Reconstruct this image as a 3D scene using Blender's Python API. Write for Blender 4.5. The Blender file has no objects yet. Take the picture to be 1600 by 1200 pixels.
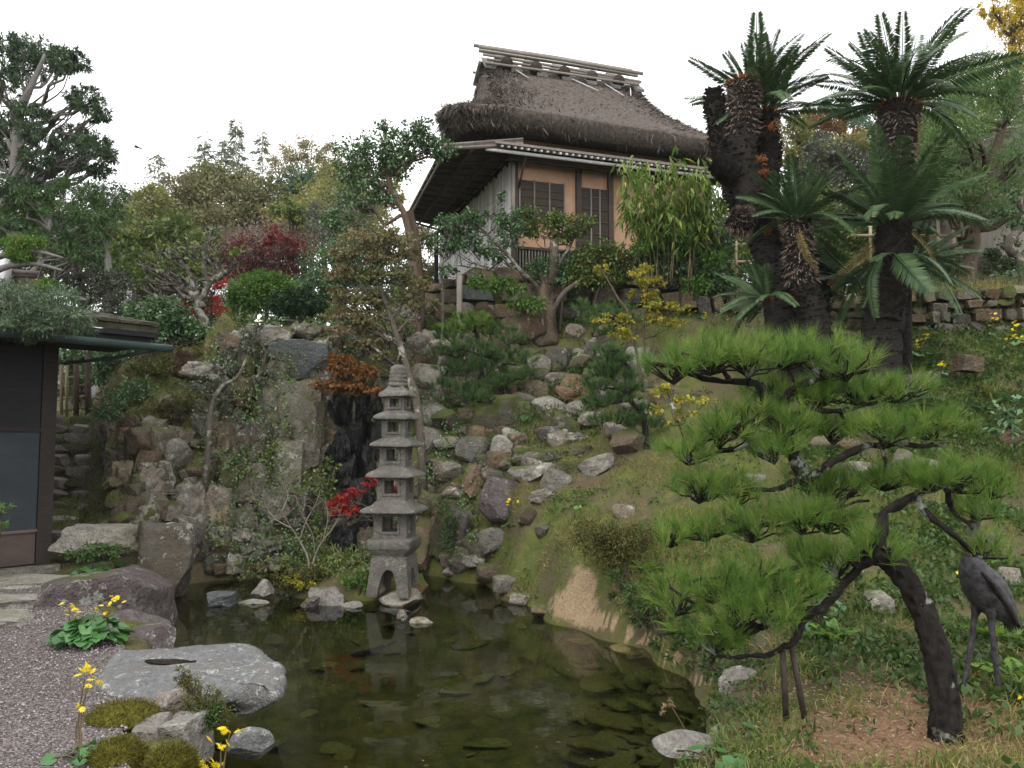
import bpy, math
import numpy as np
from mathutils import Vector, Matrix

R = math.radians
SC = bpy.context.scene
COL = SC.collection

# ------------------------------------------------------------------ camera, sky, sun, exposure
FPX, PITCH, CAMZ = 1250.0, R(4.0), 2.0
cam = bpy.data.cameras.new("camera")
cam.sensor_width = 36.0
cam.lens = 36.0 * FPX / 1600.0
cam.clip_end = 2000.0
cam.clip_start = 0.05
camo = bpy.data.objects.new("camera", cam)
COL.objects.link(camo)
camo.location = (0, 0, CAMZ)
camo.rotation_euler = (math.pi / 2 + PITCH, 0, 0)
SC.camera = camo

world = bpy.data.worlds.new("World")
SC.world = world
world.use_nodes = True
wn, wl = world.node_tree.nodes, world.node_tree.links
wn.clear()
sky = wn.new("ShaderNodeTexSky")
sky.sky_type = 'NISHITA'
sky.sun_disc = False
sky.sun_elevation = R(48)
sky.sun_rotation = R(200)
sky.air_density = 1.0
sky.dust_density = 4.0
wmix = wn.new("ShaderNodeMix")
wmix.data_type = 'RGBA'
wmix.inputs[0].default_value = 0.86            # overcast: an even cloud layer hides most of the blue
wmix.inputs[7].default_value = (13.6, 13.5, 13.5, 1)
wbg = wn.new("ShaderNodeBackground")
wbg.inputs[1].default_value = 0.15
wout = wn.new("ShaderNodeOutputWorld")
wl.new(sky.outputs[0], wmix.inputs[6])
wl.new(wmix.outputs[2], wbg.inputs[0])
wl.new(wbg.outputs[0], wout.inputs[0])

sun = bpy.data.lights.new("sun", 'SUN')
sun.energy = 1.1
sun.angle = R(30)
sun.color = (1.0, 0.97, 0.92)
suno = bpy.data.objects.new("sun", sun)
COL.objects.link(suno)
suno.rotation_euler = (R(42), 0, R(-20))

SC.view_settings.view_transform = 'Standard'
SC.view_settings.look = 'None'
SC.view_settings.exposure = 0.2
SC.view_settings.gamma = 1.0
SC.view_settings.use_curve_mapping = False
SC.render.engine = 'CYCLES'
SC.cycles.max_bounces = 8
SC.cycles.diffuse_bounces = 3
SC.cycles.glossy_bounces = 3
SC.cycles.transmission_bounces = 4
SC.cycles.transparent_max_bounces = 8
SC.cycles.use_denoising = True
SC.cycles.caustics_reflective = False
SC.cycles.caustics_refractive = False

# ------------------------------------------------------------------ projection helpers
CT, ST = math.cos(PITCH), math.sin(PITCH)


def Pt(px, py, Y):
    """world point seen at photograph pixel (px,py) at ground distance Y"""
    cx, cy = (px - 800.0) / FPX, (600.0 - py) / FPX
    s = Y / (CT - cy * ST)
    return np.array([cx * s, Y, CAMZ + (ST + cy * CT) * s])


def mpp(Y):
    return Y / FPX


# ------------------------------------------------------------------ noise
def _hash(ix, iy, iz, seed):
    n = (ix.astype(np.int64) * 374761393 + iy.astype(np.int64) * 668265263 + iz.astype(np.int64) * 2147483647 + seed * 974634777) & 0xffffffff
    n = ((n ^ (n >> 13)) * 1274126177) & 0xffffffff
    n = (n ^ (n >> 16)) & 0xffffffff
    return n / 4294967295.0 * 2 - 1


def vnoise(p, seed=0):
    p = np.asarray(p, float)
    i = np.floor(p).astype(np.int64)
    f = p - i
    f = f * f * (3 - 2 * f)
    r = 0
    for dx in (0, 1):
        for dy in (0, 1):
            for dz in (0, 1):
                w = (f[:, 0] if dx else 1 - f[:, 0]) * (f[:, 1] if dy else 1 - f[:, 1]) * (f[:, 2] if dz else 1 - f[:, 2])
                r = r + w * _hash(i[:, 0] + dx, i[:, 1] + dy, i[:, 2] + dz, seed)
    return r


def fbm(p, octaves=3, seed=0, gain=0.5):
    p = np.asarray(p, float)
    a, r = 1.0, 0
    for o in range(octaves):
        r = r + a * vnoise(p * (2.03 ** o) + 17.3 * o, seed + o)
        a *= gain
    return r


def unit(v):
    v = np.asarray(v, float)
    return v / np.maximum(np.linalg.norm(v, axis=-1, keepdims=True), 1e-9)


# ------------------------------------------------------------------ mesh building
class MB:
    """collects vertices and faces for one mesh"""
    def __init__(s):
        s.V, s.Q, s.T, s.r, s.n = [], [], [], [], 0

    def add(s, V, Q=None, T=None, r=0.5):
        V = np.asarray(V, float).reshape(-1, 3)
        if Q is not None and len(Q):
            s.Q.append(np.asarray(Q, np.int64).reshape(-1, 4) + s.n)
        if T is not None and len(T):
            s.T.append(np.asarray(T, np.int64).reshape(-1, 3) + s.n)
        s.V.append(V)
        s.r.append(np.broadcast_to(np.asarray(r, float), (len(V),)))
        s.n += len(V)
        return s

    def tube(s, pts, rad, n=6, r=0.5, cap=True):
        pts = np.asarray(pts, float)
        k = len(pts)
        rad = np.atleast_1d(np.asarray(rad, float))
        if len(rad) != k:
            rad = np.interp(np.linspace(0, 1, k), np.linspace(0, 1, len(rad)), rad) if len(rad) > 1 else np.full(k, rad[0])
        t = unit(np.gradient(pts, axis=0))
        ref = np.array([0.0, 0.0, 1.0]) if abs(t[0][2]) < 0.9 else np.array([1.0, 0.0, 0.0])
        a = unit(np.cross(t[0], ref))
        A = []
        for i in range(k):
            a = unit(a - t[i] * np.dot(a, t[i]))
            A.append(a)
        A = np.array(A)
        B = np.cross(t, A)
        th = np.arange(n) * 2 * np.pi / n
        V = pts[:, None] + rad[:, None, None] * (np.cos(th)[None, :, None] * A[:, None] + np.sin(th)[None, :, None] * B[:, None])
        V = V.reshape(-1, 3)
        i, j = np.meshgrid(np.arange(k - 1), np.arange(n), indexing='ij')
        j2 = (j + 1) % n
        Q = np.stack([i * n + j, i * n + j2, (i + 1) * n + j2, (i + 1) * n + j], -1).reshape(-1, 4)
        T = []
        if cap:
            V = np.vstack([V, pts[0], pts[-1]])
            c0, c1 = k * n, k * n + 1
            T = [(c0, (q + 1) % n, q) for q in range(n)] + [(c1, (k - 1) * n + q, (k - 1) * n + (q + 1) % n) for q in range(n)]
        s.add(V, Q, T, r)
        return s

    def box(s, c, h, ax=None, r=0.5):
        """box with centre c, half sizes h, axes ax (rows)"""
        ax = np.eye(3) if ax is None else np.asarray(ax, float)
        sg = np.array([[x, y, z] for x in (-1, 1) for y in (-1, 1) for z in (-1, 1)], float)
        V = np.asarray(c, float) + (sg * np.asarray(h, float)) @ ax
        Q = [(0, 1, 3, 2), (4, 6, 7, 5), (0, 4, 5, 1), (2, 3, 7, 6), (0, 2, 6, 4), (1, 5, 7, 3)]
        if np.linalg.det(ax) < 0:
            Q = [q[::-1] for q in Q]
        return s.add(V, Q, None, r)

    def hexa(s, P8, r=0.5):
        """8 corners: bottom 4 then top 4, same winding"""
        Q = [(3, 2, 1, 0), (4, 5, 6, 7), (0, 1, 5, 4), (1, 2, 6, 5), (2, 3, 7, 6), (3, 0, 4, 7)]
        return s.add(P8, Q, None, r)

    def loft(s, rings, closed=True, cap0=False, cap1=False, r=0.5):
        rings = np.asarray(rings, float)
        k, n, _ = rings.shape
        m = n if closed else n - 1
        i, j = np.meshgrid(np.arange(k - 1), np.arange(m), indexing='ij')
        j2 = (j + 1) % n
        Q = np.stack([i * n + j, i * n + j2, (i + 1) * n + j2, (i + 1) * n + j], -1).reshape(-1, 4)
        V = rings.reshape(-1, 3)
        T = []
        nv = len(V)
        if cap0:
            V = np.vstack([V, rings[0].mean(0)]); T += [(nv, (q + 1) % n, q) for q in range(n)]; nv += 1
        if cap1:
            V = np.vstack([V, rings[-1].mean(0)]); T += [(nv, (k - 1) * n + q, (k - 1) * n + (q + 1) % n) for q in range(n)]
        return s.add(V, Q, T, r)

    def leaves(s, C, D, N, L, W, fold=0.25, r=0.5, tipdroop=0.0):
        """one folded diamond for each leaf: base C, axis D, normal N, length L, width W"""
        C = np.asarray(C, float)
        n = len(C)
        D = unit(D)
        N = unit(N - D * np.sum(N * D, -1, keepdims=True))
        X = np.cross(D, N)
        L = np.broadcast_to(np.asarray(L, float), (n,))[:, None]
        W = np.broadcast_to(np.asarray(W, float), (n,))[:, None]
        mid = C + D * L * 0.48
        V = np.empty((n, 4, 3))
        V[:, 0] = C
        V[:, 1] = mid - X * W * 0.5 + N * W * fold
        V[:, 2] = C + D * L - N * L * tipdroop
        V[:, 3] = mid + X * W * 0.5 + N * W * fold
        Q = np.arange(n * 4).reshape(n, 4)
        rr = np.repeat(np.broadcast_to(np.asarray(r, float), (n,)), 4)
        return s.add(V.reshape(-1, 3), Q, None, rr)

    def blades(s, C, D, L, W, bend=0.3, r=0.5, rng=None):
        """thin spikes: quad + tip triangle, bending over"""
        C = np.asarray(C, float); n = len(C); D = unit(D)
        side = unit(np.cross(D, rng.normal(size=(n, 3))))
        fw = np.cross(side, D)
        L = np.broadcast_to(np.asarray(L, float), (n,))[:, None]
        W = np.broadcast_to(np.asarray(W, float), (n,))[:, None]
        m = C + D * L * 0.55 + fw * L * bend * 0.25
        t = C + D * L * 0.95 + fw * L * bend
        t[:, 2] -= (L[:, 0] * bend * 0.25)
        V = np.stack([C - side * W * .5, C + side * W * .5, m + side * W * .4, m - side * W * .4, t], 1)
        o = np.arange(n) * 5
        Q = np.stack([o, o + 1, o + 2, o + 3], -1)
        T = np.stack([o + 3, o + 2, o + 4], -1)
        rr = np.repeat(np.broadcast_to(np.asarray(r, float), (n,)), 5)
        return s.add(V.reshape(-1, 3), Q, T, rr)

    def needles(s, C, D, L, W, r, rng):
        C = np.asarray(C, float); n = len(C); D = unit(D)
        side = unit(np.cross(D, rng.normal(size=(n, 3))))
        L = np.broadcast_to(np.asarray(L, float), (n,))[:, None]
        V = np.stack([C - side * W * .5, C + side * W * .5, C + D * L], 1)
        T = np.arange(n * 3).reshape(n, 3)
        rr = np.repeat(np.broadcast_to(np.asarray(r, float), (n,)), 3)
        return s.add(V.reshape(-1, 3), None, T, rr)

    def arrays(s):
        V = np.vstack(s.V)
        Q = np.vstack(s.Q) if s.Q else np.zeros((0, 4), np.int64)
        T = np.vstack(s.T) if s.T else np.zeros((0, 3), np.int64)
        return V, Q, T, np.concatenate(s.r)


def make_mesh(name, mb, mat, base=(0, 0, 0), smooth=True, sharp=None):
    V, Q, T, r = mb.arrays()
    V = V - np.asarray(base, float)
    me = bpy.data.meshes.new(name)
    me.vertices.add(len(V))
    me.vertices.foreach_set("co", V.astype(np.float32).ravel())
    nl = Q.size + T.size
    me.loops.add(nl)
    me.loops.foreach_set("vertex_index", np.concatenate([Q.ravel(), T.ravel()]).astype(np.int32))
    me.polygons.add(len(Q) + len(T))
    st = np.concatenate([np.arange(len(Q)) * 4, Q.size + np.arange(len(T)) * 3]).astype(np.int32)
    me.polygons.foreach_set("loop_start", st)
    me.polygons.foreach_set("use_smooth", np.full(len(Q) + len(T), bool(smooth)))
    at = me.attributes.new("rnd", 'FLOAT', 'POINT')
    at.data.foreach_set("value", r.astype(np.float32))
    me.update(calc_edges=True)
    me.validate()
    if sharp:
        me.set_sharp_from_angle(angle=R(sharp))
    if mat is not None:
        me.materials.append(mat)
    return me


BASE = {}


def tag(o, label=None, cat=None, group=None, kind=None):
    if label: o["label"] = label
    if cat: o["category"] = cat
    if group: o["group"] = group
    if kind: o["kind"] = kind
    return o


def thing(name, label, cat, base, group=None, kind=None):
    o = bpy.data.objects.new(name, None)
    o.empty_display_size = 0.1
    COL.objects.link(o)
    o.location = [float(q) for q in base]
    BASE[o.name] = np.asarray(base, float)
    return tag(o, label, cat, group, kind or "thing")


def part(name, mb, mat, parent=None, smooth=True, base=None, sharp=None, **kw):
    """mesh object from world-space geometry; child of parent when given"""
    b = BASE[parent.name] if parent is not None else (np.zeros(3) if base is None else np.asarray(base, float))
    me = make_mesh(name, mb, mat, b, smooth, sharp)
    o = bpy.data.objects.new(name, me)
    COL.objects.link(o)
    if parent is not None:
        o.parent = parent
        BASE[o.name] = b
    else:
        o.location = [float(q) for q in b]
        BASE[o.name] = b
    return tag(o, **kw)


def place(name, me, parent, loc, rot=(0, 0, 0), scale=(1, 1, 1), **kw):
    """object that shares mesh data, at a world place"""
    o = bpy.data.objects.new(name, me)
    COL.objects.link(o)
    b = BASE[parent.name] if parent is not None else np.zeros(3)
    if parent is not None:
        o.parent = parent
    o.location = [float(q) for q in (np.asarray(loc, float) - b)]
    o.rotation_euler = rot
    o.scale = scale
    return tag(o, **kw)


def curve(pts, n=12):
    """smooth (Catmull-Rom) path through points"""
    P = np.asarray(pts, float)
    if len(P) < 3:
        t = np.linspace(0, 1, n)[:, None]
        return P[0] * (1 - t) + P[-1] * t
    Q = np.vstack([2 * P[0] - P[1], P, 2 * P[-1] - P[-2]])
    out = []
    seg = max(2, int(round(n / (len(P) - 1))))
    for i in range(len(P) - 1):
        p0, p1, p2, p3 = Q[i:i + 4]
        for t in np.linspace(0, 1, seg, endpoint=False):
            out.append(0.5 * (2 * p1 + (p2 - p0) * t + (2 * p0 - 5 * p1 + 4 * p2 - p3) * t * t + (3 * p1 - p0 - 3 * p2 + p3) * t ** 3))
    out.append(P[-1])
    return np.array(out)


def lerp_r(r0, r1, n, p=1.0):
    return r0 + (r1 - r0) * np.linspace(0, 1, n) ** p


_ICO = {}


def ico(level):
    if level in _ICO:
        return _ICO[level]
    t = (1 + 5 ** .5) / 2
    V = [(-1, t, 0), (1, t, 0), (-1, -t, 0), (1, -t, 0), (0, -1, t), (0, 1, t), (0, -1, -t), (0, 1, -t), (t, 0, -1), (t, 0, 1), (-t, 0, -1), (-t, 0, 1)]
    V = [np.array(v) / np.linalg.norm(v) for v in V]
    T = [(0, 11, 5), (0, 5, 1), (0, 1, 7), (0, 7, 10), (0, 10, 11), (1, 5, 9), (5, 11, 4), (11, 10, 2), (10, 7, 6), (7, 1, 8), (3, 9, 4), (3, 4, 2), (3, 2, 6), (3, 6, 8), (3, 8, 9), (4, 9, 5), (2, 4, 11), (6, 2, 10), (8, 6, 7), (9, 8, 1)]
    for _ in range(level):
        mid, T2 = {}, []
        def m(a, b):
            k = (min(a, b), max(a, b))
            if k not in mid:
                v = V[a] + V[b]; V.append(v / np.linalg.norm(v)); mid[k] = len(V) - 1
            return mid[k]
        for a, b, c in T:
            x, y, z = m(a, b), m(b, c), m(c, a)
            T2 += [(a, x, z), (b, y, x), (c, z, y), (x, y, z)]
        T = T2
    _ICO[level] = (np.array(V), np.array(T))
    return _ICO[level]


def rock_geo(seed, level=2, planes=9, dmin=.5, dmax=.85, rough=.06, freq=2.2, blocky=0.0):
    rg = np.random.default_rng(seed)
    V, T = ico(level)
    V = V.copy()
    N = unit(rg.normal(size=(planes, 3)))
    if blocky:
        bx = np.vstack([np.eye(3), -np.eye(3)]) + rg.normal(size=(6, 3)) * .12
        N = np.vstack([N, unit(bx)])
    d = rg.uniform(dmin, dmax, len(N))
    if blocky:
        d[-6:] = rg.uniform(.50, .64, 6) + (1 - blocky) * .18
        d[:-6] = np.maximum(d[:-6], .66)
    for n_, d_ in zip(N, d):
        e = V @ n_ - d_
        V -= np.maximum(e, 0)[:, None] * n_
    V += unit(V) * (fbm(V * freq + seed * 3.7, 3, seed) * rough)[:, None]
    V /= np.abs(V).max(0)
    return V, T


def rock(name, c, dims, seed, mat, parent=None, rz=0.0, tilt=(0, 0), level=3, flat_top=None, **kw):
    """a boulder centred on c with half sizes dims"""
    k = {q: kw.pop(q) for q in ("planes", "dmin", "dmax", "rough", "freq", "blocky") if q in kw}
    V, T = rock_geo(seed, level, **k)
    V = V * np.asarray(dims, float)
    M = np.array((Matrix.Rotation(rz, 3, 'Z') @ Matrix.Rotation(tilt[0], 3, 'X') @ Matrix.Rotation(tilt[1], 3, 'Y')))
    V = V @ M.T
    V += unit(V) * (fbm(V * 5.0 + seed, 3, seed) * 0.03 * float(np.mean(dims)))[:, None]
    mb = MB().add(V + np.asarray(c, float), None, T, 0.5)
    bb = np.array([c[0], c[1], c[2] - dims[2] * .6])
    return part(name, mb, mat, parent, base=None if parent is not None else bb, sharp=38, **kw)
# ------------------------------------------------------------------ materials
def new_mat(name):
    m = bpy.data.materials.new(name)
    m.use_nodes = True
    nt = m.node_tree
    nt.nodes.clear()
    return m, nt, nt.nodes, nt.links


def ramp(nd, stops, interp='LINEAR'):
    r = nd.new("ShaderNodeValToRGB")
    r.color_ramp.interpolation = interp
    e = r.color_ramp.elements
    while len(e) < len(stops):
        e.new(0.5)
    for k, (p, c) in enumerate(stops):
        e[k].position = p
        e[k].color = (*c, 1)
    return r


def noise(nd, ln, vec, scale, detail=4, rough=.6, dist=0):
    n = nd.new("ShaderNodeTexNoise")
    n.inputs["Scale"].default_value = scale
    n.inputs["Detail"].default_value = detail
    n.inputs["Roughness"].default_value = rough
    n.inputs["Distortion"].default_value = dist
    if vec is not None:
        ln.new(vec, n.inputs["Vector"])
    return n


def mixc(nd, ln, f, a, b, mode='MIX'):
    m = nd.new("ShaderNodeMix")
    m.data_type = 'RGBA'
    m.blend_type = mode
    for i, v in ((0, f), (6, a), (7, b)):
        if hasattr(v, "is_linked") or hasattr(v, "links"):
            ln.new(v, m.inputs[i])
        elif i == 0:
            m.inputs[0].default_value = v
        else:
            m.inputs[i].default_value = (*v, 1)
    return m.outputs[2]


def mrange(nd, ln, v, a, b, c=0.0, d=1.0):
    m = nd.new("ShaderNodeMapRange")
    ln.new(v, m.inputs[0])
    for i, q in enumerate((a, b, c, d)):
        m.inputs[i + 1].default_value = q
    return m.outputs[0]


def finish(m, nt, col, rough=.8, bump=None, bstr=.5, bdist=.02, spec=.3, metal=0.0):
    nd, ln = nt.nodes, nt.links
    p = nd.new("ShaderNodeBsdfPrincipled")
    o = nd.new("ShaderNodeOutputMaterial")
    if hasattr(col, "links"):
        ln.new(col, p.inputs["Base Color"])
    else:
        p.inputs["Base Color"].default_value = (*col, 1)
    if hasattr(rough, "links"):
        ln.new(rough, p.inputs["Roughness"])
    else:
        p.inputs["Roughness"].default_value = rough
    p.inputs["Specular IOR Level"].default_value = spec
    p.inputs["Metallic"].default_value = metal
    if bump is not None:
        b = nd.new("ShaderNodeBump")
        b.inputs["Strength"].default_value = bstr
        b.inputs["Distance"].default_value = bdist
        ln.new(bump, b.inputs["Height"])
        ln.new(b.outputs[0], p.inputs["Normal"])
    ln.new(p.outputs[0], o.inputs[0])
    return m


def geo_pos(nd):
    return nd.new("ShaderNodeNewGeometry").outputs["Position"]


def M_leaf(name, stops, trans=.3, rough=.55, spec=.25):
    m, nt, nd, ln = new_mat(name)
    a = nd.new("ShaderNodeAttribute"); a.attribute_name = "rnd"
    r = ramp(nd, stops)
    ln.new(a.outputs["Fac"], r.inputs[0])
    p = nd.new("ShaderNodeBsdfPrincipled")
    p.inputs["Roughness"].default_value = rough
    p.inputs["Specular IOR Level"].default_value = spec
    ln.new(r.outputs[0], p.inputs["Base Color"])
    t = nd.new("ShaderNodeBsdfTranslucent")
    ln.new(r.outputs[0], t.inputs[0])
    x = nd.new("ShaderNodeMixShader"); x.inputs[0].default_value = trans
    o = nd.new("ShaderNodeOutputMaterial")
    ln.new(p.outputs[0], x.inputs[1]); ln.new(t.outputs[0], x.inputs[2]); ln.new(x.outputs[0], o.inputs[0])
    return m


def M_rock(name, a, b, c, lichen=(.42, .42, .36), lich=.55, moss=.0, scale=1.0, mosscol=(.050, .062, .014), rough=.85, randamt=.5, fiss=1.0):
    """stone: two greys, a stain colour, pale lichen spots, moss on upward faces"""
    m, nt, nd, ln = new_mat(name)
    P = geo_pos(nd)
    inf = nd.new("ShaderNodeObjectInfo")
    n2 = noise(nd, ln, P, 1.3 * scale, 3, .6, .3)
    n3 = noise(nd, ln, P, 8.0 * scale, 4, .75)
    n4 = noise(nd, ln, P, 34.0 * scale, 1, .7)
    col = mixc(nd, ln, mrange(nd, ln, n3.outputs[0], .36, .6), a, b)
    col = mixc(nd, ln, mrange(nd, ln, n2.outputs[0], .46, .62, 0, .8), col, c)
    rv = mrange(nd, ln, inf.outputs["Random"], 0, 1, 1 - randamt * .6, 1 + randamt * .6)
    vm = nd.new("ShaderNodeVectorMath"); vm.operation = 'SCALE'
    ln.new(col, vm.inputs[0]); ln.new(rv, vm.inputs["Scale"])
    col = mixc(nd, ln, mrange(nd, ln, n4.outputs[0], .35, .65, 0.0, .45), vm.outputs[0], tuple(q * .4 for q in a))
    sp = nd.new("ShaderNodeSeparateColor"); ln.new(n3.outputs[1], sp.inputs[0])
    sp2 = nd.new("ShaderNodeSeparateColor"); ln.new(n2.outputs[1], sp2.inputs[0])
    lx = nd.new("ShaderNodeMath"); lx.operation = 'MULTIPLY_ADD'
    ln.new(sp2.outputs[1], lx.inputs[0]); lx.inputs[1].default_value = .5; ln.new(sp.outputs[1], lx.inputs[2])
    lm = mrange(nd, ln, lx.outputs[0], lich + .26, lich + .31, 0, .8)
    col = mixc(nd, ln, lm, col, lichen)
    if moss > 0:
        g = nd.new("ShaderNodeNewGeometry")
        sx = nd.new("ShaderNodeSeparateXYZ"); ln.new(g.outputs["Normal"], sx.inputs[0])
        ad = nd.new("ShaderNodeMath"); ad.operation = 'MULTIPLY_ADD'
        ln.new(sx.outputs["Z"], ad.inputs[0]); ad.inputs[1].default_value = .28
        ln.new(sp2.outputs[2], ad.inputs[2])
        mk = mrange(nd, ln, ad.outputs[0], 1.0 - moss - .06, 1.0 - moss + .08, 0, .9)
        mc = mixc(nd, ln, mrange(nd, ln, n3.outputs[0], .35, .65), mosscol, tuple(q * 1.45 for q in mosscol))
        col = mixc(nd, ln, mk, col, mc)
    return finish(m, nt, col, rough, n3.outputs[0], .9, .07 / scale ** .5, .25)


def M_bark(name, a, b, sc=(30, 30, 6), lichen=None, lich=.6, bd=.02):
    m, nt, nd, ln = new_mat(name)
    P = geo_pos(nd)
    mp = nd.new("ShaderNodeMapping"); mp.inputs["Scale"].default_value = sc
    ln.new(P, mp.inputs[0])
    n1 = noise(nd, ln, mp.outputs[0], 1.0, 5, .7, .6)
    n2 = noise(nd, ln, P, 5.0, 4, .65)
    col = mixc(nd, ln, mrange(nd, ln, n1.outputs[0], .35, .65), a, b)
    if lichen:
        col = mixc(nd, ln, mrange(nd, ln, n2.outputs[0], lich, lich + .06, 0, .8), col, lichen)
    return finish(m, nt, col, .9, n1.outputs[0], .9, bd, .2)


def M_wood(name, a, b, sc=(4, 4, 60), rough=.75, spec=.25, bstr=.4):
    m, nt, nd, ln = new_mat(name)
    P = geo_pos(nd)
    mp = nd.new("ShaderNodeMapping"); mp.inputs["Scale"].default_value = sc
    ln.new(P, mp.inputs[0])
    inf = nd.new("ShaderNodeObjectInfo")
    n1 = noise(nd, ln, mp.outputs[0], 1.0, 5, .65, .3)
    n2 = noise(nd, ln, P, 1.3, 4, .6)
    col = mixc(nd, ln, mrange(nd, ln, n1.outputs[0], .3, .7), a, b)
    col = mixc(nd, ln, mrange(nd, ln, n2.outputs[0], .4, .75, 0, .6), col, tuple(q * .6 for q in a))
    rv = mrange(nd, ln, inf.outputs["Random"], 0, 1, .72, 1.22)
    vm = nd.new("ShaderNodeVectorMath"); vm.operation = 'SCALE'
    ln.new(col, vm.inputs[0]); ln.new(rv, vm.inputs["Scale"])
    return finish(m, nt, vm.outputs[0], rough, n1.outputs[0], bstr, .01, spec)


G = lambda *s: [(i / max(1, len(s) - 1), c) for i, c in enumerate(s)]
ML = {
    'far':    M_leaf('foliage_far', G((0.098, 0.127, 0.065), (0.172, 0.197, 0.078), (0.234, 0.209, 0.098), (0.136, 0.110, 0.086)), .25),
    'far2':   M_leaf('foliage_far_olive', G((0.136, 0.160, 0.061), (0.246, 0.258, 0.086), (0.344, 0.295, 0.110)), .3),
    'farpale': M_leaf('foliage_far_pale', G((0.209, 0.209, 0.096), (0.303, 0.273, 0.128), (0.352, 0.303, 0.160)), .3),
    'fargreen': M_leaf('foliage_far_green', G((0.049, 0.103, 0.065), (0.086, 0.160, 0.086), (0.122, 0.197, 0.098)), .2),
    'bamfar': M_leaf('bamboo_far', G((0.113, 0.143, 0.096), (0.177, 0.209, 0.128)), .3),
    'greyred': M_leaf('foliage_bare_grey', G((0.148, 0.122, 0.110), (0.221, 0.172, 0.148), (0.246, 0.110, 0.098)), .2),
    'red':    M_leaf('maple_red', G((0.080, 0.020, 0.018), (0.160, 0.032, 0.028), (0.256, 0.048, 0.040)), .35),
    'darkred': M_leaf('maple_dark_red', G((.075, .035, .030), (.13, .05, .04), (.17, .06, .05)), .3),
    'brightred': M_leaf('maple_bright_red', G((0.238, 0.020, 0.017), (0.374, 0.034, 0.027), (0.442, 0.061, 0.041)), .35),
    'maple':  M_leaf('maple_turning', G((.085, .11, .04), (.125, .145, .055), (.16, .16, .07), (.20, .165, .08), (.24, .165, .11)), .35),
    'mapleyel': M_leaf('maple_yellow', G((.16, .20, .03), (.28, .29, .035), (.40, .36, .045), (.44, .30, .06)), .35),
    'mapleor': M_leaf('maple_orange_brown', G((0.080, 0.040, 0.016), (0.160, 0.072, 0.024), (0.224, 0.104, 0.024), (0.208, 0.104, 0.072)), .3),
    'camellia': M_leaf('camellia_leaf', G((0.035, 0.078, 0.031), (0.060, 0.129, 0.049), (0.104, 0.191, 0.069), (0.155, 0.225, 0.104)), .2, .32, .5),
    'shrub':  M_leaf('shrub_leaf', G((0.038, 0.070, 0.019), (0.077, 0.128, 0.032), (0.141, 0.192, 0.045), (0.218, 0.218, 0.045)), .3, .4, .4),
    'lightshrub': M_leaf('light_shrub_leaf', G((0.058, 0.128, 0.026), (0.102, 0.205, 0.038), (0.154, 0.269, 0.058)), .3),
    'topiary': M_leaf('topiary_leaf', G((0.016, 0.035, 0.014), (0.027, 0.061, 0.020), (0.041, 0.081, 0.027)), .15),
    'greyleaf': M_leaf('grey_green_leaf', G((0.058, 0.070, 0.045), (0.102, 0.115, 0.077), (0.179, 0.192, 0.141)), .25, .4, .4),
    'podo':   M_leaf('podocarpus_leaf', G((0.051, 0.095, 0.051), (0.090, 0.143, 0.078), (0.143, 0.194, 0.104)), .15),
    'pine':   M_leaf('pine_needle', G((0.043, 0.098, 0.019), (0.070, 0.150, 0.026), (0.102, 0.198, 0.034), (0.150, 0.246, 0.043), (0.216, 0.288, 0.054), (0.336, 0.240, 0.096)), .3),
    'pinedk': M_leaf('pine_needle_dark', G((0.034, 0.070, 0.022), (0.056, 0.109, 0.031), (0.091, 0.154, 0.045)), .2),
    'pinebg': M_leaf('pine_needle_soft', G((0.064, 0.136, 0.040), (0.104, 0.192, 0.056), (0.160, 0.256, 0.080)), .3),
    'cycad':  M_leaf('cycad_leaflet', G((.026, .058, .026), (.042, .088, .036), (.066, .118, .042), (.12, .15, .05)), .18, .45, .3),
    'cycadold': M_leaf('cycad_old_leaf', G((.12, .10, .035), (.20, .16, .06), (.24, .17, .08)), .15, .7, .1),
    'cycadbr': M_leaf('cycad_bristle', G((0.125, 0.081, 0.062), (0.225, 0.175, 0.144), (0.325, 0.269, 0.225)), .1, .8, .1),
    'cycadtop': M_leaf('cycad_wool', G((.16, .06, .025), (.26, .10, .04), (.32, .16, .07)), .2, .8, .1),
    'bamboo': M_leaf('bamboo_leaf', G((0.084, 0.156, 0.036), (0.156, 0.240, 0.048), (0.264, 0.336, 0.072), (0.480, 0.456, 0.072)), .35),
    'grass':  M_leaf('grass_blade', G((0.068, 0.105, 0.022), (0.112, 0.165, 0.033), (0.165, 0.210, 0.045), (0.300, 0.240, 0.105)), .3),
    'drygrass': M_leaf('dry_grass', G((0.120, 0.128, 0.038), (0.195, 0.180, 0.053), (0.300, 0.255, 0.090), (0.480, 0.390, 0.195)), .3),
    'weed':   M_leaf('weed_leaf', G((0.032, 0.070, 0.018), (0.058, 0.109, 0.026), (0.102, 0.160, 0.038)), .3, .45, .35),
    'farf':   M_leaf('farfugium_leaf', G((0.032, 0.102, 0.026), (0.051, 0.154, 0.038), (0.090, 0.218, 0.064)), .2, .3, .5),
    'fern':   M_leaf('fern_leaf', G((0.077, 0.154, 0.026), (0.128, 0.243, 0.038), (0.230, 0.346, 0.051)), .35),
    'petal':  M_leaf('petal_yellow', G((.85, .66, .012), (.92, .76, .02)), .3),
    'ginkgo': M_leaf('ginkgo_yellow', G((.48, .36, .04), (.65, .48, .05), (.45, .40, .09)), .4),
    'straw':  M_leaf('straw', G((.045, .037, .032), (.095, .08, .069), (.17, .147, .128), (.31, .275, .24)), .05, .9, .1),
    'litter': M_leaf('leaf_litter', G((.12, .06, .03), (.22, .13, .07), (.36, .28, .18)), .15),
}
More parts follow.
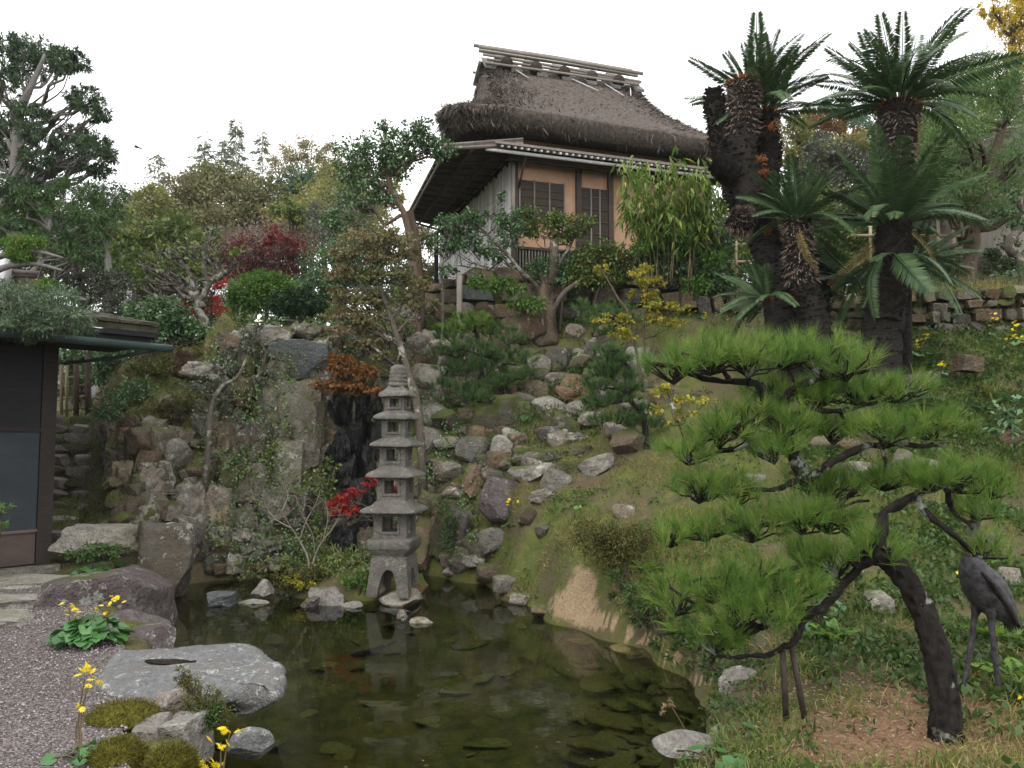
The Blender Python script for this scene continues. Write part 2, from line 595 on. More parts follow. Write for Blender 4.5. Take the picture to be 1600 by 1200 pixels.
MR = {
    'grey':  M_rock('stone_grey', (0.138, 0.130, 0.112), (0.210, 0.196, 0.166), (0.156, 0.118, 0.079), (0.324, 0.324, 0.264), .60, 0.27, randamt=.85),
    'brown': M_rock('stone_brown', (.105, .082, .057), (.155, .124, .086), (.135, .080, .046), (.235, .225, .17), .64, 0.30, randamt=.85),
    'pale':  M_rock('stone_pale', (0.204, 0.192, 0.166), (0.282, 0.266, 0.228), (0.180, 0.146, 0.108), (0.396, 0.384, 0.324), .58, 0.20),
    'mossy': M_rock('stone_mossy', (.095, .088, .066), (.135, .12, .092), (.092, .079, .046), (.22, .22, .165), .62, 0.47),
    'blue':  M_rock('stone_bluegrey', (0.066, 0.076, 0.079), (0.112, 0.122, 0.119), (0.086, 0.092, 0.073), (0.224, 0.238, 0.211), .62, .18),
    'wet':   M_rock('stone_wet', (0.008, 0.009, 0.009), (0.020, 0.021, 0.021), (0.013, 0.012, 0.010), (0.040, 0.043, 0.040), .66, .0, rough=.28),
    'purple': M_rock('stone_purple', (0.073, 0.056, 0.056), (0.125, 0.109, 0.102), (0.086, 0.066, 0.066), (0.264, 0.271, 0.244), .57, .22, rough=.7, randamt=.1),
    'slab':  M_rock('stone_slab', (.115, .12, .122), (.205, .21, .205), (.165, .155, .145), (.38, .385, .36), .585, .0, scale=2.2, rough=.6, randamt=.05),
    'tan':   M_rock('stone_tan', (.27, .20, .13), (.38, .29, .19), (.22, .20, .17), (0.297, 0.264, 0.211), .66, .0),
    'edge':  M_rock('stone_edge', (0.172, 0.158, 0.139), (0.251, 0.238, 0.218), (0.158, 0.119, 0.099), (0.330, 0.323, 0.290), .56, .10, rough=.75, randamt=.15),
    'pagoda': M_rock('stone_pagoda', (.125, .118, .105), (.195, .182, .160), (.11, .105, .09), (.28, .27, .23), .62, .10, scale=2.6, randamt=.1),
    'step':  M_rock('stone_step', (0.198, 0.188, 0.164), (0.286, 0.267, 0.237), (0.168, 0.159, 0.109), (0.377, 0.366, 0.317), .62, .10),
    'cliff': M_rock('stone_cliff', (0.107, 0.099, 0.076), (0.178, 0.165, 0.134), (0.116, 0.089, 0.058), (0.285, 0.294, 0.240), .60, .25, scale=.9, randamt=.85),
}
MW = {
    'darkwood': M_wood('wood_charred', (.010, .010, .011), (.022, .021, .022)),
    'post':    M_wood('wood_post_dark', (.020, .016, .014), (.040, .032, .028)),
    'blue':    M_wood('panel_slate', (.022, .027, .032), (.036, .042, .048), (2, 2, 4), .6),
    'brownpanel': M_wood('panel_brown', (.075, .055, .048), (.115, .088, .078), (2, 2, 8), .7),
    'weather': M_wood('wood_weathered', (.16, .14, .12), (.26, .235, .21), (20, 20, 3)),
    'shutter': M_wood('wood_shutter', (.035, .026, .020), (.060, .046, .036), (3, 3, 50)),
    'bamboo_grey': M_wood('bamboo_weathered', (.46, .45, .45), (.66, .65, .65), (12, 12, 1.5), .6),
    'bamboo_tan': M_wood('bamboo_tan', (.24, .19, .11), (.36, .30, .19), (12, 12, 2), .5),
    'beam':    M_wood('wood_beam', (.045, .033, .026), (.075, .058, .046), (6, 6, 30)),
    'bark_strip': M_wood('bark_strip', (.16, .16, .145), (.27, .27, .245), (15, 15, 15)),
    'copper':  M_wood('gutter_patina', (.030, .048, .044), (.055, .085, .075), (3, 3, 3), .5),
}
MB_ = {
    'pine':   M_bark('bark_pine', (.005, .004, .0035), (.022, .018, .015), (26, 26, 9), (.24, .26, .215), .575),
    'maple':  M_bark('bark_maple', (.065, .054, .042), (.13, .11, .088), (25, 25, 8), (.34, .34, .28), .58),
    'dark':   M_bark('bark_dark', (.035, .028, .022), (.075, .062, .05), (25, 25, 8)),
    'brown':  M_bark('bark_brown', (.065, .046, .032), (.12, .09, .064), (18, 18, 5), (.22, .22, .17), .62),
    'lichen': M_bark('bark_lichen', (.055, .046, .036), (.11, .097, .08), (25, 25, 12), (.24, .245, .205), .53),
    'cycad':  M_bark('bark_cycad', (.012, .010, .009), (.042, .036, .032), (14, 14, 40), None, .6, .06),
    'cycadscale': M_bark('bark_cycad_scale', (.022, .019, .017), (.085, .072, .062), (14, 14, 14), None, .6, .03),
    'bare':   M_bark('bark_pale_twig', (.16, .14, .115), (.26, .23, .19), (25, 25, 8)),
    'pod':    M_bark('bark_grey', (.12, .11, .10), (.20, .19, .175), (20, 20, 6)),
}


def simple(name, c, rough=.8, spec=.3, metal=0.0, nscale=0, amt=.3, bstr=.0):
    m, nt, nd, ln = new_mat(name)
    if nscale:
        n = noise(nd, ln, geo_pos(nd), nscale, 5, .65)
        col = mixc(nd, ln, mrange(nd, ln, n.outputs[0], .3, .7), tuple(q * (1 - amt) for q in c), tuple(q * (1 + amt) for q in c))
        return finish(m, nt, col, rough, n.outputs[0] if bstr else None, bstr, .02, spec, metal)
    return finish(m, nt, c, rough, None, 0, 0, spec, metal)


MS = {
    'plaster': simple('plaster_ochre', (.42, .265, .175), .9, .15, 0, 2.6, .22),
    'black':   simple('dark_void', (.008, .008, .008), .9),
    'thatch':  simple('thatch_mass', (.088, .074, .065), .95, .1, 0, 14, .5, .8),
    'bronze':  simple('bronze_dark', (.050, .047, .052), .6, .45, .35, 22, .75, .7),
    'tile':    simple('roof_tile_pale', (.36, .37, .40), .6, .3, 0, 6, .25),
    'white':   simple('plaster_white', (.75, .76, .78), .8, .2),
    'mossroof': simple('roof_moss', (.055, .052, .036), .95, .1, 0, 6, .55, .6),
    'stalk':   simple('flower_stalk', (.10, .075, .04), .8),
    'sand':    simple('sandy_clay', (.33, .245, .15), .95, .1, 0, 22, .25, .5),
    'gravelbit': simple('pebble_grey', (.20, .175, .17), .85, .2, 0, 40, .5),
    'bird':    simple('bird_dark', (.03, .028, .03), .8),
    'tin':     simple('puddle_water', (.018, .014, .011), .06, .5),
}
# ------------------------------------------------------------------ terrain: height as a function of bearing and distance
PROF = {
    -2200: [(0, .35), (9, .35), (12, .6), (16, 2), (25, 3), (60, 8), (140, 16)],
    -300: [(0, .35), (10.5, .35), (12, .8), (15, 2.2), (25, 3), (60, 8), (140, 16)],
    0:    [(0, .35), (10.5, .35), (12, .9), (14.5, 2.3), (25, 3.0), (60, 8), (140, 16)],
    85:   [(0, .35), (10.1, .35), (10.5, .45), (14.3, 2.30), (16, 2.45), (25, 3.0), (60, 8), (140, 16)],
    135:  [(0, .35), (10.0, .35), (10.5, .45), (14.3, 2.35), (16, 2.5), (25, 3.0), (60, 8), (140, 16)],
    190:  [(0, .35), (9.6, .35), (10.3, .5), (11.2, 1.05), (12.3, 2.15), (13.4, 3.2), (15, 3.4), (25, 3.6), (60, 8), (140, 16)],
    240:  [(0, .35), (7.6, .3), (8.2, -.2), (9.0, -.3), (10.3, -.25), (10.7, .4), (11.4, 1.1), (12.3, 2.3), (13.3, 3.55), (15, 3.7), (25, 3.8), (60, 8.5), (140, 16)],
    300:  [(0, .35), (5.7, .3), (6.1, -.25), (6.8, -.45), (11.0, -.3), (11.4, .15), (11.8, .9), (12.4, 2.1), (13.1, 3.6), (15, 3.8), (25, 4), (60, 9), (140, 17)],
    345:  [(0, .35), (3.9, .3), (4.3, -.25), (5.2, -.5), (11.3, -.35), (11.7, .15), (12.0, .95), (12.5, 2.3), (13.0, 3.75), (15, 3.9), (25, 4.1), (60, 9), (140, 17)],
    470:  [(0, .35), (2.4, .3), (3.0, -.4), (4.5, -.6), (11.6, -.4), (12.05, .15), (12.25, .9), (12.55, 2.2), (12.9, 3.5), (13.8, 3.95), (18, 4.2), (60, 9), (140, 18)],
    515:  [(0, .35), (2.4, .3), (3.0, -.4), (4.5, -.65), (11.8, -.4), (12.3, .1), (12.6, .8), (12.95, 2.4), (13.2, 3.4), (14.0, 3.95), (18, 4.3), (60, 9), (140, 18)],
    555:  [(0, .35), (2.4, .3), (3.0, -.4), (4.5, -.65), (12.2, -.4), (12.7, .1), (13.0, .7), (13.25, 2.4), (13.5, 3.2), (14.5, 4.0), (18, 4.4), (60, 9), (140, 18)],
    605:  [(0, .35), (2.4, .3), (3.0, -.4), (4.5, -.65), (12.0, -.4), (12.5, .1), (12.9, .7), (13.35, 2.1), (13.8, 3.0), (14.6, 4.0), (16, 4.6), (60, 9), (140, 18)],
    660:  [(0, .35), (2.4, .3), (3.0, -.4), (4.5, -.65), (11.8, -.4), (12.1, .1), (12.4, .5), (13.2, 1.86), (14.0, 3.0), (14.8, 4.0), (15.6, 4.6), (16.4, 5.2), (30, 5.5), (60, 9), (140, 18)],
    750:  [(0, .35), (2.4, .3), (3.0, -.4), (4.5, -.65), (11.0, -.35), (11.4, .1), (11.65, .5), (12.8, 1.87), (14.0, 2.97), (15.1, 4.15), (15.6, 4.35), (16.0, 5.4), (30, 5.6), (60, 9), (140, 18)],
    820:  [(0, .35), (2.4, .3), (3.0, -.4), (4.5, -.65), (9.4, -.3), (10.0, .08), (10.3, .55), (11.8, 1.55), (13.8, 2.9), (15.2, 4.2), (15.7, 4.4), (16.1, 5.4), (30, 5.6), (60, 10), (140, 19)],
    900:  [(0, .35), (2.4, .3), (3.0, -.4), (4.5, -.65), (8.0, -.35), (8.75, .08), (9.05, .70), (10.2, 1.15), (11.9, 1.8), (13.7, 2.95), (15.3, 4.2), (15.8, 4.4), (16.2, 5.4), (30, 5.6), (60, 10), (140, 19)],
    1000: [(0, .35), (2.6, .3), (3.2, -.4), (5, -.5), (6.6, -.35), (7.7, -.12), (8.0, .08), (8.3, .75), (10, 1.42), (11.8, 2.05), (13.2, 3.1), (14.8, 4.15), (16.2, 4.5), (16.6, 5.3), (30, 5.6), (60, 11), (140, 22)],
    1060: [(0, .35), (4.3, .3), (4.7, -.15), (5.5, -.3), (6.7, -.15), (7.1, .08), (7.4, .62), (9.5, 1.35), (11.3, 2.05), (12.8, 3.1), (14.2, 4.05), (16.4, 4.5), (16.8, 5.2), (30, 5.6), (60, 12), (140, 24)],
    1130: [(0, .4), (5.0, .36), (5.7, .28), (6.0, .06), (6.3, .35), (6.7, .6), (7.6, .8), (9, 1.33), (10.8, 2.06), (12.3, 3.05), (13.5, 3.95), (16, 4.5), (30, 5.6), (60, 12), (140, 26)],
    1210: [(0, .4), (5.0, .38), (6.0, .42), (7.2, .75), (8.6, 1.25), (10.3, 2.0), (11.7, 2.95), (12.8, 3.75), (15.5, 4.5), (30, 5.8), (60, 12), (140, 28)],
    1300: [(0, .4), (4.6, .36), (5.2, .42), (6.5, .65), (8.2, 1.13), (9.7, 1.9), (11, 2.75), (12, 3.4), (13, 3.8), (13.5, 4.4), (16, 4.6), (30, 6), (60, 13), (140, 30)],
    1480: [(0, .4), (4.4, .38), (5.5, .44), (6.6, .62), (8.4, 1.24), (9.6, 1.9), (10.8, 2.7), (12, 3.35), (12.8, 3.75), (13.25, 4.5), (18, 4.9), (30, 6.5), (60, 14), (140, 30)],
    1700: [(0, .4), (4.4, .4), (6, .6), (8.4, 1.35), (9.6, 2.0), (10.8, 2.8), (12, 3.5), (12.8, 3.9), (13.25, 4.6), (18, 5), (30, 7), (60, 14), (140, 30)],
    3800: [(0, .4), (6, .6), (12, 3), (18, 4), (60, 14), (140, 30)],
}
_PX = sorted(PROF)
_PA = np.array([(p - 800.0) / FPX for p in _PX])
_YG = np.concatenate([np.arange(0, 19, .05), np.geomspace(19, 140, 60)])
_ZG = np.array([np.interp(_YG, [q[0] for q in PROF[p]], [q[1] for q in PROF[p]]) for p in _PX])


def Hbase(x, y):
    x = np.atleast_1d(np.asarray(x, float)); y = np.atleast_1d(np.asarray(y, float))
    a = np.clip(x / np.maximum(y, .5), _PA[0], _PA[-1])
    yy = np.clip(y, 0, 140)
    k = np.clip(np.searchsorted(_PA, a) - 1, 0, len(_PA) - 2)
    w = (a - _PA[k]) / (_PA[k + 1] - _PA[k])
    w = w * w * (3 - 2 * w) * .5 + w * .5
    j = np.clip(np.searchsorted(_YG, yy) - 1, 0, len(_YG) - 2)
    v = (yy - _YG[j]) / (_YG[j + 1] - _YG[j])
    z0 = _ZG[k, j] * (1 - v) + _ZG[k, j + 1] * v
    z1 = _ZG[k + 1, j] * (1 - v) + _ZG[k + 1, j + 1] * v
    return z0 * (1 - w) + z1 * w


ISL = (-2.05, 10.60, 1.15, .72)


def H(x, y):
    x = np.atleast_1d(np.asarray(x, float)); y = np.atleast_1d(np.asarray(y, float))
    z = Hbase(x, y)
    p = np.stack([x, y, z * .6], -1)
    n = fbm(p * 1.3, 4, 5)
    amp = np.clip((z - .42) / .5, 0, 1) * .13 * np.clip((22 - y) / 4, .3, 1)
    amp = np.where(z < 0, .05, amp)
    z = z + n * amp
    a_ = x / np.maximum(y, .5)
    cm = np.clip((a_ + .50) / .08, 0, 1) * np.clip((-.12 - a_) / .05, 0, 1) * np.clip((y - 11.6) / .3, 0, 1) * np.clip((13.6 - y) / .4, 0, 1)
    z = z + cm * (np.abs(fbm(p * np.array([2.6, 2.6, 1.2]), 3, 77)) - .3) * .55
    e = ((x - ISL[0]) / ISL[2]) ** 2 + ((y - ISL[1]) / ISL[3]) ** 2
    z = z + .82 * np.exp(-e * 1.3) * np.clip(1.6 - e * .35, 0, 1)
    return z


def Hs(x, y):
    return float(H(x, y)[0])


def hit(px, py, y0=3.0, y1=60.0):
    """where the sight line of a photograph pixel meets the terrain"""
    Y = np.concatenate([np.arange(y0, min(y1, 19), .02), np.geomspace(19, 60, 200)])
    cx, cy = (px - 800.0) / FPX, (600.0 - py) / FPX
    s = Y / (CT - cy * ST)
    x, z = cx * s, CAMZ + (ST + cy * CT) * s
    h = H(x, Y)
    k = np.nonzero(h >= z)[0]
    i = k[0] if len(k) else len(Y) - 1
    return np.array([x[i], Y[i], h[i]])


def hits(pxs, pys, y0=3.0):
    return np.array([hit(a, b, y0) for a, b in zip(pxs, pys)])


def normal_at(x, y, e=.06):
    x = np.atleast_1d(x); y = np.atleast_1d(y)
    dx = (H(x + e, y) - H(x - e, y)) / (2 * e)
    dy = (H(x, y + e) - H(x, y - e)) / (2 * e)
    return unit(np.stack([-dx, -dy, np.ones_like(dx)], -1))


def to_px(P):
    P = np.asarray(P, float).reshape(-1, 3)
    d = P - np.array([0, 0, CAMZ])
    f = d[:, 1] * CT + d[:, 2] * ST
    u = -d[:, 1] * ST + d[:, 2] * CT
    return 800 + FPX * d[:, 0] / f, 600 - FPX * u / f


def bank_mat():
    m, nt, nd, ln = new_mat('ground_mossy_soil')
    P = geo_pos(nd)
    n1 = noise(nd, ln, P, 1.6, 6, .65, .5)
    n2 = noise(nd, ln, P, 5.5, 5, .7)
    n3 = noise(nd, ln, P, 40, 4, .7)
    soil = mixc(nd, ln, n3.outputs[0], (.06, .047, .03), (.14, .112, .07))
    moss = mixc(nd, ln, mrange(nd, ln, n2.outputs[0], .35, .65), (.055, .075, .020), (.120, .130, .034))
    col = mixc(nd, ln, mrange(nd, ln, n1.outputs[0], .40, .58), soil, moss)
    at = nd.new("ShaderNodeAttribute"); at.attribute_name = "dirt"
    dirt = mixc(nd, ln, mrange(nd, ln, n3.outputs[0], .3, .7), (.15, .085, .05), (.30, .19, .12))
    fa = nd.new("ShaderNodeMath"); fa.operation = 'MULTIPLY_ADD'
    ln.new(n2.outputs[0], fa.inputs[0]); fa.inputs[1].default_value = .9
    ln.new(at.outputs["Fac"], fa.inputs[2])
    col = mixc(nd, ln, mrange(nd, ln, fa.outputs[0], .85, 1.1), col, dirt)
    at3 = nd.new("ShaderNodeAttribute"); at3.attribute_name = "sand"
    fs = nd.new("ShaderNodeMath"); fs.operation = 'MULTIPLY_ADD'
    ln.new(n2.outputs[0], fs.inputs[0]); fs.inputs[1].default_value = .7
    ln.new(at3.outputs["Fac"], fs.inputs[2])
    sand = mixc(nd, ln, mrange(nd, ln, n3.outputs[0], .3, .7), (.20, .145, .085), (.36, .27, .17))
    col = mixc(nd, ln, mrange(nd, ln, fs.outputs[0], .75, .95), col, sand)
    at2 = nd.new("ShaderNodeAttribute"); at2.attribute_name = "bed"
    bed = mixc(nd, ln, mrange(nd, ln, n1.outputs[0], .35, .65), (.070, .060, .022), (.16, .125, .045))
    bed = mixc(nd, ln, mrange(nd, ln, n2.outputs[0], .45, .7), bed, (.03, .038, .014))
    col = mixc(nd, ln, at2.outputs["Fac"], col, bed)
    return finish(m, nt, col, .95, n3.outputs[0], .7, .03, .15)


def build_terrain():
    a = np.unique(np.round(np.concatenate([np.linspace(-1.9, -.85, 24), np.linspace(-.85, .85, 270), np.linspace(.85, 1.9, 24)]), 4))
    y = np.concatenate([np.linspace(.4, 3, 14, endpoint=False), np.arange(3, 17.5, .075), np.geomspace(17.5, 95, 54)])
    A, Y = np.meshgrid(a, y)
    X = A * Y
    Z = H(X.ravel(), Y.ravel()).reshape(X.shape)
    global GRID
    GRID = np.stack([X, Y, Z], -1)
    V = GRID.reshape(-1, 3)
    r, c = X.shape
    i, j = np.meshgrid(np.arange(r - 1), np.arange(c - 1), indexing='ij')
    Q = np.stack([i * c + j, i * c + j + 1, (i + 1) * c + j + 1, (i + 1) * c + j], -1).reshape(-1, 4)
    mb = MB().add(V, Q)
    o = part('ground', mb, bank_mat(), kind='structure')
    me = o.data
    px, py = to_px(V)
    d = np.zeros(len(V))
    for cx, cy, rx, ry, Ym in ((1400, 1150, 230, 62, 6), (1560, 1150, 150, 70, 6), (1480, 1085, 130, 36, 6)):
        e = ((px - cx) / rx) ** 2 + ((py - cy) / ry) ** 2
        d = np.maximum(d, np.where(V[:, 1] < Ym, np.exp(-e * .9), 0))
    sd = np.zeros(len(V))
    for cx, cy, rx, ry in ((912, 912, 24, 28), (892, 948, 46, 26), (935, 972, 46, 13), (1000, 998, 40, 9), (1050, 1030, 36, 10), (1095, 1062, 26, 8)):
        e = ((px - cx) / rx) ** 2 + ((py - cy) / ry) ** 2
        sd = np.maximum(sd, np.exp(-e * .9) * (V[:, 2] > -.1) * (V[:, 1] < 9.4))
    at = me.attributes.new("sand", 'FLOAT', 'POINT'); at.data.foreach_set("value", sd.astype(np.float32))
    at = me.attributes.new("dirt", 'FLOAT', 'POINT'); at.data.foreach_set("value", d.astype(np.float32))
    bed = np.clip((.04 - V[:, 2]) / .08, 0, 1)
    at = me.attributes.new("bed", 'FLOAT', 'POINT'); at.data.foreach_set("value", bed.astype(np.float32))
    # wide land under and beyond everything
    mb = MB().add([(-185, -60, -1.2), (185, -60, -1.2), (185, 100, -1.2), (-185, 100, -1.2)], [(0, 1, 2, 3)])
    part('land', mb, bank_mat(), kind='structure')
    mb = MB().add([(-60, -40, .33), (60, -40, .33), (60, .45, .33), (-60, .45, .33)], [(0, 1, 2, 3)])
    part('terrace_ground', mb, bank_mat(), kind='structure')


build_terrain()


def build_gravel():
    m, nt, nd, ln = new_mat('gravel')
    P = geo_pos(nd)
    v = nd.new("ShaderNodeTexVoronoi"); v.inputs["Scale"].default_value = 85
    ln.new(P, v.inputs["Vector"])
    sx = nd.new("ShaderNodeSeparateColor"); ln.new(v.outputs["Color"], sx.inputs[0])
    r = ramp(nd, [(0, (.07, .058, .055)), (.5, (.155, .132, .126)), (.85, (.24, .212, .203)), (1, (.30, .28, .27))])
    ln.new(sx.outputs[0], r.inputs[0])
    n = noise(nd, ln, P, 1.5, 4, .6)
    col = mixc(nd, ln, mrange(nd, ln, n.outputs[0], .45, .75, 0, .45), r.outputs[0], (.10, .08, .07))
    iv = mrange(nd, ln, v.outputs["Distance"], 0, .6, 1, 0)
    finish(m, nt, col, .9, iv, 1.0, .02, .2)
    # outline from the waterside stones back to the building
    ys = np.linspace(1.2, 9.9, 50)
    edge = np.interp(ys, [1.2, 4.0, 4.8, 5.4, 6.2, 7.2, 8.2, 9.0, 9.9], [-1.5, -1.85, -2.25, -2.5, -2.95, -3.55, -4.25, -5.1, -6.0])
    rows = []
    for yy, e in zip(ys, edge):
        xs = np.linspace(-14, e + .06 * math.sin(yy * 9), 30)
        rows.append(np.stack([xs, np.full(30, yy), np.full(30, .366) + .012 * vnoise(np.stack([xs * 2, np.full(30, yy * 2), xs * 0], -1), 3)], -1))
    mb = MB().loft(np.array(rows)[:, ::-1], closed=False)
    part('gravel_path', mb, m, kind='structure')
    rg = np.random.default_rng(3)
    n = 13000
    yy = rg.uniform(3.4, 9.3, n) ** 1.0
    ee = np.interp(yy, ys, edge)
    xx = ee - rg.random(n) ** 1.3 * np.minimum(3.2, 14 + ee)
    V0 = np.array([(1, 0, 0), (-1, 0, 0), (0, 1, 0), (0, -1, 0), (0, 0, 1), (0, 0, -1)], float)
    T0 = np.array([(0, 2, 4), (2, 1, 4), (1, 3, 4), (3, 0, 4), (2, 0, 5), (1, 2, 5), (3, 1, 5), (0, 3, 5)])
    sz = rg.uniform(.004, .0095, n)
    V = V0[None] * sz[:, None, None] * rg.uniform(.6, 1.2, (n, 1, 3)) + np.stack([xx, yy, np.full(n, .372)], -1)[:, None]
    T = T0[None] + (np.arange(n) * 6)[:, None, None]
    mb = MB().add(V.reshape(-1, 3), None, T.reshape(-1, 3), np.repeat(rg.random(n), 6))
    gm = M_leaf('pebble', G((.08, .066, .063), (.16, .136, .13), (.245, .217, .207), (.40, .37, .35)), 0, .85, .2)
    part('gravel', mb, gm, kind='stuff', label='loose grey pebbles covering the gravel path', smooth=False)


build_gravel()


def build_water():
    m, nt, nd, ln = new_mat('pond_water')
    P = geo_pos(nd)
    n = noise(nd, ln, P, 3.5, 3, .5)
    b = nd.new("ShaderNodeBump"); b.inputs["Strength"].default_value = .05; b.inputs["Distance"].default_value = .05
    ln.new(n.outputs[0], b.inputs["Height"])
    fr = nd.new("ShaderNodeFresnel"); fr.inputs[0].default_value = 1.33
    ln.new(b.outputs[0], fr.inputs["Normal"])
    gl = nd.new("ShaderNodeBsdfGlossy"); gl.inputs["Roughness"].default_value = .015
    gl.inputs[0].default_value = (.95, .97, 1, 1)
    ln.new(b.outputs[0], gl.inputs["Normal"])
    tr = nd.new("ShaderNodeBsdfTransparent"); tr.inputs[0].default_value = (.52, .59, .42, 1)
    mx = nd.new("ShaderNodeMixShader")
    o = nd.new("ShaderNodeOutputMaterial")
    ln.new(fr.outputs[0], mx.inputs[0]); ln.new(tr.outputs[0], mx.inputs[1]); ln.new(gl.outputs[0], mx.inputs[2])
    ln.new(mx.outputs[0], o.inputs[0])
    mb = MB().add([(-6.2, 2.2, 0), (4, 2.2, 0), (4, 13.6, 0), (-6.2, 13.6, 0)], [(0, 1, 2, 3)])
    part('pond_water', mb, m, kind='structure')
    # silt, stones and a slab on the bed
    olive = simple('bed_slab_olive', (.36, .30, .10), .9, .2, 0, 5, .35, .4)
    c = Pt(760, 1190, 5.35); 
    rock('bed_slab', (c[0] + .05, 4.75, -.42), (1.05, .95, .10), 71, olive, level=3, planes=14, dmin=.6, dmax=.9, rough=.04, label='wide olive slab lying on the pond bed near the bank', category=None) if False else None
    V, T = rock_geo(71, 3, 14, .62, .9, .05)
    V = V * np.array((1.15, .80, .13)) + np.array((-.28, 4.85, -.28))
    o = part('sunken_slab', MB().add(V, None, T), olive, base=(-.28, 4.85, -.5))
    tag(o, 'wide olive algae-covered slab sunk in the front of the pond', 'slab')
    rg = np.random.default_rng(8)
    root = thing('pond_bed', None, None, (0, 8, -.5), kind='structure')
    meshes = []
    bm_ = M_rock('stone_bed', (.13, .12, .042), (.19, .16, .06), (.14, .105, .04), (.24, .22, .11), .68, 0, randamt=.3)
    for k in range(8):
        V, T = rock_geo(300 + k, 1, 8)
        meshes.append(make_mesh('bed_stone', MB().add(V, None, T), bm_))
    cnt = 0
    for _ in range(1500):
        px, py = rg.uniform(300, 1140), rg.uniform(905, 1200)
        p = hit(px, py + rg.normal() * 3)
        if p[2] > -.03 or p[2] < -.62:
            continue
        if px < 900 and rg.random() < .92:
            continue
        s = rg.uniform(.03, .12) * (1 + 1.2 * (rg.random() < .2))
        place('bed_stone', meshes[cnt % 8], root, (p[0], p[1], p[2] + s * .05), (rg.normal() * .2, rg.normal() * .2, rg.uniform(0, 6)), (s * rg.uniform(.9, 1.8), s, s * rg.uniform(.12, .3)))
        cnt += 1
        if cnt >= 200:
            break


build_water()
# ------------------------------------------------------------------ thatched tea house
HU = np.array([math.cos(R(19)), math.sin(R(19)), 0])
HV = np.array([-math.sin(R(19)), math.cos(R(19)), 0])
HC = np.array([.04, 15.8, 0])
UP = np.array([0, 0, 1.0])
HW, HD = 4.6, 5.2
HWR, HDW = 4.25, 6.2


def hp(s, t, z):
    return HC + HU * s + HV * t + UP * z


HAX = np.stack([HU, HV, UP])


def hbox(mb, s0, s1, t0, t1, z0, z1, r=.5):
    return mb.box(hp((s0 + s1) / 2, (t0 + t1) / 2, (z0 + z1) / 2), ((s1 - s0) / 2, (t1 - t0) / 2, (z1 - z0) / 2), HAX, r)


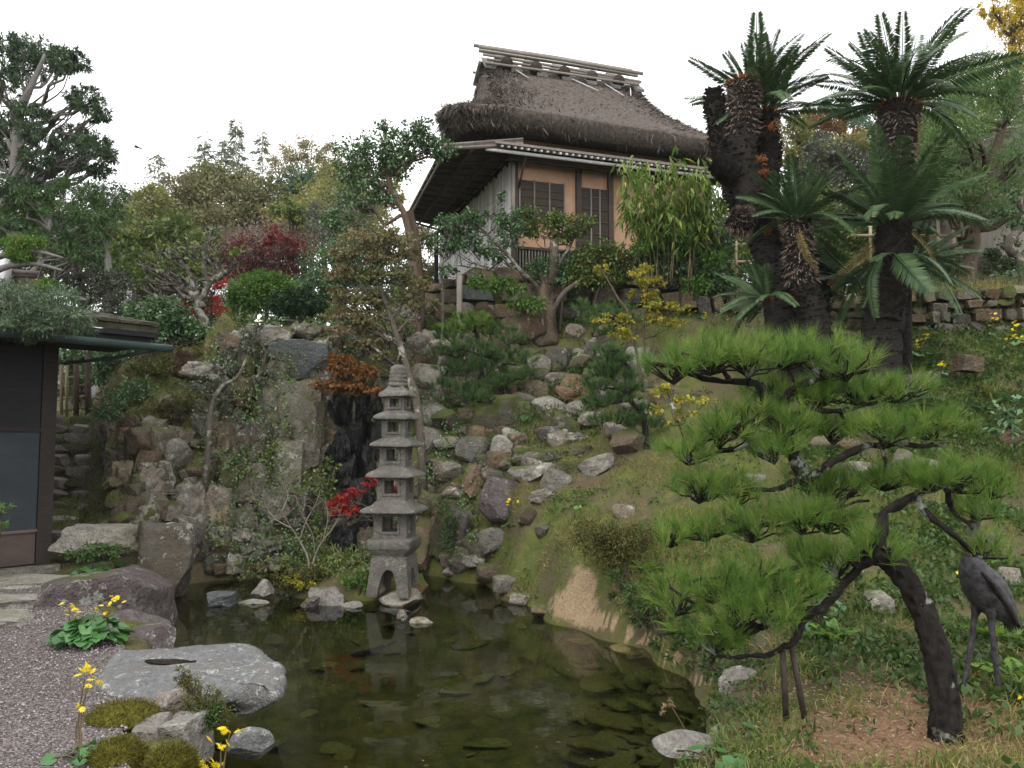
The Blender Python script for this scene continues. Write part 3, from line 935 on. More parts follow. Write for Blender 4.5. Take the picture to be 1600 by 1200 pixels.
def build_house():
    rg = np.random.default_rng(21)
    h = thing('thatched_house', 'thatched tea house with bamboo-clad side wall on the stone terrace', 'house', hp(2.3, 2.6, 5.3))
    # --- walls
    w = part('wall', hbox(MB(), .06, HW, .08, HDW, 5.45, 8.15), MS['plaster'], h, smooth=False, label='ochre plaster walls of the tea house')
    part('foundation', hbox(MB(), .02, HW + .1, .02, HD + .1, 5.0, 5.44), MR['grey'], h, smooth=False)
    # posts and beams on the front
    for s in (.03, 1.43, 2.16, 3.35, 4.55):
        z0 = 5.45
        part('post', hbox(MB(), s - .055, s + .055, -.01, .12, z0, 7.75), MW['beam'], h, smooth=False)
    part('beam', hbox(MB(), -.1, HW + .1, -.03, .10, 7.76, 7.95), MW['beam'], h, smooth=False)
    part('sill', hbox(MB(), .09, 1.37, -.02, .075, 5.83, 5.88), MW['beam'], h, smooth=False)
    # shuttered window
    win = part('window', hbox(MB(), .12, 1.10, .02, .07, 6.53, 7.26), MW['shutter'], h, smooth=False)
    for s in (.12, .44, .77, 1.10):
        part('window_bar', hbox(MB(), s - .014, s + .014, -.012, .018, 6.50, 7.28), MW['weather'], win, smooth=False)
    part('window_frame', hbox(MB(), .10, 1.40, -.008, .016, 6.47, 6.515), MW['beam'], win, smooth=False)
    for k in range(4):
        part('slat', hbox(MB(), .13, 1.09, .006, .019, 6.62 + .15 * k, 6.64 + .15 * k), MW['beam'], win, smooth=False)
    # dark door beside it
    d = part('door', hbox(MB(), 1.50, 2.10, .02, .07, 5.80, 7.24), MW['shutter'], h, smooth=False)
    for s in (1.70, 1.90):
        part('door_bar', hbox(MB(), s - .012, s + .012, -.01, .019, 5.80, 7.24), MW['weather'], d, smooth=False)
    for k in range(5):
        part('slat', hbox(MB(), 1.51, 2.09, .005, .019, 6.0 + .26 * k, 6.02 + .26 * k), MW['beam'], d, smooth=False)
    # lattice vent under the floor
    v = part('vent_opening', hbox(MB(), .10, 1.37, .03, .076, 5.46, 5.82), MS['black'], h, smooth=False)
    for k in range(19):
        s = .13 + k * .066
        part('lattice_bar', hbox(MB(), s - .013, s + .013, .0, .028, 5.45, 5.83), MW['weather'], v, smooth=False)
    # right bay: low opening
    part('low_panel', hbox(MB(), 3.45, 4.45, .03, .077, 5.5, 6.1), MW['shutter'], h, smooth=False)
    # brace pole under the eave
    part('brace', MB().tube([hp(.10, -.45, 7.62), hp(.08, -.06, 7.05)], .022, 6), MW['beam'], h)
    # --- bamboo cladding on the side wall
    clad = part('cladding_board', hbox(MB(), .0, .055, .0, HDW, 5.35, 7.78), MW['darkwood'], h, smooth=False)
    n = 118
    for k in range(n):
        t = .02 + (HDW - .04) * k / (n - 1)
        z0 = 5.28 + rg.uniform(-.03, .03)
        z1 = 7.62 + rg.uniform(-.05, .08)
        th = np.linspace(0, np.pi, 5)
        rr = .0205 + rg.uniform(-.002, .002)
        prof = lambda z: np.array([hp(-.0 - rr * math.sin(a) - .004, t + rr * math.cos(a), z) for a in th])
        rings = [prof(z0)]
        zs = np.sort(rg.uniform(z0 + .2, z1 - .2, 2))
        for zz in zs:
            rings += [prof(zz)]
        rings += [prof(z1)]
        part('bamboo_strip', MB().loft(rings, closed=False), MW['bamboo_grey'], clad)
    for k in range(26):       # short patch pieces
        t = rg.uniform(.1, HDW - .3); z = rg.uniform(6.2, 7.5)
        part('bamboo_strip', hbox(MB(), -.036, -.024, t, t + rg.uniform(.05, .12), z, z + rg.uniform(.12, .35)), MW['bamboo_grey'], clad, smooth=False)
    part('corner_post', MB().tube([hp(-.03, -.03, 5.3), hp(-.03, -.03, 7.8)], .045, 8), MW['weather'], h)
    # --- thatch: rings of rounded rectangles
    NS = 96

    def ring(s0, s1, t0, t1, z, rad, dz=0.0, tilt=0.0):
        cs, ct, a, b = (s0 + s1) / 2, (t0 + t1) / 2, (s1 - s0) / 2, (t1 - t0) / 2
        out = []
        th = np.linspace(0, 2 * np.pi, NS, endpoint=False)
        e = rad
        for q in th:
            c, s_ = math.cos(q), math.sin(q)
            u_ = abs(c) ** e * np.sign(c); v_ = abs(s_) ** e * np.sign(s_)
            k = 1 / max(abs(u_), abs(v_), 1e-6)
            # blend between superellipse and rectangle
            ss, tt = cs + a * u_, ct + b * v_
            if u_ < 0 and s0 < 0:
                ss += -u_ * .285 * max(0.0, tt + .75) * min(1.0, -s0 / 1.5)
            out.append(hp(ss, tt, z + dz * (abs(u_) * abs(v_)) + tilt * u_))
        return out
    e0 = .20
    roof_rings = [
        ring(-.9, HWR + .6, -.05, HD + .2, 8.10, e0, .02),
        ring(-1.50, HWR + 1.05, -.54, HD + .38, 8.03, e0, .0, -.02),
        ring(-1.62, HWR + 1.16, -.66, HD + .46, 8.05, e0, .0, -.02),
        ring(-1.80, HWR + 1.32, -.80, HD + .55, 8.30, e0, .02, -.03),
        ring(-1.76, HWR + 1.28, -.76, HD + .52, 8.37, e0, .02, -.03),
        ring(-1.15, HWR + .86, -.22, HD + .2, 8.66, .28, .0, -.02),
        ring(-.55, HWR + .45, .32, HD - .5, 9.03, .30, .0, .0),
        ring(-.08, HWR + .10, .86, HD - 1.35, 9.43, .26),
        ring(.04, HWR - .04, 1.38, HD - 1.65, 9.82, .22),
        ring(.10, HWR - .14, 1.90, HD - 1.95, 10.32, .20),
        ring(.16, HWR - .22, 2.26, HD - 2.15, 10.64, .22),
        ring(.25, HWR - .28, 2.46, HD - 2.32, 10.74, .3),
    ]
    RR = np.array(roof_rings)
    nz = fbm(RR.reshape(-1, 3) * 1.7, 3, 9).reshape(len(RR), NS)
    RR[2:, :, 2] += nz[2:] * .06
    RR[1:4, :, :2] += (nz[1:4] * .07)[..., None] * unit(RR[1:4, :, :2] - hp(2.1, 2.6, 0)[:2])
    roof = part('roof', MB().loft(RR, cap0=True, cap1=True), MS['thatch'], h, label='shaggy brown thatch with a hipped lower skirt')
    # straw laid over the thatch surface
    N = 40000
    ri = rg.choice(np.arange(1, len(RR) - 1), N, p=np.array([.05, .11, .13, .08, .09, .12, .12, .1, .09, .08, .03]) / 1.0 / sum([.05, .11, .13, .08, .09, .12, .12, .1, .09, .08, .03]) if len(RR) - 2 == 11 else None)
    ci = rg.random(N) * NS
    f = rg.random(N)
    c0 = ci.astype(int) % NS; c1 = (c0 + 1) % NS; cf = (ci - np.floor(ci))[:, None]
    lo = RR[ri, c0] * (1 - cf) + RR[ri, c1] * cf
    hi_ = RR[ri + 1, c0] * (1 - cf) + RR[ri + 1, c1] * cf
    Pn = lo * (1 - f[:, None]) + hi_ * f[:, None]
    down = unit(lo - hi_)
    side = unit(RR[ri, c1] - RR[ri, c0])
    nrm = unit(np.cross(side, hi_ - lo))
    keep = (Pn @ np.array([0, 1, 0])) < 19.8
    D = down + rg.normal(size=(N, 3)) * .28 + nrm * rg.uniform(.05, .4, (N, 1))
    Pn, D, nrm = Pn[keep], D[keep], nrm[keep]
    n = len(Pn)
    mb = MB().blades(Pn - nrm * .015, D, rg.uniform(.08, .26, n), rg.uniform(.009, .020, n), .15, np.clip(rg.normal(.42, .3, n), 0, 1), rg)
    nf = 9000
    ci = rg.random(nf) * NS; c0 = ci.astype(int) % NS; c1 = (c0 + 1) % NS; cf = (ci - np.floor(ci))[:, None]
    f = rg.random((nf, 1))
    e_ = (RR[2, c0] * (1 - cf) + RR[2, c1] * cf) * (1 - f) + (RR[3, c0] * (1 - cf) + RR[3, c1] * cf) * f
    ok = e_[:, 1] < 18.5
    e_ = e_[ok]
    od = unit(np.stack([e_[:, 0] - hp(2.3, 2.6, 0)[0], e_[:, 1] - hp(2.3, 2.6, 0)[1], np.zeros(len(e_))], -1))
    mb.blades(e_ - od * .03, od * .8 - UP * .75 + rg.normal(size=e_.shape) * .25, rg.uniform(.05, .16, len(e_)), .012, .1, np.clip(rg.normal(.3, .25, len(e_)), 0, 1), rg)
    part('straw', mb, ML['straw'], h, kind='stuff')
    # gable hole on the left end
    mb = MB()
    tri = [hp(.06, 1.45, 9.36), hp(.06, 2.05, 9.36), hp(.10, 1.75, 9.72)]
    tri2 = [p - HU * .10 for p in tri]
    mb.add(tri + tri2, [(0, 1, 4, 3), (1, 2, 5, 4), (2, 0, 3, 5)], [(3, 4, 5), (0, 2, 1)])
    part('smoke_vent', mb, MS['black'], h, smooth=False)
    # --- ridge: bark sheets, saddle logs, poles
    rid = part('ridge_bark', MB().loft([[hp(s, 2.6 - .42, 10.50 + .012 * math.sin(s * 9)), hp(s, 2.6 - .2, 10.80), hp(s, 2.6, 10.90), hp(s, 2.6 + .2, 10.80), hp(s, 2.6 + .42, 10.50)] for s in np.linspace(.10, HWR - .12, 24)], closed=False), MS['thatch'], h)
    for k in range(7):
        s = .16 + k * (HWR - .42) / 6
        ax = hp(s, 2.6, 10.97)
        for sgn in (-1, 1):
            part('bark_strip', MB().hexa([hp(s - .11, 2.6 + sgn * .12, 10.90), hp(s + .11, 2.6 + sgn * .12, 10.90), hp(s + .13, 2.6 + sgn * .50, 10.52), hp(s - .13, 2.6 + sgn * .50, 10.52), hp(s - .11, 2.6 + sgn * .10, 10.96), hp(s + .11, 2.6 + sgn * .10, 10.96), hp(s + .13, 2.6 + sgn * .53, 10.58), hp(s - .13, 2.6 + sgn * .53, 10.58)][::1 if sgn < 0 else 1]), MW['bark_strip'], rid, smooth=False)
    for k in range(5):
        s = .55 + k * .72
        for sgn in (-1, 1):
            part('saddle_log', MB().tube([hp(s + .10 * (k % 2), 2.6 + sgn * -.05, 11.02), hp(s + .02, 2.6 + sgn * .25, 10.86), hp(s, 2.6 + sgn * .52, 10.70)], [.10, .12, .15], 9), MW['beam'], rid)
            part('bark_strip', MB().hexa([hp(s - .12, 2.6 + sgn * .02, 11.06), hp(s + .12, 2.6 + sgn * .02, 11.06), hp(s + .12, 2.6 + sgn * .46, 10.80), hp(s - .12, 2.6 + sgn * .46, 10.80), hp(s - .12, 2.6 + sgn * .02, 11.12), hp(s + .12, 2.6 + sgn * .02, 11.12), hp(s + .12, 2.6 + sgn * .48, 10.865), hp(s - .12, 2.6 + sgn * .48, 10.865)]), MW['bark_strip'], rid, smooth=False)
    for (t, z, s0, s1, rr) in ((2.42, 11.16, -.02, 4.26, .045), (2.52, 11.24, -.12, 4.00, .042), (2.68, 11.20, .05, 4.25, .04), (2.18, 10.84, .0, 4.08, .034), (2.12, 10.74, .08, 4.00, .030), (2.06, 10.64, .02, 3.96, .030), (3.0, 10.8, 0, 4.00, .03)):
        part('ridge_pole', MB().tube([hp(s0, t, z + rg.normal() * .012), hp((s0 + s1) / 2, t, z + .02), hp(s1, t, z + rg.normal() * .012)], rr, 7), MW['weather'], rid)
    for (s, ds, dt) in ((2.15, .5, -.5), (3.05, .25, -.55), (3.75, -.25, -.5), (.75, .2, -.42)):
        part('loose_stick', MB().tube([hp(s, 2.12, 10.60), hp(s + ds, 2.12 + dt, 10.60 + dt * 1.02 + .06)], .014, 5), MW['bamboo_grey'], rid)
    # --- lower board roof: front
    hf = part('eave_roof', MB().hexa([hp(-.55, -.55, 7.690), hp(HW + .8, -.55, 7.690), hp(HW + .8, .1, 7.990), hp(-.55, .1, 7.990), hp(-.55, -.58, 7.750), hp(HW + .8, -.58, 7.750), hp(HW + .8, .1, 8.050), hp(-.55, .1, 8.050)]), MW['bark_strip'], h, smooth=False)
    part('fascia', hbox(MB(), -.60, HW + .85, -.64, -.59, 7.690, 7.740), MW['weather'], hf, smooth=False)
    part('eave_pole', MB().tube([hp(-.75, -.50, 7.600), hp(HW + .8, -.50, 7.600)], .035, 8), MW['bamboo_grey'], hf)
    for k in range(42):
        s = -.45 + k * .135
        part('rafter_end', MB().tube([hp(s, -.63, 7.645), hp(s, .05, 7.930)], .026, 6), MW['bamboo_grey'], hf)
    part('eave_beam', hbox(MB(), -.2, HW + .6, -.30, -.20, 7.530, 7.650), MW['beam'], h, smooth=False)
    # side lean-to roof
    A, B = Pt(692, 231, 14.75), Pt(633, 342, 20.0)
    I0, I1 = hp(.02, -.50, 7.84), hp(.02, HDW + .1, 7.88)
    dn = np.array([0, 0, .06])
    sr = part('side_roof', MB().hexa([A, I0, I1, B, A + dn, I0 + dn, I1 + dn, B + dn]), MS['thatch'], h, smooth=False)
    for k in range(15):
        f = k / 14
        part('rafter', MB().tube([(A * (1 - f) + B * f) - dn * .4, (I0 * (1 - f) + I1 * f) - dn * .6 - UP * .06], .028, 6), MW['beam'], sr)
    for f in (.03, .35, .68):
        a, b = A * (1 - f) + I0 * f, B * (1 - f) + I1 * f
        part('batten', MB().tube([a - dn * 1.1 - UP * .02, b - dn * 1.1 - UP * .02], .03, 6), MW['weather'] if f < .1 else MW['beam'], sr)
    part('verge_board', MB().hexa([A - UP * .05, I0 - UP * .05, I0 - UP * .05 + HV * .05, A - UP * .05 + HV * .05, A + dn * 1.4, I0 + dn * 1.4, I0 + dn * 1.4 + HV * .05, A + dn * 1.4 + HV * .05]), MW['weather'], sr, smooth=False)
    part('side_post', MB().tube([hp(-1.05, 5.0, 5.4), hp(-1.05, 5.0, 7.6)], .07, 8), MW['weather'], h)
    part('side_post', hbox(MB(), -.16, -.06, HDW - .1, HDW + .02, 5.2, 7.7), MW['darkwood'], h, smooth=False)


build_house()


# ------------------------------------------------------------------ dry stone walls
def masonry(root, pts, z0, z1, rows, wmin, wmax, mats, seed, depth=.22, back=True, jit=.12):
    """stones laid in rough courses along a path of plan points, each its own object"""
    rg = np.random.default_rng(seed)
    P = np.array([[p[0], p[1]] for p in pts], float)
    L = np.concatenate([[0], np.cumsum(np.linalg.norm(np.diff(P, axis=0), axis=1))])
    ev = lambda s: np.array([np.interp(s, L, P[:, 0]), np.interp(s, L, P[:, 1])])
    zb = lambda s: np.interp(s / L[-1], np.linspace(0, 1, len(z0)), z0)
    zt = lambda s: np.interp(s / L[-1], np.linspace(0, 1, len(z1)), z1)
    if back:
        mb = MB()
        ss = np.linspace(0, L[-1], 20)
        rings = []
        for s in ss:
            c = ev(s); d = ev(min(s + .05, L[-1])) - ev(max(s - .05, 0)); d = d / np.linalg.norm(d); n = np.array([-d[1], d[0]])
            q = [c + n * .06, c + n * .5]
            rings.append([(*q[0], zb(s) - .3), (*q[1], zb(s) - .3), (*q[1], zt(s) - .03), (*q[0], zt(s) - .03)])
        part('fill', mb.loft(rings, cap0=True, cap1=True), MS['black'] if False else bpy.data.materials['ground_mossy_soil'], root, smooth=False)
    meshes = {}
    for k in range(10):
        for mn in mats:
            V, T = rock_geo(500 + seed * 20 + k, 2, 5, .72, .95, .03, 2.0, 1.0)
            meshes[(k, mn)] = make_mesh('stone', MB().add(V, None, T), MR[mn], sharp=34)
    cuts = np.sort(np.concatenate([[0, 1], (np.arange(1, rows) + rg.uniform(-.15, .15, rows - 1)) / rows]))
    cnt = 0
    for r in range(rows):
        s = rg.uniform(-.2, 0)
        while s < L[-1]:
            w = rg.uniform(wmin, wmax)
            c = s + w / 2
            if 0 < c < L[-1]:
                f0, f1 = cuts[r], cuts[r + 1]
                zz0 = zb(c) + (zt(c) - zb(c)) * f0; zz1 = zb(c) + (zt(c) - zb(c)) * f1
                hgt = (zz1 - zz0)
                xy = ev(c); d = ev(min(c + .05, L[-1])) - ev(max(c - .05, 0))
                ang = math.atan2(d[1], d[0])
                tall = hgt * rg.uniform(.42, .52)
                place('stone', meshes[(rg.integers(10), mats[rg.integers(len(mats))])], root,
                      (xy[0] + rg.normal() * .02, xy[1] + rg.normal() * .035, (zz0 + zz1) / 2 + rg.normal() * .015),
                      (rg.normal() * .08, rg.normal() * jit * .7, ang + rg.normal() * .08), (w * .49, depth, tall))
                cnt += 1
            s += w
    return cnt


w = thing('stone_wall', 'retaining wall of rough tan and grey stones below the tea house', 'wall', (1.5, 15.4, 4.2))
masonry(w, [hp(-1.6, .9, 0), hp(-.9, -.1, 0), hp(-.2, -.42, 0), hp(1.2, -.55, 0), hp(2.6, -.8, 0), hp(3.6, -1.15, 0), hp(5.0, -1.6, 0)], [4.45, 4.3, 4.3, 4.2, 4.15, 4.15], [5.15, 5.28, 5.40, 5.42, 5.38, 5.2, 5.1], 3, .25, .75, ['tan', 'grey', 'blue', 'brown', 'tan', 'pale'], 1)
w = thing('terrace_wall', 'mossy dry stone wall holding the grassy terrace behind the palms', 'wall', (7, 13, 4))
masonry(w, [(4.9, 13.6), (5.6, 13.1), (6.6, 12.9), (7.6, 12.9), (9.2, 12.9)], [3.5, 3.45, 3.5, 3.6], [4.3, 4.28, 4.42, 4.5, 4.55], 5, .16, .4, ['grey', 'mossy', 'brown'], 2)


# ------------------------------------------------------------------ dark storehouse at the side of the gravel
def build_store():
    h = thing('storehouse', 'dark wooden storehouse with mossy shingle roof beside the gravel', 'building', (-7.5, 11, .35))
    c0 = np.array([-5.80, 10.15, 0.0])          # visible corner
    du = unit(np.array([-.66, -.75, 0]))         # front wall runs toward the viewer
    dv = unit(np.array([-.75, .66, 0]))
    ax = np.stack([du, dv, UP])
    q = lambda u, v, z: c0 + du * u + dv * v + UP * z
    bx = lambda u0, u1, v0, v1, z0, z1: MB().box(q((u0 + u1) / 2, (v0 + v1) / 2, (z0 + z1) / 2), ((u1 - u0) / 2, (v1 - v0) / 2, (z1 - z0) / 2), ax)
    part('wall', bx(.03, 5.5, .06, 4.0, .45, 3.3), MW['darkwood'], h, smooth=False)
    part('corner_post', bx(-.02, .15, .0, .16, .45, 3.25), MW['post'], h, smooth=False)
    part('base_stone', bx(-.10, 5.5, -.10, 4.1, .30, .45), MR['grey'], h, smooth=False)
    # panels
    for k in range(4):
        u0 = .16 + k * 1.15
        part('upper_panel', bx(u0, u0 + 1.09, .02, .058, 2.16, 3.16), MW['darkwood'], h, smooth=False)
        part('slate_panel', bx(u0, u0 + 1.09, .015, .058, .90, 2.10), MW['blue'], h, smooth=False)
        part('lower_panel', bx(u0, u0 + 1.09, .02, .058, .47, .86), MW['brownpanel'], h, smooth=False)
        part('stile', bx(u0 + 1.092, u0 + 1.148, .0, .056, .46, 3.2), MW['post'], h, smooth=False)
    part('rail', bx(.152, 5.4, -.012, .05, 2.102, 2.158), MW['post'], h, smooth=False)
    part('rail', bx(.152, 5.4, -.008, .05, .862, .898), MW['brownpanel'], h, smooth=False)
    # roof: two mossy slopes, ridge along the front wall
    oh = .95
    e0, e1 = -.85, 6.0
    zr, ze = 3.92, 3.36
    rp = part('roof', MB().hexa([q(e0, -oh, ze), q(e1, -oh, ze), q(e1, 2.0, zr), q(e0, 2.0, zr), q(e0, -oh, ze + .08), q(e1, -oh, ze + .08), q(e1, 2.0, zr + .08), q(e0, 2.0, zr + .08)])
              .hexa([q(e0, 2.0, zr), q(e1, 2.0, zr), q(e1, 5.0, ze), q(e0, 5.0, ze), q(e0, 2.0, zr + .08), q(e1, 2.0, zr + .08), q(e1, 5.0, ze + .08), q(e0, 5.0, ze + .08)]), MS['mossroof'], h, smooth=False)
    rg = np.random.default_rng(4)
    shm = [make_mesh('shingle', MB().hexa([(-.5, -.5, 0), (.5, -.5, 0), (.5, .5, 0), (-.5, .5, 0), (-.5, -.5, 1), (.5, -.5, 1), (.5, .5, 1), (-.5, .5, 1)]), MS['mossroof'], smooth=False)]
    sl = math.atan2(zr - ze, 2.0 + oh)
    yaw = math.atan2(-du[1], -du[0])
    for i in range(9):
        for j in range(14):
            u = e0 + .12 + j * .25 + (i % 2) * .12; v = -oh + .14 + i * .32
            z = ze + .08 + (v + oh) * math.tan(sl)
            place('shingle', shm[0], rp, q(u, v, z + .012), (sl, 0, yaw), (.235, .36, .022 + rg.random() * .02))
    part('fascia', bx(e0 + .02, e1, -oh + .0, -oh + .05, ze - .06, ze - .004), MW['darkwood'], h, smooth=False)
    part('verge_board', MB().hexa([q(e0, -oh, ze - .09), q(e0 + .04, -oh, ze - .09), q(e0 + .04, 2.0, zr - .09), q(e0, 2.0, zr - .09), q(e0, -oh, ze - .005), q(e0 + .04, -oh, ze - .005), q(e0 + .04, 2.0, zr - .005), q(e0, 2.0, zr - .005)]), MW['darkwood'], h, smooth=False)
    for k in range(8):
        u = e0 + .25 + k * .55
        part('rafter', MB().hexa([q(u, -oh + .06, ze - .085), q(u + .06, -oh + .06, ze - .085), q(u + .06, .3, ze + .30), q(u, .3, ze + .30), q(u, -oh + .06, ze - .005), q(u + .06, -oh + .06, ze - .005), q(u + .06, .3, ze + .38), q(u, .3, ze + .38)]), MW['darkwood'], h, smooth=False)
    part('soffit', MB().hexa([q(e0 + .05, -oh + .12, 3.15), q(3, -oh + .12, 3.15), q(3, .1, 3.25), q(e0 + .05, .1, 3.25), q(e0 + .05, -oh + .12, 3.2), q(3, -oh + .12, 3.2), q(3, .1, 3.3), q(e0 + .05, .1, 3.3)]), MW['darkwood'], h, smooth=False)
    part('eave_box', bx(e0 + .06, e1, -oh + .06, .3, 3.20, 3.352), MW['darkwood'], h, smooth=False)
    g = part('gutter', MB().tube([q(e0 - .15, -oh - .06, 3.17), q(e1, -oh - .06, 3.22)], .05, 10), MW['copper'], h, label='green patinated gutter under the eave')
    part('gutter_bracket', MB().tube([q(-.1, .02, 2.98), q(-.5, -.5, 3.05), q(e0 + .05, -oh, 3.14)], .025, 6), MW['copper'], g)
    # second roof ridge with a white end tile
    r2 = thing('ridge_roof', 'small plank roof with a white plastered ridge end above the storehouse', 'roof', Pt(20, 430, 14))
    a, b = Pt(-90, 425, 13.4), Pt(68, 434, 13.9)
    part('ridge_board', MB().tube([a, b], .05, 6), MW['beam'], r2)
    part('ridge_board', MB().tube([a + UP * .09, b + UP * .08], .04, 6), MW['weather'], r2)
    p = Pt(-2, 424, 13.5)
    part('ridge_end', MB().loft([[p + np.array([x * .16 * k, -.1 + .05 * j, z * .3 * k + .05]) for x, z in ((-1, -1), (1, -1), (1, .2), (.6, .8), (0, 1), (-.6, .8), (-1, .2))] for j, k in ((0, .8), (1, 1), (4, 1), (5, .8))], cap0=True, cap1=True), MS['white'], r2)
    part('roof_slope', MB().hexa([Pt(-120, 520, 12.6), Pt(110, 520, 12.6), b - UP * .05, a - UP * .05, Pt(-120, 520, 12.6) + UP * .06, Pt(110, 520, 12.6) + UP * .06, b + UP * .01, a + UP * .01]), MS['mossroof'], r2, smooth=False)


build_store()


# ------------------------------------------------------------------ tiled house beyond the garden
def build_tiled():
    o = thing('tiled_house', 'white house with pale grey tiled roof glimpsed behind the trees', 'house', (-10.5, 27, 3))
    def roofp(pa, pb, Y, zt, zb, nt, depth):
        A, B = Pt(pa, 0, Y)[0], Pt(pb, 0, Y)[0]
        rf = part('roof', MB().hexa([(A, Y, zb), (B, Y, zb), (B, Y + depth, zt), (A, Y + depth, zt), (A, Y, zb + .1), (B, Y, zb + .1), (B, Y + depth, zt + .1), (A, Y + depth, zt + .1)]), MS['tile'], o, smooth=False)
        for k in range(nt):
            x = A + (B - A) * (k + .5) / nt
            part('tile_row', MB().tube([(x, Y - .05, zb + .12), (x, Y + depth, zt + .12)], (B - A) / nt * .28, 6), MS['tile'], rf)
        part('ridge', MB().tube([(A - .2, Y + depth, zt + .2), (B + .2, Y + depth, zt + .2)], .2, 8), MS['white'], rf)
        part('wall', MB().box(((A + B) / 2, Y + depth + .8, (zb + 2.2) / 2 + .2), ((B - A) / 2 - .4, 1.0, (zb - 2.2) / 2 + .2)), MS['white'], o, smooth=False)
    roofp(190, 330, 26, Pt(0, 455, 27)[2], Pt(0, 505, 26)[2], 15, 1.6)
    roofp(300, 400, 24, Pt(0, 470, 25)[2], Pt(0, 520, 24)[2], 11, 1.4)
    roofp(95, 150, 26, Pt(0, 560, 27)[2], Pt(0, 600, 26)[2], 8, 1.4)


build_tiled()

# thatched roof with poles at the upper terrace
o = thing('thatched_shed', 'low thatched roof edge with pale bamboo poles behind the pine', 'shed', Pt(1640, 300, 18))
a, b = Pt(1475, 246, 17.0), Pt(1720, 150, 18.5)
dd = np.array([0, 2.2, .3])
part('roof', MB().hexa([Pt(1470, 290, 16.4), Pt(1740, 250, 17.6), b, a, Pt(1470, 290, 16.4) + UP * .25, Pt(1740, 250, 17.6) + UP * .25, b + UP * .02, a + UP * .02]), MS['thatch'], o, smooth=False)
for k in range(5):
    part('pole', MB().tube([a + UP * (.06 * k) + np.array([-.6 + .5 * (k % 2), -.05 * k, -.12]), b + UP * (.07 * k + .02)], .03, 6), MW['weather'], o)
part('wall', MB().hexa([Pt(1490, 440, 17.3), Pt(1760, 440, 18.3), Pt(1760, 440, 18.3) + dd, Pt(1490, 440, 17.3) + dd, Pt(1490, 285, 17.3), Pt(1760, 255, 18.3), Pt(1760, 255, 18.3) + dd, Pt(1490, 285, 17.3) + dd]), MW['weather'], o, smooth=False)
# ------------------------------------------------------------------ stones
def onz(px, py, z):
    """point of a photograph pixel on the level plane z"""
    cy = (600.0 - py) / FPX
    s = (z - CAMZ) / (ST + cy * CT)
    return np.array([(px - 800.0) / FPX * s, (CT - cy * ST) * s, z])


STONES = {}


def stone_mesh(k, mn, level=2, blocky=0.6, crag=False):
    key = (k, mn, level, crag)
    if key not in STONES:
        V, T = rock_geo(900 + k, level, 9, .45, .8, .05, 2.2, blocky if k % 4 else 0)
        if crag:
            V, T = rock_geo(1900 + k, max(level, 3), 12, .42, .78, .04, 2.2, .9)
            q = V * np.array([2.2, 2.2, 1.1]) + k * 7.7
            V = V + unit(V) * ((np.abs(fbm(q, 3, k)) - .25) * .30)[:, None]
            V /= np.abs(V).max(0)
        STONES[key] = make_mesh('stone', MB().add(V, None, T), MR[mn], sharp=40)
    return STONES[key]


def lay(root, px, py, hw, hh, mn, k, rz=None, tilt=0.0, depth=None, rg=None, sink=.2, Y=None, name='stone', level=2, crag=False):
    p = hit(px, py) if Y is None else Pt(px, py, Y)
    m = mpp(p[1])
    w, h_ = hw * m, hh * m
    d = (w + h_) * .5 if depth is None else depth
    n = normal_at(p[0], p[1])[0]
    c = p + np.array([0, d * (sink - .15), 0])
    return place(name, stone_mesh(k % 14, mn, level, .6, crag), root, c, (rg.normal() * .1, tilt, rg.normal() * .25 if rz is None else rz), (w, d, h_))


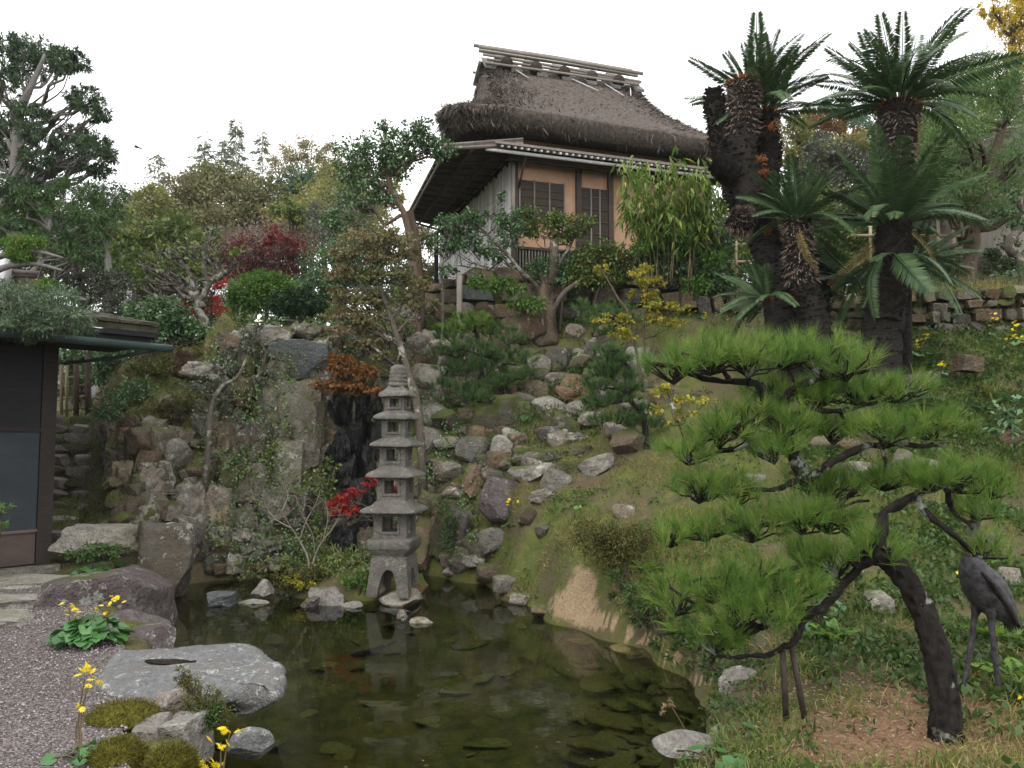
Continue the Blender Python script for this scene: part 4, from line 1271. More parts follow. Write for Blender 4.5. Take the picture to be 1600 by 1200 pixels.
def build_slope_stones():
    rg = np.random.default_rng(31)
    root = thing('rock_slope', None, None, (1, 12, 1.5), kind='structure')
    key = [
        (676, 591, 38, 20, 'pale', .08), (782, 618, 28, 20, 'brown', 0), (877, 596, 27, 12, 'pale', -.05), (918, 597, 15, 8, 'grey', .2),
        (860, 640, 32, 17, 'pale', .35), (892, 618, 27, 15, 'brown', 0), (835, 617, 18, 18, 'brown', 0), (873, 566, 20, 20, 'grey', 0),
        (912, 573, 22, 16, 'brown', -.3), (935, 547, 28, 20, 'grey', .1), (842, 575, 20, 20, 'grey', .1), (741, 704, 22, 22, 'grey', 0),
        (700, 737, 30, 16, 'grey', .25), (742, 750, 17, 26, 'brown', .1), (788, 778, 36, 33, 'purple', .08), (837, 738, 38, 13, 'pale', -.16),
        (869, 752, 21, 17, 'grey', .2), (845, 775, 20, 14, 'grey', -.3), (822, 810, 16, 17, 'brown', 0), (848, 831, 11, 10, 'grey', 0),
        (770, 850, 22, 18, 'grey', -.3), (719, 830, 20, 40, 'purple', .05), (988, 696, 30, 24, 'brown', -.2), (933, 728, 26, 15, 'pale', -.35),
        (964, 677, 20, 12, 'pale', .3), (896, 684, 22, 7, 'pale', .05), (857, 681, 20, 13, 'purple', 0), (975, 800, 17, 12, 'grey', 0),
        (664, 856, 24, 32, 'brown', 0), (693, 838, 16, 40, 'mossy', 0), (785, 706, 17, 22, 'pale', .1), (848, 714, 26, 12, 'mossy', 0),
        (700, 545, 30, 18, 'pale', -.3), (655, 545, 24, 28, 'pale', .2), (790, 648, 28, 26, 'mossy', 0), (760, 655, 24, 22, 'mossy', 0),
        (705, 660, 25, 18, 'mossy', 0), (720, 620, 22, 16, 'mossy', 0), (680, 650, 22, 18, 'pale', 0), (672, 690, 18, 20, 'grey', .3),
        (690, 620, 16, 16, 'grey', 0), (910, 705, 18, 10, 'mossy', 0), (930, 655, 26, 12, 'grey', 0), (995, 640, 30, 16, 'grey', 0),
        (720, 885, 16, 10, 'grey', 0), (740, 880, 20, 14, 'grey', 0), (705, 895, 14, 8, 'pale', 0), (765, 895, 22, 14, 'brown', 0),
        (790, 915, 18, 12, 'grey', 0), (815, 935, 18, 11, 'pale', 0), (850, 955, 20, 11, 'brown', 0), (750, 860, 18, 20, 'mossy', 0),
        (905, 640, 18, 14, 'grey', 0), (810, 690, 16, 12, 'brown', 0), (760, 725, 16, 12, 'mossy', 0), (890, 730, 18, 10, 'mossy', 0),
        (1000, 560, 26, 18, 'grey', 0), (1030, 620, 22, 16, 'brown', 0), (740, 585, 20, 12, 'grey', 0), (810, 520, 36, 24, 'brown', 0),
        (770, 500, 34, 26, 'brown', 0), (640, 500, 26, 18, 'grey', .3), (670, 480, 22, 16, 'brown', 0), (705, 495, 26, 16, 'brown', 0),
    ]
    for i, (px, py, hw, hh, mn, t) in enumerate(key):
        lay(root, px, py, hw * 1.12, hh * 1.15, mn, i, tilt=t, rg=rg, level=3 if hw > 24 else 2, crag=i % 4 == 1, sink=-.05)
    # further stones of the revetment between the large ones
    for i in range(230):
        px, py = rg.uniform(640, 1010), rg.uniform(520, 880)
        if py > 560 + (1040 - px) * .75 + 20 and px > 760:
            continue
        s = rg.uniform(9, 21)
        lay(root, px, py, s * rg.uniform(.9, 1.5), s * rg.uniform(.6, 1.0), rg.choice(['grey', 'brown', 'mossy', 'grey', 'mossy', 'brown', 'pale']), i, tilt=rg.normal() * .25, rg=rg, sink=.2)
    # stones on the right slope
    key = [(1340, 735, 34, 14, 'grey', .15), (1410, 725, 26, 22, 'pale', .1), (1445, 735, 22, 20, 'pale', -.2), (1425, 600, 28, 14, 'grey', -.1),
           (1315, 690, 30, 22, 'brown', 0), (1290, 700, 26, 18, 'grey', 0), (1350, 680, 22, 18, 'brown', 0), (1375, 945, 22, 22, 'pale', .1),
           (1580, 910, 16, 24, 'pale', 0), (1545, 850, 14, 18, 'grey', 0), (1585, 690, 26, 16, 'brown', 0), (1460, 590, 18, 10, 'pale', 0),
           (1180, 750, 20, 10, 'grey', 0), (1500, 800, 18, 10, 'grey', 0), (1300, 880, 26, 20, 'grey', 0), (1250, 735, 24, 14, 'brown', 0)]
    for i, (px, py, hw, hh, mn, t) in enumerate(key):
        lay(root, px, py, hw, hh, mn, i + 3, tilt=t, rg=rg)


build_slope_stones()


def build_cliff():
    rg = np.random.default_rng(44)
    root = thing('cliff', None, None, (-4, 12.4, 1.5), kind='structure')
    key = [
        (468, 568, 46, 30, 'blue', -.08), (415, 530, 40, 26, 'pale', .1), (465, 640, 36, 48, 'cliff', .1), (430, 650, 24, 50, 'cliff', -.1),
        (480, 700, 30, 60, 'cliff', .05), (450, 740, 24, 50, 'cliff', 0), (500, 640, 22, 60, 'grey', 0), (420, 600, 26, 36, 'cliff', .2),
        (300, 790, 34, 38, 'pale', .1), (345, 790, 24, 32, 'tan', -.1), (268, 715, 26, 28, 'pale', .2), (240, 750, 28, 24, 'grey', -.1),
        (350, 690, 24, 34, 'brown', .15), (345, 735, 22, 24, 'brown', .1), (320, 660, 24, 28, 'grey', .2), (225, 690, 24, 24, 'brown', 0),
        (195, 690, 18, 22, 'brown', 0), (248, 685, 12, 14, 'pale', .4), (270, 650, 22, 20, 'brown', 0), (320, 580, 36, 16, 'pale', .1),
        (345, 600, 22, 14, 'pale', .3), (290, 570, 24, 22, 'brown', 0), (380, 620, 20, 30, 'brown', 0), (400, 700, 24, 34, 'cliff', .1),
        (405, 760, 24, 30, 'cliff', 0), (380, 820, 26, 26, 'grey', 0), (430, 800, 30, 36, 'cliff', .1), (470, 800, 22, 40, 'grey', 0),
        (225, 805, 26, 18, 'pale', 0), (385, 850, 18, 16, 'grey', .3), (400, 868, 26, 12, 'pale', -.2), (415, 855, 24, 14, 'pale', .1),
        (350, 850, 24, 20, 'pale', .1), (330, 880, 22, 22, 'grey', 0), (375, 885, 10, 18, 'pale', 0), (355, 893, 14, 10, 'brown', 0),
        (410, 885, 16, 10, 'brown', 0), (440, 880, 20, 12, 'grey', 0), (300, 850, 26, 24, 'grey', 0), (500, 740, 20, 44, 'cliff', 0),
        (520, 640, 16, 40, 'pale', .1), (370, 560, 24, 20, 'cliff', 0), (600, 640, 16, 50, 'grey', 0), (610, 700, 16, 50, 'mossy', 0),
        (625, 770, 14, 36, 'brown', 0), (445, 500, 30, 16, 'blue', 0), (510, 545, 28, 20, 'brown', 0), (480, 520, 24, 14, 'grey', .2),
        (180, 720, 20, 20, 'mossy', 0), (210, 770, 22, 18, 'mossy', 0), (260, 800, 20, 16, 'grey', .2), (215, 655, 20, 16, 'mossy', 0),
        (560, 545, 34, 20, 'cliff', 0), (600, 545, 26, 22, 'grey', 0), (180, 760, 14, 12, 'brown', 0),
    ]
    for i, (px, py, hw, hh, mn, t) in enumerate(key):
        lay(root, px, py, hw * 1.12, hh * 1.12, mn, i + 2, tilt=t, rg=rg, level=3, depth=.30 * rg.uniform(.8, 1.3), sink=.25, crag=i % 5 != 0)
    for i in range(240):
        px, py = rg.uniform(170, 640), rg.uniform(530, 885)
        if px < 330 and py < 640:
            continue
        s = rg.uniform(9, 26)
        lay(root, px, py, s * rg.uniform(.8, 1.3), s * rg.uniform(.8, 1.5), rg.choice(['cliff', 'brown', 'cliff', 'mossy', 'cliff']), i, tilt=rg.normal() * .3, rg=rg, depth=.24, sink=.4, crag=i % 3 != 0)
    # wet black slabs behind the pagoda
    for i, (px, py, hw, hh) in enumerate([(540, 640, 18, 40), (565, 630, 16, 34), (535, 700, 16, 40), (560, 690, 15, 44), (548, 750, 20, 36), (575, 740, 16, 46), (530, 790, 20, 30), (560, 800, 22, 36), (585, 690, 14, 40), (520, 740, 12, 40), (545, 600, 26, 18), (580, 800, 18, 40), (540, 840, 24, 26), (590, 640, 12, 30), (525, 660, 10, 34)]):
        lay(root, px, py, hw, hh, 'wet', i + 1, tilt=rg.normal() * .1, rg=rg, depth=.3, sink=-.1, crag=True)


build_cliff()


def build_boulders():
    def B(px, py, Y, dims, seed, mn, label, rz=0.0, tilt=(0, 0), level=4, group=None, name='boulder', **k):
        c = Pt(px, py, Y)
        o = rock(name, c, dims, seed, MR[mn], rz=rz, tilt=tilt, level=level, **k)
        tag(o, label, 'rock', group, 'thing')
        return o
    B(168, 952, 8.45, (.62, .50, .42), 201, 'purple', 'big purple-grey boulder with pale lichen between gravel and pond', .2, (0, .06), planes=10, dmin=.55, dmax=.85, rough=.05, blocky=.6)
    B(262, 872, 10.45, (.46, .34, .50), 202, 'grey', 'upright grey rock slab with lichen at the left end of the pond', .3, (.1, .1), planes=8, blocky=.8)
    B(150, 842, 10.35, (.62, .28, .20), 203, 'step', 'long grey stone slab lying below the mossy steps', .05, (0, .03), planes=6, blocky=1.0, dmin=.75, dmax=.95)
    B(205, 988, 7.7, (.36, .30, .22), 216, 'purple', 'small stone at the waterside foot of the purple boulder', .3, planes=7)
    B(236, 1004, 7.15, (.25, .24, .17), 227, 'purple', 'low purplish stone between the purple boulder and the flat stone', .4, planes=7)
    B(152, 1012, 7.05, (.14, .10, .08), 217, 'tan', 'small tan stone behind the wide flat stone', .1, planes=7)
    B(237, 1168, 4.72, (.115, .14, .16), 205, 'edge', 'pale pinkish edging stone beside the moss cushion, cut square', .1, planes=5, blocky=1, dmin=.75, dmax=.95)
    B(288, 1160, 4.85, (.125, .20, .17), 206, 'edge', 'pale cracked edging stone at the water below the flat stone', -.1, planes=6, blocky=1, dmin=.7, dmax=.95)
    B(275, 1108, 5.25, (.15, .14, .13), 207, 'edge', 'grey edging stone wedged under the flat stone', .2, planes=7, blocky=.8)
    B(392, 1163, 4.95, (.14, .10, .10), 208, 'slab', 'pointed stone breaking the water beside the yellow flowers', .3, planes=6)
    B(348, 938, 9.9, (.21, .14, .10), 209, 'blue', 'flat-topped dark stone standing in the pond left of the island', .0, planes=6, blocky=1)
    B(408, 925, 10.2, (.16, .14, .16), 210, 'pale', 'pale rounded stone at the left tip of the island', .2, planes=8)
    B(395, 942, 10.0, (.20, .10, .05), 218, 'grey', 'thin flat stone just above the water by the island tip')
    B(518, 938, 9.95, (.30, .22, .17), 211, 'edge', 'jagged grey rock at the front of the island', .1, (.1, .15), planes=14, dmin=.4, dmax=.8, rough=.1)
    B(487, 945, 9.85, (.14, .12, .11), 219, 'purple', 'small purplish rock at the front foot of the island')
    B(553, 950, 9.8, (.16, .12, .08), 220, 'edge', 'low pale rock at the island waterline near the grass tuft')
    B(630, 935, 10.05, (.30, .28, .13), 212, 'pale', 'pale lichen-covered base stone under the pagoda', .1, planes=8, dmin=.6)
    B(652, 915, 10.35, (.15, .2, .16), 221, 'brown', 'brown stone leaning behind the pagoda foot')
    B(588, 922, 10.05, (.12, .12, .10), 222, 'tan', 'small tan stone left of the pagoda foot')
    B(628, 964, 9.1, (.06, .05, .08), 213, 'pale', 'small pale stone poking out of the water before the pagoda')
    B(660, 972, 8.95, (.15, .09, .06), 214, 'grey', 'flat wet stone in the water right of the small pale stone')
    B(1162, 1085, 5.75, (.20, .15, .22), 215, 'pale', 'upright rock crusted with white lichen on the pond bank', .3, (.1, -.25), planes=9, rough=.1)
    B(1085, 1168, 4.75, (.26, .16, .085), 223, 'edge', 'long pointed grey stone at the water edge, front of the bank', .35, (.05, .2), planes=8)
    B(1135, 1160, 4.85, (.11, .1, .10), 225, 'grey', 'grey stone behind the round leaves on the bank', .2, planes=7)
    B(1205, 1188, 4.55, (.155, .11, .125), 224, 'mossy', 'square-cut lichen-spotted stone at the lower edge of the bank', .15, planes=4, blocky=1, dmin=.78, dmax=.95)
    B(1512, 568, 10.9, (.19, .16, .14), 226, 'brown', 'square brown cut stone in the grass of the upper slope', .1, planes=4, blocky=1, dmin=.8, dmax=.95)
    # moss cushions at the gravel edge
    for px, py, hw, hh, lab in ((192, 1128, 55, 24, 'olive moss cushion between the gravel and the edging stones'), (182, 1190, 40, 22, 'small moss cushion at the lower edge near the round leaves'), (268, 1200, 34, 16, 'moss patch at the bottom edge under the pale edging stones')):
        p = onz(px, py, .34)
        m = mpp(p[1])
        V, T = rock_geo(60 + hw, 4, 4, .8, 1.0, .06)
        mb = MB().add(V * np.array((hw * m, hh * m * 2.0, .10)) + p, None, T)
        mm = bpy.data.materials.get('moss_cushion') or simple('moss_cushion', (.105, .095, .016), .95, .1, 0, 30, .6, .9)
        o = part('moss_cushion', mb, mm, base=p)
        tag(o, lab, 'moss', None, 'thing')
    # the wide flat stone
    out = [(150, 1066), (152, 1046), (165, 1024), (200, 1010), (240, 1007), (285, 1005), (330, 1004), (372, 1000), (408, 1003), (432, 1022), (446, 1042), (445, 1062), (432, 1078), (405, 1072), (370, 1066), (345, 1072), (318, 1080), (280, 1086), (240, 1086), (195, 1082), (165, 1078)]
    P = np.array([onz(a, b, .40) for a, b in out])
    P = curve(np.vstack([P, P[:1]]), 126)[:-1]
    c = P.mean(0)
    rings = []
    for k, dz in ((.0, .0), (.1, 0), (.2, 0), (.3, .0), (.4, 0), (.5, .0), (.6, 0), (.7, -.001), (.78, -.003), (.86, -.006), (.92, -.012), (.985, -.045), (1.0, -.08), (.975, -.10), (.90, -.13), (.78, -.17), (.6, -.22)):
        r_ = c + (P - c) * max(k, .01)
        r_ = r_.copy(); r_[:, 2] = .40 + dz
        nn = fbm(r_ * 3.1, 4, 12)
        r_[:, 2] += nn * .030 * (1 if k < .9 else 1.3) + fbm(r_ * 11.0, 3, 14) * .008
        cr = np.abs((r_[:, 0] - c[0]) * .8 - (r_[:, 1] - c[1]) * .75 - .12 + .05 * fbm(r_ * 4, 2, 15))
        r_[:, 2] -= .018 * np.exp(-(cr / .018) ** 2)
        r_[:, :2] += (fbm(r_ * 4.0, 3, 13) * .02 * (k > .9))[:, None]
        rings.append(r_)
    dx = onz(272, 1030, .40)
    R_ = np.array(rings)
    e = ((R_[..., 0] - dx[0]) / .26) ** 2 + ((R_[..., 1] - dx[1]) / .10) ** 2
    R_[:13, :, 2] -= (.035 * np.exp(-e))[:13]
    fl = thing('flat_stone', 'wide flat grey stone slab jutting over the pond from the gravel', 'rock', (c[0], c[1], .1))
    part('slab', MB().loft(R_[::-1], cap0=True, cap1=True), MR['slab'], fl)
    th = np.linspace(0, 2 * np.pi, 40, endpoint=False)
    ring_ = np.array([[dx[0] + .21 * math.cos(t) * (1 + .18 * math.sin(3 * t)), dx[1] + .085 * math.sin(t) * (1 + .25 * math.cos(2 * t + 1)), .383] for t in th])
    part('puddle', MB().loft([ring_, np.array([dx[0], dx[1], .383]) + (ring_ - np.array([dx[0], dx[1], .383])) * .02], cap1=True), MS['tin'], fl, smooth=False, label='shallow puddle of rain water in the stone')
    # stepping slabs beside the storehouse
    for i, (px, py, hw, dy, lab) in enumerate(((40, 905, 62, .34, 'long stone slab on the ground in front of the storehouse'), (20, 935, 60, .3, 'worn stone slab at the gravel edge, nearer than the long one'), (-10, 962, 60, .3, 'stone slab half out of view beside the gravel'))):
        p = onz(px, py, .42)
        rock('paving_stone', (p[0], p[1], .37), (hw * mpp(p[1]), dy, .07), 240 + i, MR['step'], rz=.3, level=3, planes=6, blocky=1.0, dmin=.8, dmax=.96, label=lab, kind='thing', cat='stone')
    # sandy clay patch of the bank
    bk = [(905, 893), (880, 905), (850, 935), (825, 962), (870, 968), (930, 982), (1000, 1004), (1060, 1040), (1085, 1062), (1040, 1020), (990, 985), (955, 960), (945, 925), (935, 893)]


build_boulders()


def build_steps():
    rg = np.random.default_rng(7)
    st = thing('stone_steps', 'worn mossy stone steps climbing beside the dark storehouse', 'steps', (-5.6, 12, .4))
    n = 12
    for k in range(n):
        f = k / (n - 1)
        Y = 10.75 + f * 3.5
        px = np.interp(f, [0, .3, 1], [150, 120, 108])
        z = .55 + f * 1.85
        x = (px - 800) / FPX * Y
        V, T = rock_geo(700 + k, 2, 3, .8, .98, .04, 2, 1.0)
        for j in range(3 if k < 7 else 2):
            place('step', stone_mesh(k * 2 + j, 'step' if (k + j) % 3 else 'mossy', 2, 1.0), st, (x - .32 + .62 * j + rg.normal() * .05, Y + rg.normal() * .04, z - .06), (0, rg.normal() * .03, rg.normal() * .1), (.34 - .05 * f, .17, .11))


build_steps()


# ------------------------------------------------------------------ pagoda lantern
def build_pagoda():
    Y, cpx = 10.1, 614
    m = mpp(Y)
    base = Pt(617, 925, Y)
    yaw = R(-9)
    ax = np.array([[math.cos(yaw), math.sin(yaw), 0], [-math.sin(yaw), math.cos(yaw), 0], [0, 0, 1.0]])
    pg = thing('stone_pagoda', 'five-storey weathered stone pagoda standing on the pond island', 'pagoda', base)
    zc = lambda py: Pt(cpx, py, Y)[2]
    k = m / 1.237
    mat = MR['pagoda']
    X = lambda py: Pt(np.interp(py, [570, 925], [622, 615]), py, Y)

    def sq(py, hw, e=.16, dz=0.0, n=48):
        c = X(py); a = hw * k
        out = []
        for t in np.linspace(0, 2 * np.pi, n, endpoint=False) + np.pi / n:
            cs, sn = math.cos(t), math.sin(t)
            u = abs(cs) ** e * np.sign(cs); v = abs(sn) ** e * np.sign(sn)
            out.append(c + (np.array([u * a, v * a, dz * (abs(u * v)) ** 3])) @ ax)
        return out

    def wob(rings, amp=.006, seed=0):
        R_ = np.array(rings); s = R_.shape
        return (R_.reshape(-1, 3) + np.stack([fbm(R_.reshape(-1, 3) * 9, 3, seed + q) * amp for q in range(3)], -1)).reshape(s)
    for (pt, pe, hw) in ((603, 622, 30), (640, 657, 37), (681, 699, 42), (727, 746, 47), (778, 800, 54)):
        rings = [sq(pe - 3, hw * .55, .10), sq(pe - .5, hw * .90, .10), sq(pe, hw * .99, .09, .022), sq(pe - 1.5, hw, .09, .024), sq(pe - 4.5, hw * .97, .10, .022), sq(pe - 8.5, hw * .84, .12, .010), sq(pe - 12.5, hw * .68, .15), sq(pt + 2, hw * .53, .2), sq(pt, hw * .47, .25)]
        part('roof', MB().loft(wob(rings, .009, pe), cap0=True, cap1=True), mat, pg, sharp=40)
    for (p0, p1, hw) in ((620, 643, 19), (655, 683, 23), (697, 730, 25), (744, 781, 28), (798, 841, 32)):
        a = hw * k
        zt, zb = zc(p0), zc(p1)
        c = X((p0 + p1) / 2)
        h = zt - zb
        mb = MB()
        w = a * .30
        def bx(x0, x1, y0, y1, z0, z1):
            mb.box(c + np.array([(x0 + x1) / 2, (y0 + y1) / 2, 0]) @ ax + UP * ((z0 + z1) / 2 - c[2]), ((x1 - x0) / 2, (y1 - y0) / 2, (z1 - z0) / 2), ax)
        ws = a * .46
        bx(-a, a, -a, a, zb, zb + h * .30)
        bx(-a, a, -a, a, zt - h * .16, zt)
        for sx in (-1, 1):
            for sy in (-1, 1):
                x0, x1 = (-a, -ws) if sx < 0 else (ws, a)
                y0, y1 = (-a, -ws) if sy < 0 else (ws, a)
                bx(x0, x1, y0, y1, zb + h * .30, zt - h * .16)
        o = part('storey', mb, mat, pg, smooth=False)
        # raised window surrounds
        fr = MB()
        for d in ((0, -1), (1, 0), (0, 1), (-1, 0)):
            nx = np.array([d[0], d[1], 0.0]); tx = np.array([-d[1], d[0], 0.0])
            fx = np.stack([tx @ ax, nx @ ax, UP])
            cc = c + (nx * (a + .006)) @ ax
            z0, z1 = zb + h * .30, zt - h * .16
            for s in (-1, 1):
                fr.box(cc + (tx * s * (ws + .016)) @ ax + UP * ((z0 + z1) / 2 - c[2]), (.014, .008, (z1 - z0) / 2 + .03), fx)
            fr.box(cc + UP * (z0 - .016 - c[2]), (ws + .002, .008, .014), fx)
            fr.box(cc + UP * (z1 + .013 - c[2]), (ws + .002, .008, .012), fx)
        part('window_frame', fr, mat, o, smooth=False, kind='stuff')
    rings = [sq(869, 28, .1), sq(866, 30, .1), sq(856, 40, .09), sq(853, 42, .09), sq(842, 42.5, .09), sq(840, 41, .1), sq(838, 34, .12)]
    part('platform', MB().loft(wob(rings, .008, 4), cap0=True, cap1=True), mat, pg, sharp=40)
    # foot block with four arches
    hw0, hw1 = 34, 41
    z1, z0 = zc(868), base[2] - .02
    c0, c1 = X(925), X(868)
    leg = thing  # keep name table tidy
    mb = MB()
    N = 14
    for q in range(4):
        ca, sa = math.cos(q * math.pi / 2), math.sin(q * math.pi / 2)
        Rq = np.array([[ca, sa, 0], [-sa, ca, 0], [0, 0, 1.0]])
        def pt(u, f, inn):
            a = (hw1 + (hw0 - hw1) * f) * k
            y = -a + inn
            x = np.clip(u * a, y, -y)
            cc = c0 + (c1 - c0) * f
            v = np.array([x, y, 0.0]) @ Rq @ ax
            return np.array([cc[0] + v[0], cc[1] + v[1], z0 + (z1 - z0) * f])
        us = np.linspace(-1, 1, 2 * N + 1)
        def low(u):
            au = abs(u)
            if au >= .46: return 0.0
            t = au / .46
            return .70 * (1 - t ** 2.6) ** .5 if t < .99 else 0.0
        outer = [[pt(u, max(low(u), 0), 0) for u in us], [pt(u, .5 + .5 * low(u), 0) for u in us], [pt(u, 1, 0) for u in us]]
        d = .085
        inner = [[pt(u, max(low(u), 0), d) for u in us], [pt(u, 1, d) for u in us]]
        mb.loft([inner[1], inner[0], outer[0], outer[1], outer[2]], closed=False)
    part('foot', mb, mat, pg, smooth=False)
    mb = MB().loft([sq(866, 33, .1), sq(873, 33, .1)], cap0=True, cap1=True)
    part('foot_slab', mb, mat, pg, smooth=False)
    # finial
    def circ(py, r, n=24):
        c = X(py)
        return [c + np.array([math.cos(t) * r * m, math.sin(t) * r * m, 0]) for t in np.linspace(0, 2 * np.pi, n, endpoint=False)]
    prof = [(604, 15), (602, 16), (599, 15), (598, 12.5), (596, 14), (593, 14), (592, 12.5), (590, 13.5), (587, 13.3), (586, 12), (584, 12.8), (581, 12.5), (580, 11.3), (578, 12), (575, 11.5), (573, 10), (570, 6)]
    part('finial', MB().loft(wob([circ(a, b) for a, b in prof], .006, 2), cap0=True, cap1=True), mat, pg)


build_pagoda()


# ------------------------------------------------------------------ bronze crane
def build_crane():
    Y = 5.75
    foot = hit(1545, 1085)
    Y = foot[1]
    c = thing('crane_statue', 'dark bronze crane statue standing behind the pine trunk', 'statue', foot)
    P = lambda px, py, dy=0.0: Pt(px, py, Y + dy)
    m = mpp(Y)
    # body: rings along the spine from the neck down to the tail
    sp = [(1516, 862, 9), (1518, 876, 17), (1522, 892, 25), (1531, 908, 31), (1543, 925, 33), (1556, 940, 29), (1568, 953, 22), (1580, 966, 13), (1590, 976, 5)]
    mid = curve([P(a, b) for a, b, _ in sp], 32)
    rad = np.interp(np.linspace(0, 1, len(mid)), np.linspace(0, 1, len(sp)), [q[2] for q in sp]) * m
    mb = MB().tube(mid, rad * .92, 16)
    part('body', mb, MS['bronze'], c)
    nk = curve([P(1518, 872), P(1513, 858), P(1516, 840), P(1524, 822), P(1526, 804), P(1519, 790), P(1508, 787)], 30)
    nr = np.interp(np.linspace(0, 1, len(nk)), [0, .15, .4, .8, .92, 1], [13, 9.5, 6.5, 5.5, 8, 6]) * m
    part('neck', MB().tube(nk, nr, 10), MS['bronze'], c)
    part('beak', MB().tube([P(1510, 788), P(1494, 793), P(1474, 799)], [4 * m, 3 * m, .8 * m], 8), MS['bronze'], c)
    # folded wings: overlapping feather plates on both sides
    for sgn in (-1, 1):
        for k in range(9):
            f = k / 8
            a = P(1534 + 16 * f, 893 + 22 * f, sgn * (.150 - .03 * f)); b = P(1572 + 22 * f, 945 + 40 * f * .9, sgn * (.10 - .05 * f) + .0)
            pts = curve([a, (a + b) / 2 + np.array([.012, sgn * .02, .01]), b], 8)
            w_ = np.interp(np.linspace(0, 1, len(pts)), [0, .3, .8, 1], [.014, .034, .026, .003])
            rings = []
            for p_, ww in zip(pts, w_):
                up = np.array([.55, 0, .8])
                rings.append([p_ + up * ww, p_ + np.array([0, sgn * .010, 0]), p_ - up * ww, p_ - np.array([0, sgn * .004, 0])])
            part('feather', MB().loft(rings, cap0=True, cap1=True), MS['bronze'], c)
    for k in range(7):
        f = k / 6
        a = P(1566 + 10 * f, 944 + 8 * f, .05 - .1 * f); b = P(1570 + 26 * f, 985 - 4 * abs(f - .5), .06 - .12 * f)
        pts = curve([a, (a + b) / 2 + np.array([.01, 0, .01]), b], 7)
        w_ = np.interp(np.linspace(0, 1, len(pts)), [0, .5, 1], [.018, .022, .002])
        part('tail_feather', MB().loft([[p_ + np.array([ww, 0, 0]), p_ + np.array([0, .008, 0]), p_ - np.array([ww, 0, 0]), p_ - np.array([0, .008, 0])] for p_, ww in zip(pts, w_)], cap0=True, cap1=True), MS['bronze'], c)
    for (pts, dy) in (([(1531, 930), (1526, 950), (1522, 968), (1517, 1010), (1510, 1050), (1504, 1078)], .06), ([(1546, 930), (1548, 955), (1549, 975), (1554, 1020), (1559, 1060), (1562, 1093)], -.05)):
        q = [P(a, b, dy) for a, b in pts]
        q[-1][2] = Hs(q[-1][0], q[-1][1]) + .01
        cu = curve(q, 24)
        rr = np.interp(np.linspace(0, 1, len(cu)), [0, .2, .35, .55, .62, .7, 1], [13, 9, 5.2, 4, 5.4, 3.8, 4]) * m
        lg = part('leg', MB().tube(cu, rr, 8), MS['bronze'], c)
        e = q[-1]
        for a in (-.7, 0, .7, 3.14):
            L = .085 if a != 3.14 else .04
            part('toe', MB().tube([e, e + np.array([-math.cos(a) * L, -math.sin(a) * L * .8, -.012])], [.010, .004], 6), MS['bronze'], lg)


build_crane()
# ------------------------------------------------------------------ plants
DENS = 2.3


def E(px, py, hw, hh, Y, dr=None):
    """crown lobe from its outline in the photograph at distance Y"""
    m = mpp(Y)
    return (Pt(px, py, Y), np.array([hw * m, (dr if dr is not None else (hw + hh) * .5 * m), hh * m]))


def in_ball(rg, n, p=2.2):
    return unit(rg.normal(size=(n, 3))) * (rg.random((n, 1)) ** (1 / p))


def crown_mb(lobes, L, W, rg, dens=1.0, clump=.28, per=26, droop=.25, fold=.25, outp=2.6, mb=None, flat=1.0, jitter=1.0, col=None):
    """leaves in clumps through the volume of every lobe; dens = leaves per square metre of lobe surface x100"""
    mb = mb or MB()
    C_, D_, N_, R_, LL = [], [], [], [], []
    for li, (c, r) in enumerate(lobes):
        area = 4 * np.pi * ((r[0] * r[1]) ** 1.6 / 3 + (r[0] * r[2]) ** 1.6 / 3 + (r[1] * r[2]) ** 1.6 / 3) ** (1 / 1.6)
        n = int(max(40, dens * DENS * area * 1.1 / (L * W)))
        nc = max(5, n // per)
        cc = in_ball(rg, nc, outp)
        ctr = c + cc * r
        sd = clump * (r.prod() ** (1 / 3)) * rg.uniform(.6, 1.3, nc)
        k = rg.integers(nc, size=n)
        off = rg.normal(size=(n, 3)) * .5 * sd[k][:, None] * jitter
        off[:, 2] *= flat
        p = ctr[k] + off
        out = unit(cc[k] * .8 + off / np.maximum(sd[k][:, None], .01) * .5 + rg.normal(size=(n, 3)) * .55)
        out[:, 2] -= droop * rg.random(n)
        nn = np.array([0, 0, 1.0]) + rg.normal(size=(n, 3)) * .55 + cc[k] * .4
        cr = rg.random(nc)
        C_.append(p); D_.append(out); N_.append(nn)
        v = cr[k] * .55 + rg.random(n) * .45
        if col is not None:
            v = np.clip(v * (1 - .5) + col[li] * .5, 0, 1)
        R_.append(v); LL.append(rg.uniform(.7, 1.25, n))
    s = np.concatenate(LL)
    mb.leaves(np.vstack(C_), np.vstack(D_), np.vstack(N_), L * s, W * s, fold, np.concatenate(R_), .12)
    return mb


def wig(a, b, rg, amp=.12, n=7, sag=0.0):
    """crooked path between two points"""
    a, b = np.asarray(a, float), np.asarray(b, float)
    t = np.linspace(0, 1, n)[:, None]
    L = np.linalg.norm(b - a)
    p = a * (1 - t) + b * t
    w = np.sin(t * np.pi)
    p = p + rg.normal(size=(n, 3)) * amp * L * .35 * w
    p[:, 2] += (sag * L * w)[:, 0]
    return p


